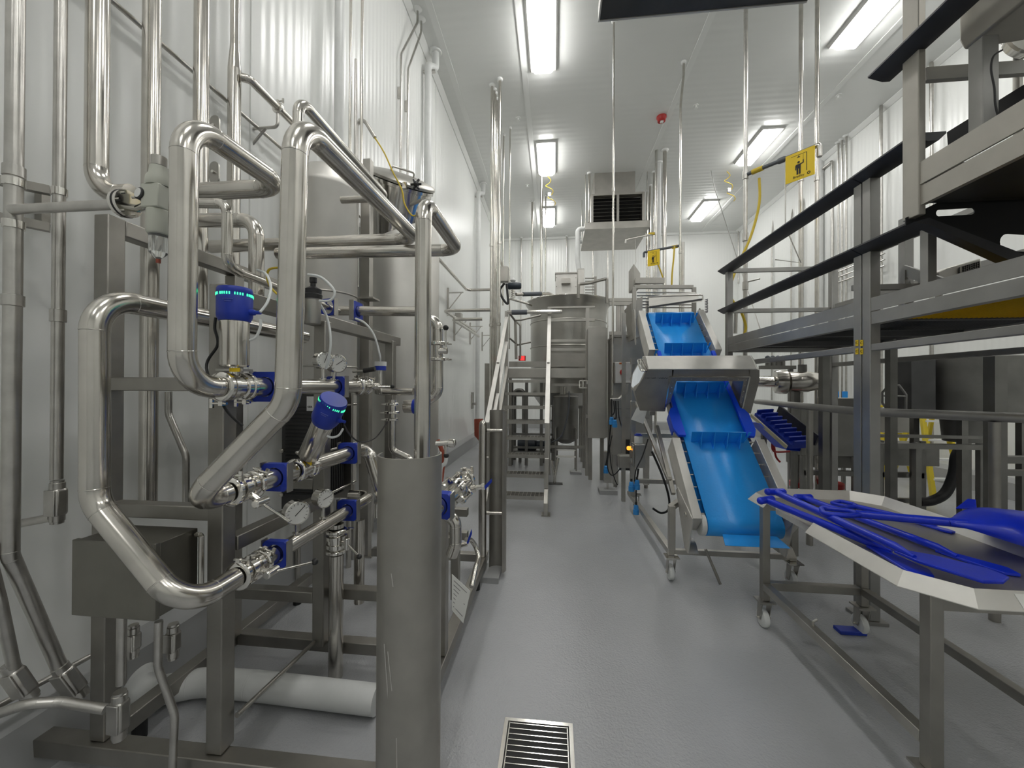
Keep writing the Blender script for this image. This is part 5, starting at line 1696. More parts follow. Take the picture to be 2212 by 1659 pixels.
m.prism([dp(mx1 - .029, htop + .002, -.004), dp(mx1 - .029, htop + .012, -.004), dp(mx1 - .029, htop + .062, .11), dp(mx1 - .029, htop + .072, .16), dp(mx1 - .029, htop + .022, dep - .01), dp(mx1 - .029, htop + .002, dep)], (.012, 0, 0))
m.build('roof_cover', SHEETW, t, bev=.003)
m = MB()
o_ = [dat(*q) for q in ((1447, 813), (1619, 813), (1603, 882), (1436, 882))]
for a_, b_ in ((o_[0], o_[1]), (o_[3], o_[0]), (o_[1], o_[2])):
    m.bar(dp(a_[0], a_[1], -.007), dp(b_[0], b_[1], -.007), .012, .008, DD)
m.build('opening_rim', POLISH, t)
i_ = [dat(*q) for q in ((1461, 823), (1606, 823), (1597, 868), (1448, 868))]
m = MB()
for (a_, b_, c_, e_) in ((o_[0], o_[1], i_[1], i_[0]), (o_[3], o_[0], i_[0], i_[3]), (o_[1], o_[2], i_[2], i_[1])):
    m.prism([dp(q[0], q[1], -.0025) for q in (a_, b_, c_, e_)], DD * .002)
m.build('aperture_trim', STEELD, t)
m = MB()
for k in range(14):
    w_ = (k + .5) / 14
    for (a_, b_, c_, e_) in ((o_[0], o_[1], i_[1], i_[0]), (o_[3], o_[0], i_[0], i_[3]), (o_[1], o_[2], i_[2], i_[1])):
        if b_ is not o_[1] and k % 3:
            continue
        p_ = dp(*a_).lerp(dp(*b_), w_).lerp(dp(*e_).lerp(dp(*c_), w_), .55) - DD * .0025
        m.lathe(p_, -DD, [(0, .0045), (.002, .004)], 8)
m.build('bolt', POLISH, t)
# display on the chamfered left end
q = [at(1386, 777, y=3.83), at(1400, 800, y=3.74), at(1377, 851, y=3.86), at(1366, 838, y=3.97), at(1370, 806, y=3.98)]
cc = sum(q, V((0, 0, 0))) / 5
dn = (q[1] - q[0]).cross(q[4] - q[0]).normalized()
if dn.x > 0:
    dn = -dn
d_ = MB().prism([p + dn * .004 for p in q], dn * .016).build('display_housing', STEELB, t, bev=.004)
MB().prism([cc + (p - cc) * .80 + dn * .0205 for p in q], dn * .004).build('screen', SCREEN, d_)
for k in (0, 1):
    e0_, e1_ = at(1389 + k * 6, 776, y=3.80), at(1396 + k * 4, 801, y=3.72)
    MB().tube([e0_ + dn * .02, e0_ + dn * .055, e0_.lerp(e1_, .5) + dn * .06, e1_ + dn * .05, e1_ + dn * .02], .007, .02, 8).build('guard_bar', POLISH, d_)
q = dat(1423, 816)
text('METTLER TOLEDO', .024, INK, t, dp(q[0] - .02, q[1], -.0012), (PI / 2 - R(27), 0, 0))
yf = 3.78
# support bracket below
MB().bar(dp(mx0 + .10, L_o[3][1] - .04, .12), dp(mx0 + .22, L_o[3][1] - .04, .12), .05).build('mount', STEELB, t)
MB().bar(dp(mx0 + .14, L_o[3][1] - .15, .2), dp(mx0 + .14, L_o[3][1] - .004, .2), .05).build('mount', STEELB, t)

# paper sheet hanging and control boxes at the left side of the conveyor
t = thing('paper_sheet', 'white paper sheet hanging askew under the metal detector', 'paper', at(1380, 900, y=4.6))
MB().prism([at(1376, 880, y=4.42), at(1398, 884, y=4.42), at(1390, 916, y=4.38), at(1363, 906, y=4.38)], (0, .003, 0)).build('sheet', PAPER, t)
a_, b_ = at(1371, 960, y=4.72), at(1394, 1011, y=4.72)
t = thing('control_box', 'square grey control box with clips and an amber lamp left of the conveyor', 'control box', (a_.x, 4.75, b_.z))
MB().box2((a_.x, 4.70, b_.z), (b_.x, 4.93, a_.z)).build('enclosure', SHEET, t, bev=.006)
MB().box2((a_.x - .022, 4.71, b_.z + .01), (a_.x - .001, 4.92, a_.z - .01)).build('door', STEELB, t, bev=.006)
for dz in (.05, .22):
    MB().box2((a_.x - .034, 4.75, b_.z + dz), (a_.x - .023, 4.79, b_.z + dz + .06)).build('clip', POLISH, t)
c = at(1354, 968, y=4.82)
MB().lathe(c, (1, 0, 0), [(0, .012), (.004, .022), (.03, .026), (.034, .02), (.06, .02)], 16).build('amber_lamp', ORANGE, t)
c = at(1342, 1000, y=5.3)
t = thing('control_box', 'smaller grey box low behind the square control box', 'control box', at(1352, 1000, y=5.3))
a2, b2_ = at(1341, 988, y=5.3), at(1368, 1016, y=5.3)
MB().box2((a2.x, 5.42, b2_.z), (b2_.x, 5.58, a2.z)).build('enclosure', SHEET, t, bev=.006)
MB().box2((a2.x - .014, 5.43, b2_.z + .01), (a2.x - .001, 5.57, a2.z - .01)).build('door', STEELB, t)
c = at(1379, 955, y=4.82)
c.z = a_.z
t = thing('plastic_jar', 'small white plastic jar with a blue lid on top of the control box', 'jar', c)
MB().lathe(c, (0, 0, 1), [(0, .044), (.004, .048), (.075, .048), (.082, .044), (.09, .044)], 24).build('body', WHITEP, t)
MB().lathe(c + V((0, 0, .0905)), (0, 0, 1), [(0, .047), (.012, .047), (.014, .03), (.026, .028)], 24).build('lid', BLUE, t)
for pts, pl, lab, lab2 in (([(1400, 948), (1388, 985), (1374, 1015), (1371, 1040)], (1364, 1050), 'light blue plug left of its twin, hanging below the control box', 'black cable slung from the conveyor frame to the left hanging plug'),
                           ([(1378, 1012), (1376, 1030)], (1376, 1046), 'light blue plug right beside its twin, hanging below the control box', 'short black cable from the control box to the right hanging plug'),
                           ([(1380, 1012), (1375, 1050), (1374, 1085)], (1374, 1100), 'lowest light blue plug hanging near the floor by the white caster', 'black cable hanging straight down to the lowest plug')):
    hose('hanging_cable', lab2, 'cable', [at(x, y, y=4.42) for x, y in pts], .007, BLACK)
    c = at(*pl, y=4.42)
    t = thing('power_plug', lab, 'plug', c, 'light blue plugs below the control box')
    MB().lathe(c + V((0, 0, .05)), (0, 0, -1), [(0, .014), (.012, .024), (.05, .026), (.052, .032), (.105, .032)], 16).build('shell', LBLUE, t)
    MB().cyl(c + V((0, 0, .05)), c + V((0, 0, .08)), .012, n=10).build('cord_gland', BLACKP, t)
hose('hanging_cable', 'thick black cable looping down inside the conveyor frame', 'cable', [at(1408, 975, y=4.42), at(1428, 1020, y=4.42), at(1444, 1070, y=4.42), at(1444, 1100, y=4.42), at(1428, 1108, y=4.42), at(1410, 1098, y=4.42)], .012, BLACK)

# ------------------------------------------------------------------ feed tray and hopper frame at the conveyor top
t = thing('discharge_hopper', 'tray and bar frame at the upper end of the blue conveyor', 'hopper', at(1445, 680, y=5.3))
a_, b_ = at(1367, 620, y=5.6), at(1501, 668, y=5.6)
m = MB()
for (p, q) in ((at(1370, 620, y=5.6), at(1497, 620, y=5.6)), (at(1370, 621, y=5.6), at(1370, 690, y=5.6)), (at(1499, 621, y=5.6), at(1499, 690, y=5.6))):
    m.bar(p, q, .05, .05, (0, 1, 0.01))
m.build('frame', SHEET, t, bev=.003)
for k in range(6):
    MB().cyl(at(1376, 632 + k * 6.5, y=5.75), at(1494, 632 + k * 6.5, y=5.75), .011, n=8).build('bar', STEELB, t)
m = MB()
m.prism([at(1402, 641, y=5.35), at(1502, 631, y=5.35), at(1516, 652, y=5.05), at(1402, 661, y=5.05)], (0, .004, .004))
m.build('tray_sheet', SHEETW, t)
MB().tube([at(1400, 642, y=5.05), at(1518, 637, y=5.05), at(1518, 648, y=5.05)], .009, .02, 8).build('tray_rail', STEEL, t)
MB().bar(at(1403, 664, y=5.0), at(1516, 647, y=5.0), .03, .02).build('tray_edge', DARKST, t)
for px in (1398, 1526):
    m = MB()
    p, q = at(px, 646 if px > 1450 else 652, y=5.02), at(px, 676, y=5.02)
    L = (q - p).length
    pts = [p + (q - p) * (k / 60) + V((.016 * math.cos(k * .9), .016 * math.sin(k * .9), 0)) for k in range(61)]
    m.tube(pts, .004, 0, 6)
    m.build('spring', DARKST, t)
m = MB()
m.prism([at(1362, 656, y=5.7), at(1388, 640, y=5.7), at(1388, 725, y=5.7), at(1372, 730, y=5.7)], (0, .5, 0))
m.build('side_panel', SHEET, t)
m = MB()
m.prism([at(1369, 570, y=6.0), at(1383, 590, y=6.0), at(1383, 620, y=6.0), at(1369, 620, y=6.0)], (0, .4, 0))
m.build('side_panel', SHEET, t)
MB().bar(at(1372, 607, y=5.95), at(1434, 607, y=5.95), .08).build('frame', SHEET, t)
for x in (hx0 - .03, hx1 + .08):
    MB().bar((x, 5.62, 0), (x, 5.62, 2.62), .05).build('leg', STEELB, t)
t = thing('railing', 'grey rail panels of the far platform between kettle and conveyor', 'railing', at(1340, 700, y=6.9))
m = MB()
for z0, px0, px1 in ((648, 1316, 1371), (656, 1316, 1371), (720, 1316, 1371)):
    MB().bar(at(px0, z0, y=7.2), at(px1, z0, y=7.2), .06).build('rail', SHEET, t)
for px in (1335, 1344, 1358, 1368):
    MB().bar(at(px, 655, y=7.22), at(px, 722, y=7.22), .06).build('upright', SHEET, t)
for px in (1320, 1368):
    p = at(px, 720, y=7.25)
    MB().bar((p.x, 7.25, 0), (p.x, 7.25, p.z), .06).build('post', STEELD, t)
# ------------------------------------------------------------------ mezzanine walkway on the right
from mathutils.geometry import tessellate_polygon
XM = 2.13
t = thing('mezzanine_walkway', 'grey steel walkway on posts with dark handrails, right of the blue conveyor', 'walkway', (2.7, 3.5, 0))


def mbar(p, q, w, h, nm, mt=None, up=(0, 0, 1), par=None):
    return MB().bar(p, q, w, h, up).build(nm, mt or MEZZ, par or t, bev=.003)


YE, YN = 5.18, .60                                    # far end and near end
XE = 3.32
# deck edge: toe board over a channel
for (ya, yb) in ((2.985, YE), (YN, 2.975)):
    MB().box2((XM, ya, 2.115), (XM + .008, yb, 2.205)).build('toe_board', MEZZ, t)
    m = MB()
    m.prism([(XM + .002, ya, 2.108), (XM + .06, ya, 2.108), (XM + .06, ya, 2.10), (XM + .012, ya, 2.10), (XM + .012, ya, 2.035), (XM + .06, ya, 2.035), (XM + .06, ya, 2.027), (XM + .002, ya, 2.027)], (0, yb - ya, 0))
    m.build('edge_channel', MEZZ, t)
    mbar((XM + .03, ya, 1.87), (XM + .03, yb, 1.87), .055, .046, 'lower_beam')
    MB().box2((XE, ya, 2.027), (XE + .06, yb, 2.205)).build('edge_channel', MEZZ, t)
    mbar((XE + .03, ya, 1.87), (XE + .03, yb, 1.87), .055, .046, 'lower_beam')
MB().box2((XM + .062, YE - .05, 2.027), (XE - .002, YE, 2.20)).build('end_channel', MEZZ, t)
m = MB().grid((XM + .062, 2.80, 2.085), (XE - XM - .064, 0, 0), (0, YE - 2.86, 0), 40, 40, .006)
m.build('deck_grating', DARKST, t)
m = MB().grid((XM + .062, YN, 2.050), (XE - XM - .064, 0, 0), (0, 2.73 - YN, 0), 40, 44, .009)
m.build('yellow_grating', YGRATE, t)['label'] = 'yellow moulded grating'
for y in (2.76, 3.6, 4.4, 1.95):
    mbar((XM + .062, y, 2.05 if y > 2 else 2.0), (XE - .002, y, 2.05 if y > 2 else 2.0), .05, .05, 'cross_beam', DARKST)
# posts with the seam between two modules
for (y0, y1) in ((2.985, 3.055), (2.905, 2.975)):
    MB().box2((XM - .004, y0, .02), (XM + .062, y1, 3.06)).build('post', MEZZ, t, bev=.004)
    MB().box2((XM - .04, y0 - .02, 0), (XM + .10, y1 + .02, .02)).build('base_plate', MEZZ, t)
MB().box2((XM - .004, YE - .07, 0), (XM + .062, YE, 3.05)).build('post', MEZZ, t, bev=.004)
MB().box2((XE, YE - .07, 0), (XE + .07, YE, 3.05)).build('post', MEZZ, t, bev=.004)
MB().box2((XE, 2.93, 0), (XE + .07, 3.0, 2.2)).build('post', MEZZ, t, bev=.004)
# small yellow letter tags on the posts
for px in (1851, 1861):
    for py in (741, 759):
        c = at(px, py, x=XM - .006)
        g_ = MB().box(c, (.002, .026, .042)).build('module_tag', YELLOW, t)
        text('C', .026, INK, g_, c - V((.0014, 0, 0)), (PI / 2, 0, -PI / 2))
# handrails: wide flat bars turned up at the edge
for z, y0 in ((3.07, 2.50), (2.57, 2.50)):
    for (ya, yb) in ((2.985, YE + .06), (y0, 2.975)):
        m = MB()
        m.prism([(XM - .07, ya, z), (XM + .10, ya, z), (XM + .10, ya, z - .012), (XM + .06, ya, z - .05), (XM + .0, ya, z - .05), (XM - .07, ya, z - .010)], (0, yb - ya, 0))
        m.build('handrail' if z > 3 else 'mid_rail', HANDR, t)
    mbar((XM + .07, YE - .03, z - .03), (XE, YE - .03, z - .03), .04, .05, 'end_rail')
mbar((XE + .03, YE - .1, 2.57), (XE + .03, 3.1, 2.57), .04, .05, 'mid_rail')
mbar((XE + .03, YE - .1, 3.03), (XE + .03, 3.1, 3.03), .04, .05, 'handrail')
MB().box2((XM + .005, 2.5, 2.2), (XM + .05, 2.55, 2.56)).build('baluster', MEZZ, t)
# vertical pipes standing on the deck
for px, y, lab in ((1730, 5.75, 'left one of two steel pipes rising to the ceiling behind the mezzanine railing'), (1765, 5.75, 'right one of two steel pipes rising to the ceiling behind the mezzanine railing')):
    p = at(px, 300, y=y)
    drop('process_pipe', lab, 'pipe', 0, 0, 0, .026, cx=(p.x, y, ZC), clampz=(4.4,))

# ------------------------------------------------------------------ emergency shower on the mezzanine
sp = at(1610, 600, y=5.55)
t = thing('emergency_shower', 'pipework of the emergency shower with a grey overhead arm and pull hose', 'shower', (sp.x, 5.55, 2.2))
tz = at(1612, 378, y=5.55).z
MB().cyl((sp.x, 5.55, 0), (sp.x, 5.55, ZC), .026, n=16).build('riser_pipe', CONDUIT, t)
for z in (2.95, 3.6, tz):
    MB().lathe((sp.x, 5.55, z - .06), (0, 0, 1), [(0, .027), (.004, .036), (.11, .036), (.114, .027)], 16).build('coupling', CONDUIT, t)
ae = at(1757, 318, z=tz)
aS = V((sp.x, 5.55, tz))
ad = (ae - aS)
MB().cyl(aS + ad * .03, ae, .024, n=14).build('arm_pipe', GREYPVC, t)
MB().cyl(aS + ad * .11, aS + ad * .28, .032, n=14).build('yellow_sleeve', YELLOWC, t)
MB().lathe(aS + ad * .50, ad, [(0, .026), (.02, .036), (.08, .036), (.1, .026)], 14).build('coupling', GREYPVC, t)
MB().tube([ae, ae + ad.normalized() * .06, ae + ad.normalized() * .06 - V((0, 0, .14))], .028, .02, 14).build('shower_elbow', CONDUIT, t)
MB().tube([(sp.x, 5.55, 2.72), (sp.x - .02, 5.50, 2.72), (sp.x - .16, 5.45, 2.66), (sp.x - .17, 5.45, 2.3)], .024, .05, 14).build('branch_pipe', CONDUIT, t)
MB().tube([(sp.x + .03, 5.55, 3.0), (sp.x + .17, 5.52, 3.03)], .01, 0, 8).build('lever', CONDUIT, t)
rod = aS + ad * .62
MB().tube([rod, V((rod.x, rod.y, rod.z - .85)), V((rod.x + .18, rod.y, rod.z - 1.3)), V((rod.x - .12, rod.y, rod.z - 1.25))], .007, 0, 8).build('pull_rod', CONDUIT, t)
hose('hanging_hose', 'yellow hose curving down from the shower arm over the walkway corner', 'hose', [at(1640, 385, y=5.48), at(1640, 440, y=5.46), at(1622, 510, y=5.42), at(1595, 570, y=5.36), at(1577, 620, y=5.32), at(1580, 645, y=5.3), at(1600, 672, y=5.26), at(1611, 705, y=5.24), at(1606, 726, y=5.24)], .016, YELLOWC, 10)


def shower_sign(label, c, ux, w, h):
    """square yellow shower sign; ux = direction of its lower edge"""
    ux = V(ux).normalized()
    uz = V((0, 0, 1))
    un = ux.cross(uz).normalized()
    M = Matrix((ux, -un, uz)).transposed()
    t = thing('shower_sign', label, 'sign', c, 'yellow emergency shower signs')
    pl = MB().box(c, (w, .006, h), M).build('plate', YELLOW, t, bev=.002)
    f = un * .0042

    def pt(a, b):
        return c + f + ux * (a * w) + uz * (b * h)
    m = MB()
    # person
    m.lathe(pt(-.04, .12), un, [(0, .045 * w), (.001, .045 * w)], 16)
    m.prism([pt(-.11, .06), pt(.03, .06), pt(.10, .08), pt(.10, .16), pt(.135, .16), pt(.135, .045), pt(.035, .02), pt(.03, -.30), pt(-.03, -.30), pt(-.03, -.10), pt(-.05, -.10), pt(-.05, -.30), pt(-.11, -.30), pt(-.11, -.01), pt(-.12, -.13), pt(-.155, -.13), pt(-.15, .03)], un * .001)
    # shower head, pull chain and pipe
    m.prism([pt(-.10, .29), pt(.02, .29), pt(-.02, .33), pt(-.06, .33)], un * .001)
    m.bar(pt(-.04, .33), pt(-.04, .385), .012 * w, .001, un)
    m.bar(pt(-.30, .385), pt(.235, .385), .012 * w, .001, un)
    m.bar(pt(.23, .39), pt(.23, -.26), .02 * w, .001, un)
    m.bar(pt(.115, .36), pt(.115, .16), .008 * w, .001, un)
    m.build('pictogram', INK, pl)
    ang = math.atan2(ux.y, ux.x)
    text('Bradley', .13 * w, INK, pl, pt(-.04, -.37), (PI / 2, 0, ang))
    m = MB().ring(pt(.30, -.365), un, .045 * w, .012 * w, 18, 6)
    m.build('logo_ring', INK, pl)
    return t


sd = ad.normalized()
c = aS + ad * .74 - V((0, 0, .16))
sc_ = at(1718, 366, y=c.y)
shower_sign('larger yellow emergency shower sign hanging from the arm above the walkway', sc_ - V((0, .09, 0)), sd, .30, .34)
# second shower farther back
s2 = at(1475, 600, y=7.9)
t = thing('emergency_shower', 'farther emergency shower post and arm behind the top of the conveyor', 'shower', (s2.x, 7.9, 2.5))
tz2 = at(1475, 530, y=7.9).z
MB().cyl((s2.x, 7.9, 0), (s2.x, 7.9, tz2 + .06), .03, n=14).build('riser_pipe', CONDUIT, t)
e2_ = at(1391, 545, z=tz2)
MB().tube([(s2.x - .03, 7.9, tz2), e2_, e2_ - V((0, 0, .1))], .024, .03, 12).build('arm_pipe', GREYPVC, t)
d2 = (e2_ - V((s2.x, 7.9, tz2)))
MB().cyl(V((s2.x, 7.9, tz2)) + d2 * .13, V((s2.x, 7.9, tz2)) + d2 * .27, .034, n=12).build('yellow_sleeve', YELLOWC, t)
hose('hanging_hose', 'thin yellow hose hanging straight down from the farther shower arm', 'hose', [at(1457, 532, y=7.85), at(1455, 560, y=7.85), at(1452, 590, y=7.85), at(1451, 615, y=7.85)], .016, YELLOWC)
hose('hanging_hose', 'yellow hose slanting down below the small shower sign', 'hose', [at(1421, 570, y=7.6), at(1428, 588, y=7.6), at(1433, 604, y=7.6)], .014, YELLOWC)
shower_sign('smaller yellow emergency shower sign behind the top of the conveyor', at(1412, 557, y=7.6), -d2, .22, .29)
t = thing('emergency_shower', 'third shower arm with a small yellow sleeve below the air cooler', 'shower', at(1380, 515, y=9.6))
MB().tube([at(1417, 504, y=9.7), at(1352, 518, y=9.5), at(1351, 525, y=9.5)], .024, .03, 12).build('arm_pipe', CONDUIT, t)
MB().cyl(at(1402, 506, y=9.66), at(1413, 504.4, y=9.69), .034, n=12).build('yellow_sleeve', YELLOWC, t)
p = at(1417, 504, y=9.7)
MB().cyl((p.x, p.y, 0), (p.x, p.y, ZC), .03, n=12).build('riser_pipe', CONDUIT, t)
MB().tube([at(1372, 512, y=9.57), at(1374, 566, y=9.57), at(1370, 575, y=9.57)], .006, 0, 6).build('pull_rod', CONDUIT, t)

# ------------------------------------------------------------------ upper platform at the right edge
XU, YU = 1.95, 2.43
t = thing('upper_platform', 'higher steel platform with handrail jutting in at the top right', 'platform', (2.6, 1.5, 2.5))


def plate_holes(outer, holes, d, name, mt, par):
    vs = [V(p) for p in outer] + [V(p) for h in holes for p in h]
    tri = tessellate_polygon([[V(p) for p in outer]] + [[V(p) for p in h] for h in holes])
    n = len(vs)
    d = V(d)
    m = MB()
    fs = [tuple(f) for f in tri] + [tuple(n + i for i in f)[::-1] for f in tri]
    k = 0
    for lp in [outer] + holes:
        L = len(lp)
        fs += [(k + i, k + (i + 1) % L, n + k + (i + 1) % L, n + k + i) for i in range(L)]
        k += L
    m.add(vs + [p + d for p in vs], fs)
    return m.build(name, mt, par, 30)


MB().box2((XU, .3, 2.690), (XU + .012, YU - .09, 2.81)).build('toe_board', SHEETU, t)
MB().box2((XU + .004, .3, 2.58), (XU + .03, YU - .09, 2.682)).build('edge_beam', SHEETU, t)
MB().box2((XU - .006, YU - .10, 2.53), (XU + .03, YU, 4.4)).build('post', SHEETU, t, bev=.004)
MB().box2((XU + .03, YU - .10, 2.60), (4.0, YU - .07, 2.80)).build('end_beam', DARKST, t)
MB().box2((XU + .032, .3, 2.60), (4.0, YU - .102, 2.63)).build('deck_plate', DARKST, t)
for z, x0 in ((3.46, XU),):
    m = MB()
    m.prism([(x0 - .09, .3, z), (x0 + .06, .3, z), (x0 + .06, .3, z - .012), (x0 + .03, .3, z - .04), (x0 - .01, .3, z - .04), (x0 - .09, .3, z - .010)], (0, YU + .13 - .3, 0))
    m.build('handrail', HANDR, t)
e0_, e1_ = at(1997, 163, y=YU - .04), at(2300, 145, y=YU - .04)
MB().bar(e0_, (4.0, YU - .04, e0_.z), .03, .07).build('end_rail', MEZZ, t)
pq = at(2052, 300, x=XU + .12)
MB().box2((XU + .10, 2.12, 2.82), (XU + .17, 2.19, 3.30)).build('inner_post', MEZZ, t, bev=.004)
m = MB().bar((XU + .6, YU - .2, 3.0), (XU + .6, .6, 3.0), .03, .12)
m.build('inner_rail', DARKST, t)
# end plate with slots and a folded lower edge
yp_ = YU - .04
out = [at(px, py, y=yp_) for px, py in ((1957, 470), (1990, 455), (2212, 345), (2275, 316), (2275, 606), (1993, 492), (1957, 490))]
hl = []
for (cx, cy, w, h, sl) in ((2064, 458, 84, 15, -.06), (2208, 525, 96, 38, .05)):
    a_ = []
    for k in range(20):
        q = 2 * PI * k / 20
        ex = (w / 2 - h / 2) * (1 if math.cos(q) > 0 else -1)
        px, py = cx + ex + h / 2 * math.cos(q), cy + h / 2 * math.sin(q)
        py += (px - cx) * sl
        a_.append(at(px, py, y=yp_))
    hl.append(a_)
plate_holes(out, hl, (0, .006, 0), 'end_plate', BLACKST, t)
a_, b_ = at(1985, 494, y=yp_), at(2420, 800, y=yp_)
MB().prism([at(1953, 489, y=yp_), at(1985, 480, y=yp_), at(2000, 486, y=yp_), at(2275, 592, y=yp_), at(2275, 624, y=yp_), at(1990, 497, y=yp_)], (0, -.06, 0)).build('folded_edge', HANDR, t)
for x in (3.9,):
    MB().box2((x, YU - .2, 0), (x + .1, YU - .1, 2.6)).build('support_post', MEZZ, t)
MB().box2((3.9, .35, 0), (4.0, .45, 2.6)).build('support_post', MEZZ, t)
t = thing('hopper_chute', 'beige-grey sheet hopper corner at the very top right with a dark cable', 'hopper', at(2150, 60, y=2.0))
m = MB()
m.prism([at(q_[0], q_[1], y=2.27) for q_ in ((2071, 20), (2090, -60), (2330, -120), (2330, 50), (2205, 90), (2082, 110), (2071, 90))], (0, -.45, 0))
m.build('sheet_body', SHEETU, t, bev=.012)
MB().cyl(at(2250, -40, y=1.9), V((at(2250, -40, y=1.9).x, 1.9, ZC)), .02).build('hanger_rod', STEELD, t)
hose('sensor_cable', 'thin dark cable hanging below the hopper corner at the top right', 'cable', [at(2165, 108, y=2.05), at(2146, 122, y=2.05), at(2141, 150, y=2.05), at(2148, 190, y=2.05), at(2150, 225, y=2.05), at(2156, 250, y=2.05)], .004, BLACK)
c = at(2200, 100, y=2.6)
t = thing('light_fitting', 'round polished fitting under the hopper corner at the top right', 'fitting', c)
MB().lathe(c, (0, -1, .2), [(0, .09), (.05, .12), (.06, .11), (.055, .07)], 24).build('shell', POLISH, t)
MB().tube([c, c + V((.1, .1, -.05)), (c.x + .1, c.y + .1, 2.63)], .02, .02, 10).build('stand', STEELD, t)
# conveyor unit lying on the upper deck
t = thing('small_conveyor', 'dark sloping belt frame on the upper platform behind its posts', 'conveyor', at(2100, 270, y=2.2))
MB().bar(at(2005, 312, y=2.42) + V((.14, 0, 0)), at(2300, 130, y=1.9) + V((.14, 0, 0)), .10, .12).build('frame', BLACKST, t)
MB().bar(at(2005, 296, y=2.42) + V((.14, 0, .03)), at(2300, 105, y=1.92) + V((.14, 0, .03)), .012, .02).build('edge_strip', STEELB, t)

# ------------------------------------------------------------------ overhead panel
a_ = at(1292, 45, z=4.2)
b_ = at(1740, 8, z=4.2)
t = thing('overhead_panel', 'dark underside of a flat overhead panel at the top edge of the view', 'panel', ((a_.x + b_.x) / 2, 2.2, 4.2))
MB().box2((a_.x + .012, 1.55, 4.2), (b_.x, 2.83, 4.24)).build('panel', DARKST, t)
MB().box2((a_.x, 1.55, 4.195), (a_.x + .011, 2.845, 4.30)).build('edge_lip', SHEETW, t)
MB().box2((a_.x + .012, 2.832, 4.195), (b_.x, 2.845, 4.30)).build('edge_lip', SHEETW, t)
for x in (a_.x + .05, b_.x - .05):
    for y in (1.6, 2.7):
        MB().cyl((x, y, 4.24), (x, y, ZC), .01, n=8).build('hanger_rod', CONDUIT, t)

# ------------------------------------------------------------------ on the walkway
c = at(2070, 590, y=2.75)
t = thing('mesh_guard_box', 'small grey unit with a wire mesh window on the walkway deck', 'machine unit', c)
a_, b_ = at(2025, 600, y=3.1), at(2120, 562, y=2.5)
m = MB()
m.prism([at(2026, 588, y=3.0), at(2046, 578, y=3.0), at(2118, 558, y=3.0), at(2122, 585, y=3.0), at(2060, 602, y=3.0), at(2030, 606, y=3.0)], (0, .16, 0))
m.build('body', SHEET, t, bev=.006)
m = MB()
o, u, v = at(2074, 592, y=2.992), at(2112, 581, y=2.992) - at(2074, 592, y=2.992), at(2074, 577, y=2.992) - at(2074, 592, y=2.992)
MB().prism([o, o + u, o + u + v, o + v], (0, .006, 0)).build('window', MOTOR, t)
m.grid(o - V((0, .006, 0)), u, v, 8, 4, .003)
m.build('mesh', POLISH, t)
MB().cyl(at(2028, 604, y=3.05), V((at(2028, 604, y=3.05).x, 3.05, 2.2)), .02, n=10).build('foot', STEELB, t)
t = thing('guide_rail', 'grey sloping guide bar on stubs on the walkway deck behind the railing', 'rail', at(1990, 600, y=2.85))
MB().bar(at(1950, 583, y=3.2), at(2035, 612, y=2.9), .02, .07).build('bar', MEZZ, t)
MB().bar(at(1956, 585, y=3.18), V((at(1956, 585, y=3.18).x, 3.18, 2.1)), .04).build('stub', MEZZ, t)
MB().bar((XM + .5, 3.14, 2.33), (XM + .05, 3.14, 2.33), .03, .04).build('link', MEZZ, t)
p = at(1955, 500, y=3.3)
MB().box2((p.x, 3.3, 2.1), (p.x + .06, 3.36, 2.9)).build('upright', MEZZ, t)

# ------------------------------------------------------------------ conduits on the right wall
xr = XR - .1
for px, py, off, lab in ((1674, 436, .25, 'thin conduit bending onto the right wall, farthest of the bent ones'), (1719, 401, .25, 'thin conduit bending onto the right wall, middle of the bent ones'), (1742, 380, .25, 'thin conduit bending onto the right wall, nearest of the bent ones')):
    p = at(px, py, z=ZC)
    t = thing('wall_conduit', lab, 'conduit', p, 'bent conduits on the right wall')
    MB().tube([p, p - V((0, 0, .2)), (xr + .05, p.y - .1, ZC - 1.0), (xr + .05, p.y - .1, 1.2)], .022, .15, 10, 5).build('pipe', CONDUIT, t)
    MB().lathe(p - V((0, 0, .03)), (0, 0, 1), [(0, .05), (.03, .08)], 16).build('ceiling_collar', TRIMW, t)
p = at(1772, 345, z=ZC)
t = thing('drain_pipe', 'white jacketed pipe running down the right wall beyond the walkway rail', 'pipe', p)
MB().tube([p, p - V((0, 0, .25)), (xr, p.y - .05, ZC - .4), (xr, p.y - .05, .3)], .085, .08, 18).build('pipe', WHITEPIPE, t)
t = thing('wall_conduit', 'dark conduit with a square bend on the right wall beside the white pipe', 'conduit', (xr, p.y, 5))
yq_ = p.y - .45
MB().tube([(p.x, p.y - .1, ZC - .28), (xr + .04, yq_, ZC - .28), (xr + .04, yq_, .5)], .03, .05, 12).build('pipe', CONDUIT, t)
for k, px in enumerate((1811, 1819, 1828)):
    p = at(px, 300, x=xr)
    t = thing('wall_conduit', ['left', 'middle', 'right'][k] + ' one of three thin straight conduits on the right wall', 'conduit', p, 'three straight conduits on the right wall')
    MB().cyl((xr, p.y, .5), (xr, p.y, ZC), .022, n=10).build('pipe', CONDUIT, t)
    MB().lathe((xr, p.y, ZC - .03), (0, 0, 1), [(0, .04), (.03, .07)], 14).build('ceiling_collar', TRIMW, t)
    if k == 1:
        for dz in (0, .12, .24):
            MB().tube([(xr - .03, p.y + .3, 4.0 + dz), (xr - .03, p.y - 1.2, 4.0 + dz)], .015, 0, 8).build('cross_conduit', CONDUIT, t)
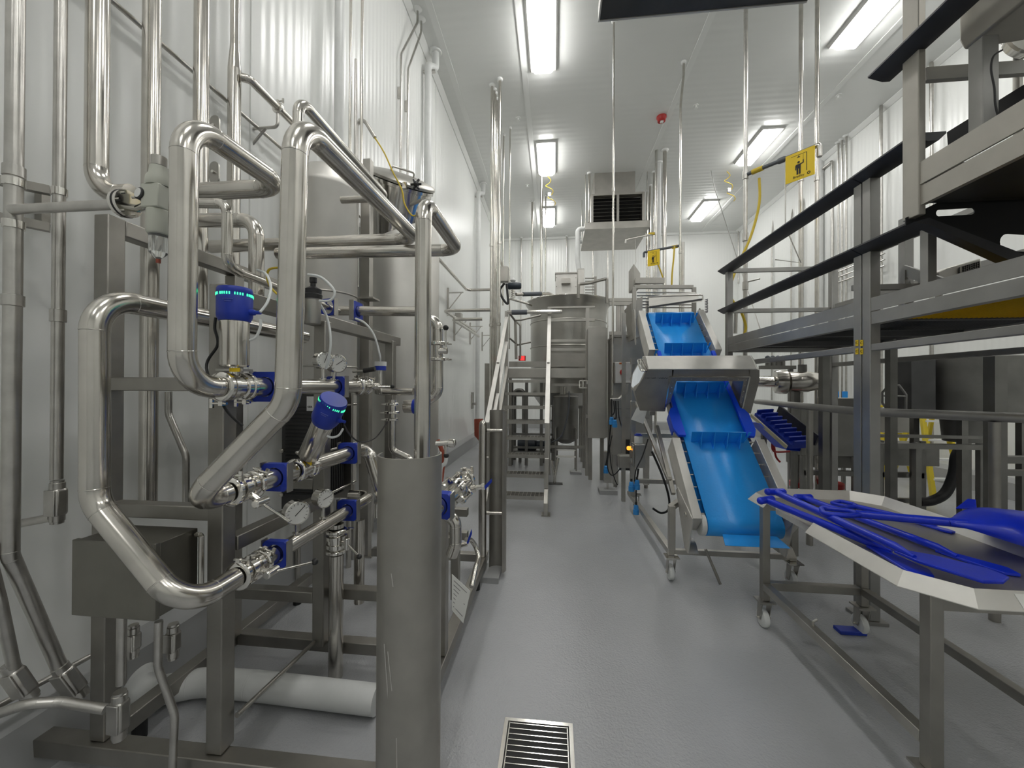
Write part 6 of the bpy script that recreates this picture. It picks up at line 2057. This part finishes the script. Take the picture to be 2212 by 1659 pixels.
for px, lab in ((1903, 'thin conduit on the right wall seen above the walkway toe board'), (2012, 'thin bright conduit near the upper platform posts on the right wall')):
    p = at(px, 550, x=xr)
    t = thing('wall_conduit', lab, 'conduit', p)
    MB().cyl((xr, p.y, .5), (xr, p.y, ZC), .03, n=10).build('pipe', CONDUIT, t)
    MB().box((xr + .03, p.y, 3.0), (.1, .12, .05)).build('strap', CONDUIT, t)

# ------------------------------------------------------------------ machinery beneath and beyond the walkway
pA, pB = at(1640, 868, z=1.40), at(2212, 903, z=1.40)
pM = at(1857, 889, z=1.40)
t = thing('horizontal_pipe', 'long level grey pipe crossing behind the walkway post at chest height', 'pipe', pM)
MB().tube([pA + (pA - pM) * .05, pM, pB + (pB - pM) * .3], .034, 0, 16).build('straight_pipe', MEZZ, t)
for p in (pA.lerp(pM, .62), pM.lerp(pB, .85)):
    MB().cyl((p.x, p.y, 0), (p.x, p.y, 1.365), .03, n=12).build('stand', STEELD, t)
# pull handle
c = at(1932, 865, y=4.0)
t = thing('pull_handle', 'hexagonal pull handle ring hanging on a rod behind the walkway post', 'handle', c)
pts = [at(x, y, y=4.0) for x, y in ((1920, 832), (1942, 832), (1957, 852), (1957, 885), (1918, 888), (1906, 870), (1906, 848), (1920, 832))]
MB().tube(pts, .010, 0, 8).build('ring', MEZZ, t)
MB().cyl(at(1907, 855, y=4.0), at(1957, 856, y=4.0), .008, n=8).build('cross_bar', MEZZ, t)
p = at(1933, 832, y=4.0)
MB().cyl(p, (p.x, p.y, 2.05), .011, n=8).build('rod', MEZZ, t)
# round dark tank
c = at(2083, 830, y=4.9)
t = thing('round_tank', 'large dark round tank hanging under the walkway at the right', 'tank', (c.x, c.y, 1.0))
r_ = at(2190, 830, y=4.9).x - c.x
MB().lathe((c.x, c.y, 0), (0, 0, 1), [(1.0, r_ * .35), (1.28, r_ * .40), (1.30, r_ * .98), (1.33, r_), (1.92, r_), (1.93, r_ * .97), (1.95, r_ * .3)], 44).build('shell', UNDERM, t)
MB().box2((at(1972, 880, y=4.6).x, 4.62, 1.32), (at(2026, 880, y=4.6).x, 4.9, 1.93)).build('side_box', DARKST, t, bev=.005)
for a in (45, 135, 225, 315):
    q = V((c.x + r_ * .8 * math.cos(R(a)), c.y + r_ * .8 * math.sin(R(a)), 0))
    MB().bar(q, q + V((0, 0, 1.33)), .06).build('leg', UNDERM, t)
hose('drain_hose', 'thick black hose falling from the dark round tank to the floor', 'hose', [V((c.x, c.y, .96)), at(2066, 985, y=4.9), at(2060, 1025, y=4.9), at(2042, 1065, y=4.9), at(2012, 1082, y=4.9), at(1985, 1084, y=4.9)], .05, BLACK, 12)
# steel machine body and its stand
t = thing('filling_machine', 'shaded steel machine with boxes on a tube stand behind the walkway posts', 'machine', at(1900, 1000, y=5.4))
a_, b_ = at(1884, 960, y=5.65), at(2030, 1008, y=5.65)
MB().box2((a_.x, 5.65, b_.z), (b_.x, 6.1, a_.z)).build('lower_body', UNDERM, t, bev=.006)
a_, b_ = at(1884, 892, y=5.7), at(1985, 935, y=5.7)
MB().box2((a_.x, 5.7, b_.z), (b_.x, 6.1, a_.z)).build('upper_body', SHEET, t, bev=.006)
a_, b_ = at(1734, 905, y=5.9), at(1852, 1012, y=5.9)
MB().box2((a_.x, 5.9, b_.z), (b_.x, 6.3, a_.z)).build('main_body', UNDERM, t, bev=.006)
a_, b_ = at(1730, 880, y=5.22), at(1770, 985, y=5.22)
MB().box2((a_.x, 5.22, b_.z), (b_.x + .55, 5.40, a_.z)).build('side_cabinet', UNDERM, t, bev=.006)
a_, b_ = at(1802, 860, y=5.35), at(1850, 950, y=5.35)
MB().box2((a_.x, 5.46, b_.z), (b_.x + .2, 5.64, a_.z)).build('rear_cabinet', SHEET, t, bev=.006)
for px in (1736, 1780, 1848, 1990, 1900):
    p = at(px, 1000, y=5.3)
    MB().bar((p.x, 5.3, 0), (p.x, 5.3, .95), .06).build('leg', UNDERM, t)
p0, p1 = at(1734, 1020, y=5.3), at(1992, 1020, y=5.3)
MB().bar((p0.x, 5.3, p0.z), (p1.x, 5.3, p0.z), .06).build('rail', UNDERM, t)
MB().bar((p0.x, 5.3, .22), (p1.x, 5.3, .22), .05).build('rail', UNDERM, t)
t = thing('rail_stand', 'dark tube stand with two level rails to the right of the walkway post', 'stand', at(2000, 960, y=4.3))
for py in (941, 962):
    MB().bar(at(1886, py, y=4.3), at(2124, py + 4, y=4.3), .03 if py < 950 else .05).build('rail', UNDERM, t)
for px in (1900, 1984, 2123):
    p = at(px, 960, y=4.32)
    MB().bar((p.x, 4.34, 0), (p.x, 4.34, 1.05), .05).build('leg', UNDERM, t)
t = thing('support_post', 'dark square post under the walkway with a side rail, near the right edge', 'post', at(2148, 1000, y=3.4))
p = at(2137, 1000, y=3.4)
MB().bar((p.x + .04, 3.4, 0), (p.x + .04, 3.4, 1.84), .085).build('post', UNDERM, t)
p = at(2140, 992, y=3.4)
MB().bar((p.x + .07, 3.4, p.z), (p.x + 1.2, 3.4, p.z + .02), .07, .05).build('side_rail', UNDERM, t)
MB().bar((p.x + .07, 3.4, p.z - .1), (p.x + 1.2, 3.4, p.z - .08), .06, .04).build('side_rail', UNDERM, t)
t = thing('support_post', 'thin dark post under the walkway, right behind the double post', 'post', at(1925, 900, y=3.9))
p = at(1925, 900, y=3.9)
MB().bar((p.x, 3.9, 0), (p.x, 3.9, 1.98), .06).build('post', UNDERM, t)
MB().box((p.x, 3.9, .006), (.14, .14, .012)).build('base', UNDERM, t)
t = thing('support_post', 'thin dark post under the walkway to the left of the double post', 'post', at(1780, 900, y=4.6))
p = at(1780, 900, y=4.6)
MB().bar((p.x, 4.6, 0), (p.x, 4.6, 1.98), .07).build('post', UNDERM, t)
MB().box((p.x, 4.6, .006), (.16, .16, .012)).build('base', UNDERM, t)
# horizontal pump body
c0, c1 = at(1640, 825, y=5.6), at(1690, 825, y=5.6)
t = thing('pump', 'polished horizontal pump body with a wide flange right of the detector', 'pump', c0)
c0, c1, c2_, c3 = at(1630, 824, y=5.6), at(1684, 825, y=5.55), at(1704, 825, y=5.5), at(1764, 822, y=5.45)
MB().cyl(c0, c1, .075, n=22).build('shaft_tube', POLISH, t)
ax = (c3 - c0).normalized()
MB().lathe(c1, ax, [(-.06, .12), (-.05, .15), (.0, .16), (.07, .16), (.09, .14), (.10, .13)], 30).build('flange', STEEL, t)
MB().lathe(c2_, ax, [(.0, .13), (.2, .135), (.26, .12), (.36, .10), (.38, .05)], 30).build('body', STEEL, t)
MB().cyl(c2_ + ax * .15, c2_ + ax * .15 + V((0, 0, .22)), .05, n=16).build('outlet', UNDERM, t)
MB().bar(c2_ + ax * .1 - V((0, -.05, .13)), (c2_.x + .1, c2_.y + .05, 0), .07).build('stand', UNDERM, t)
for k in range(4):
    c = at(1658 + k * 11, 773, y=5.9)
    t2 = thing('air_valve', 'small dark round valve in a row above the pump, number along the row unclear', 'valve', c, 'row of small dark valves above the pump')
    t2['label'] = 'one of four small dark round valves in a row above the polished pump'
    MB().ball(c, .033, 12).build('dome', MOTOR, t2)
    MB().cyl(c - V((0, 0, .12)), c, .03, n=10).build('stem', UNDERM, t2)
p0, p1 = at(1650, 783, y=5.9), at(1700, 783, y=5.9)
t = thing('valve_manifold', 'level bar carrying the row of small dark valves above the pump', 'manifold', p0)
MB().bar((p0.x - .05, 5.9, p0.z - .07), (p1.x + .1, 5.9, p0.z - .07), .08, .05).build('bar', UNDERM, t)
MB().bar((p1.x + .08, 5.96, 0), (p1.x + .08, 5.96, p0.z - .095), .05).build('stand', UNDERM, t)
# dark blue modular belt conveyor beyond
q0, q1 = at(1634, 892, y=5.3), at(1712, 960, y=4.7)
t = thing('modular_conveyor', 'dark blue modular belt conveyor sloping down behind the blue incline conveyor', 'conveyor', q1)
dq = (q1 - q0).normalized()
sx = V((1, 0, 0))
sx = (sx - dq * sx.dot(dq)).normalized()
nq = sx.cross(dq).normalized()
if nq.z < 0:
    nq = -nq
L_ = (q1 - q0).length
m = MB()
m.prism([q0 - sx * .02, q0 + sx * .22, q0 + sx * .22 - nq * .06, q0 - sx * .02 - nq * .06], q1 - q0)
m.build('belt', BLUE, t)
for k in range(9):
    s = k / 8 * L_
    MB().prism([q0 + dq * s + sx * .0 + nq * .001, q0 + dq * s + sx * .2 + nq * .001, q0 + dq * s + sx * .2 + nq * .05, q0 + dq * s + sx * .0 + nq * .05], dq * .02).build('flight', BLUE, t)
MB().bar(q0 + sx * .27 + nq * .03, q1 + sx * .27 + nq * .03, .02, .13).build('side_rail', DARKST, t)
MB().bar(q0 - sx * .06 - nq * .03, q1 - sx * .06 - nq * .03, .02, .04).build('wear_strip', mat('cream_wear_strip', (.55, .52, .38), .5), t)
a0_, a1_ = at(1640, 922, y=5.1), at(1722, 972, y=4.8)
MB().prism([at(1640, 915, y=5.1), at(1660, 915, y=5.2), at(1732, 962, y=4.8), at(1728, 975, y=4.8), at(1700, 972, y=4.8)], (0, .25, 0)).build('catch_tray', BLUEG, t)
MB().bar(at(1716, 975, y=4.78), V((at(1716, 975, y=4.78).x, 4.78, 0)), .05).build('leg', UNDERM, t)
MB().bar(at(1650, 925, y=5.3), V((at(1650, 925, y=5.3).x, 5.3, 0)), .05).build('leg', UNDERM, t)
for k, (pts, lab) in enumerate((([(1668, 955), (1672, 975), (1706, 975)], 'upper'), ([(1672, 962), (1676, 986), (1685, 998)], 'lower'))):
    hose('red_cord', lab + ' red tubing bracket under the dark blue conveyor', 'tube', [at(x, y, y=5.2 + .06 * k) for x, y in pts], .012, RED)
# blue lit strips
for k, px in enumerate((1806, 1825)):
    c = at(px, 857, y=6.4)
    t = thing('display_panel', ('left' if k == 0 else 'right') + ' bright blue panel glimpsed between dark machine parts behind the post', 'panel', c, 'bright blue panels behind the walkway post')
    MB().box(c, (.06, .03, .16)).build('panel', BELT, t)
    MB().bar((c.x, c.y + .03, 0), (c.x, c.y + .03, c.z + .08), .04).build('stand', UNDERM, t)
# red and white boxes on the floor behind
for k, (px, py, lab) in enumerate(((1748, 1028, 'red and white bucket on the floor behind the conveyor'), (1797, 1050, 'second red and white bucket on the floor nearer the double post'))):
    c = at(px, py, y=5.6)
    c.x -= .1 if k == 0 else 0
    t = thing('bucket', lab, 'bucket', (c.x, c.y, 0), 'red and white buckets under the machine')
    MB().lathe((c.x, 5.6, 0), (0, 0, 1), [(0, .10), (.01, .11), (.26, .125), (.27, .13), (.28, .125)], 22).build('tub', WHITEP, t)
    MB().lathe((c.x, 5.6, .282), (0, 0, 1), [(0, .132), (.06, .132), (.07, .12)], 22).build('lid', RED, t)
# yellow step ladders
def ladder(label, px, py, y, h):
    c = at(px, py, y=y)
    t = thing('step_ladder', label, 'ladder', (c.x, y, 0), 'yellow step ladders behind the machine')
    for sx in (-.22, .22):
        MB().bar((c.x + sx, y, 0), (c.x + sx * .6, y + .30, h), .05, .07).build('rail', YELLOWL, t)
        MB().bar((c.x + sx, y + .75, 0), (c.x + sx * .6, y + .38, h), .04, .05).build('rear_rail', YELLOWL, t)
    for k in range(4):
        z = .25 + k * .28
        w = .40 * (1 - .4 * z / h)
        MB().box((c.x, y + .30 * z / h, z), (w + .03, .09, .025)).build('tread', WHITEP, t)
    MB().box((c.x, y + .34, h + .01), (.34, .22, .03)).build('top_cap', YELLOWL, t)
    return t


YELLOWL = mat('yellow_ladder', (.62, .48, .02), .45)
ladder('yellow step ladder with white treads right of the black hose', 2052, 1050, 6.4, 1.35)
ladder('yellow step ladder mostly hidden behind the machine stand', 1944, 1050, 7.5, 1.25)
# ------------------------------------------------------------------ rolling tray table with blue utensils
t = thing('rolling_table', 'stainless tray-top table with raised folded rim, on white casters, in the right foreground', 'table', (1.72, 2.2, 0))
ZT = .845
PX0, PX1, PY0, PY1 = 1.37, 2.08, 1.575, 2.86
ch = .11


def octo(e, z):
    x0, x1, y0, y1 = PX0 - e, PX1 + e, PY0 - e, PY1 + e
    c = ch + e * .4
    return [V(p) for p in ((x0, y0 + c, z), (x0 + c, y0, z), (x1 - c, y0, z), (x1, y0 + c, z), (x1, y1 - c, z), (x1 - c, y1, z), (x0 + c, y1, z), (x0, y1 - c, z))]


MB().prism(octo(.0, ZT), (0, 0, -.003)).build('tray_bottom', SHEET, t)
A0_, A1_, A2_ = octo(0, ZT), octo(.035, ZT + .055), octo(.075, ZT + .004)
m = MB()
gap0, gap1 = 2.19, 2.60                              # the left side has no rim between these


def rimseg(p, i, q, j):
    """rim piece between fraction p of corner i and fraction q"""


segs = []
for i in range(8):
    j = (i + 1) % 8
    if i == 7:                                       # left side runs from far corner to near corner
        def on(y):
            return [V((A[7].x, y, A[7].z)) for A in (A0_, A1_, A2_)]
        segs.append(([A0_[7], A1_[7], A2_[7]], on(gap1)))
        segs.append((on(gap0), [A0_[0], A1_[0], A2_[0]]))
    else:
        segs.append(([A0_[i], A1_[i], A2_[i]], [A0_[j], A1_[j], A2_[j]]))
n_ = len(segs)
for a, b in segs:
    dz_ = V((0, 0, -.003))
    for k_ in (0, 1):
        m.prism([a[k_], a[k_ + 1], a[k_ + 1] + dz_, a[k_] + dz_], V((0, 0, 0))) if False else m.add([a[k_], a[k_ + 1], b[k_ + 1], b[k_], a[k_] + dz_, a[k_ + 1] + dz_, b[k_ + 1] + dz_, b[k_] + dz_], [(0, 1, 2, 3), (7, 6, 5, 4), (0, 4, 5, 1), (1, 5, 6, 2), (2, 6, 7, 3), (3, 7, 4, 0)])
rim = m.build('rim', SHEETW, t, 5)
m = MB()
m.box2((PX0 - .002, gap0, ZT - .03), (PX0 + .002, gap1, ZT + .002))
m.build('plain_edge', SHEETW, t)
q = octo(.055, ZT + .03)[1]
MB().box((PX0 + ch + .14, PY0 - .060, ZT + .026), (.09, .002, .055), Matrix.Rotation(R(-38), 3, 'X')).build('rating_plate', PAPER, t)
LX0, LX1, LY0, LY1 = 1.395, 1.99, 1.62, 2.78
for (x, y) in ((LX0, LY0), (LX1, LY0), (LX1, LY1), (LX0, LY1)):
    MB().bar((x, y, .19), (x, y, ZT - .004), .046).build('leg', STEELD, t, bev=.003)
zr_ = .285
MB().bar((LX0, LY0 + .024, zr_), (LX0, LY1 - .024, zr_), .046).build('stretcher', STEELB, t, bev=.003)
MB().bar((LX1, LY0 + .024, zr_), (LX1, LY1 - .024, zr_), .046).build('stretcher', STEELD, t, bev=.003)
MB().bar((LX0 + .024, LY1, zr_), (LX1 - .024, LY1, zr_), .046, .05).build('stretcher', STEELD, t, bev=.003)
MB().bar((LX0 + .024, LY0, ZT - .04), (LX1 - .024, LY0, ZT - .04), .04).build('top_rail', STEELD, t)
MB().bar((LX0 + .024, LY1, ZT - .04), (LX1 - .024, LY1, ZT - .04), .04).build('top_rail', STEELD, t)
for k, (x, y) in enumerate(((LX0, LY0), (LX1, LY0), (LX1, LY1), (LX0, LY1))):
    MB().box((x, y, .184), (.10, .09, .01)).build('caster_plate', STEELB, t)
    m = MB()
    for sx in (-1, 1):
        m.prism([(x + sx * .026, y - .03, .178), (x + sx * .026, y + .03, .178), (x + sx * .026, y + .04, .055), (x + sx * .026, y + .0, .055)], (.004 * sx, 0, 0))
    m.box((x, y, .172), (.056, .06, .012))
    m.build('caster_fork', STEELB, t)
    MB().lathe((x - .021, y + .02, .0605), (1, 0, 0), [(0, .045), (.004, .056), (.012, .0605), (.03, .0605), (.038, .056), (.042, .045)], 28).build('caster_wheel', WHITEP, t)
    MB().cyl((x - .04, y + .02, .0605), (x + .045, y + .02, .0605), .008, n=10).build('caster_axle', POLISH, t)
hk = at(1762, 1365, z=zr_ + .05)
MB().tube([(LX0, 2.29, zr_ + .024), (LX0, 2.29, zr_ + .05), (LX0 + .02, 2.29, zr_ + .062)], .006, .01, 8).build('hook', STEELB, t)
c = at(1836, 1362, z=.012)
o = MB().box((c.x, c.y, .012), (.16, .07, .024)).build('floor_brush', BLUE, bev=.004)
tag(o, 'dark blue scrubbing brush block lying on the floor under the table', 'brush')

# ------------------------------------------------------------------ blue utensils on the tray
ZB = ZT + .001


def grip_T(m, p, d, w, r):
    s = V((-d.y, d.x, 0)).normalized()
    return MB().tube([p - s * w, p + s * w], r, 0, 12)


def paddle(label, p, q, e, r, w0, w1, z, th=.012, cut=.35, grip='T', skew=0., zp=0.):
    """one-piece plastic paddle: grip at p, handle to q, flat blade on to e"""
    p, q, e = V((p.x, p.y, z + zp)), V((q.x, q.y, z)), V((e.x, e.y, z))
    d = V((q.x - p.x, q.y - p.y, 0)).normalized()
    s = V((-d.y, d.x, 0))
    t = thing('mixing_paddle', label, 'paddle', p, 'long blue plastic mixing paddles on the tray')
    MB().tube([p + V((0, 0, r * 1.16)), q + V((0, 0, r * 1.1)), q + d * .08 + V((0, 0, th))], [r, r, r * .5], 0, 16).build('handle', BLUEU, t)
    f = e - q
    L = f.length
    fd = f.normalized()
    fs = V((-fd.y, fd.x, 0))
    pts = [q - fs * r + V((0, 0, .001)), q + fd * .09 - fs * w0, e - fd * L * .12 - fs * w1, e - fs * w1 * cut, e + fs * w1 * (cut + skew), e - fd * L * .2 + fs * w1, q + fd * .09 + fs * w0, q + fs * r]
    MB().prism([V((a.x, a.y, z)) for a in pts], (0, 0, th)).build('blade', BLUEU, t, bev=.003)
    if grip == 'T':
        MB().tube([p - s * .045 + V((0, 0, r * 1.17)), p + s * .045 + V((0, 0, r * 1.17))], r * 1.1, 0, 14).build('grip', BLUEU, t)
        MB().ball(p - s * .045 + V((0, 0, r * 1.17)), r * 1.15).build('grip_end', BLUEU, t)
        MB().ball(p + s * .045 + V((0, 0, r * 1.17)), r * 1.15).build('grip_end', BLUEU, t)
    else:
        g = p - d * .11
        MB().tube([p + V((0, 0, r)), p - d * .03 - s * .05 + V((0, 0, r)), g - s * .055 + V((0, 0, r)), g + s * .055 + V((0, 0, r)), p - d * .03 + s * .05 + V((0, 0, r)), p + V((0, 0, r))], r * .8, .02, 12).build('d_grip', BLUEU, t)
    return t


def T(px, py, z=ZB):
    return at(px, py, z=z + .012)


paddle('blue paddle lying nearest the open left edge of the tray, under the wide one', T(1655, 1076, ZB + .085), T(1880, 1172, ZB + .01), T(2008, 1243), .019, .030, .050, ZB, grip='T', zp=.064)
paddle('blue paddle with the widest blade, second from the open left edge', T(1675, 1066, .915), T(1935, 1186, .893), T(2172, 1258, .882), .0195, .066, .084, ZB + .046, cut=.3, grip='T', skew=.3, zp=.022)
paddle('blue paddle with a narrow pointed blade lying in the middle of the tray', T(1735, 1077), T(2025, 1186), T(2205, 1240), .018, .030, .042, ZB, cut=.1, grip='T')
paddle('thin blue paddle with a loop grip lying farthest back on the tray', T(1850, 1096), T(1980, 1126), T(2060, 1148), .015, .02, .025, ZB, cut=.6, grip='D')
# shovel
t = thing('shovel', 'blue plastic shovel with a D-grip, its big scoop rising above the tray', 'shovel', T(1800, 1105, ZB + .04))
za = ZB + .09
a_, b_ = T(1850, 1110, za), T(2050, 1128, za + .02)
d = (b_ - a_).normalized()
s = V((0, 0, 1)).cross(d).normalized()
MB().tube([a_, b_, b_ + d * .09], [.020, .020, .024], 0, 18).build('shaft', BLUEU, t)
g0_ = a_ - d * .14
MB().tube([a_ + d * .02, a_ - d * .03 + s * .05, g0_ + s * .062, g0_ - s * .062, a_ - d * .03 - s * .05, a_ + d * .02], .0135, .03, 14).build('d_grip', BLUEU, t)
# scoop as a bulging shell; its back faces up
nu, nv = 18, 18
ds = T(2400, 1180, ZB + .05) - b_
ds.z = 0
ds.normalize()
ss = V((0, 0, 1)).cross(ds).normalized()
Ls, Ws = .44, .165
vs, fs = [], []
o_ = b_ - ds * .01


def smooth(x):
    x = max(0, min(1, x))
    return x * x * (3 - 2 * x)


for i in range(nu + 1):
    u_ = i / nu
    w = .026 + (Ws - .026) * smooth(u_ / .42)
    for j in range(nv + 1):
        v_ = j / nv * 2 - 1
        top_ = b_.z + .012 + .060 * smooth(u_ / .5) - .02 * u_ * u_
        low_ = b_.z - .012 - (b_.z - .012 - ZB - .072) * smooth(u_ / .5) + .004
        zz_ = low_ + (top_ - low_) * math.sqrt(max(0, 1 - abs(v_) ** 2.4))
        p = o_ + ds * (u_ * Ls) + ss * (v_ * w)
        vs.append(V((p.x, p.y, zz_)))
for i in range(nu):
    for j in range(nv):
        k = i * (nv + 1) + j
        fs.append((k, k + 1, k + nv + 2, k + nv + 1))
sh = MB().add(vs, fs).build('scoop', BLUEU, t, 60)
so = sh.modifiers.new('thick', 'SOLIDIFY')
so.thickness = .005
so.offset = 0
lp = o_ + ds * .12 + ss * .115
lp.z = b_.z + .035
MB().prism([lp, lp + ds * .10 + ss * .02, lp + ds * .12 + ss * .05 + V((0, 0, .035)), lp + ds * .09 + ss * .055 + V((0, 0, .036))], V((0, 0, .006))).build('scoop_lip', BLUEU, t, bev=.002)
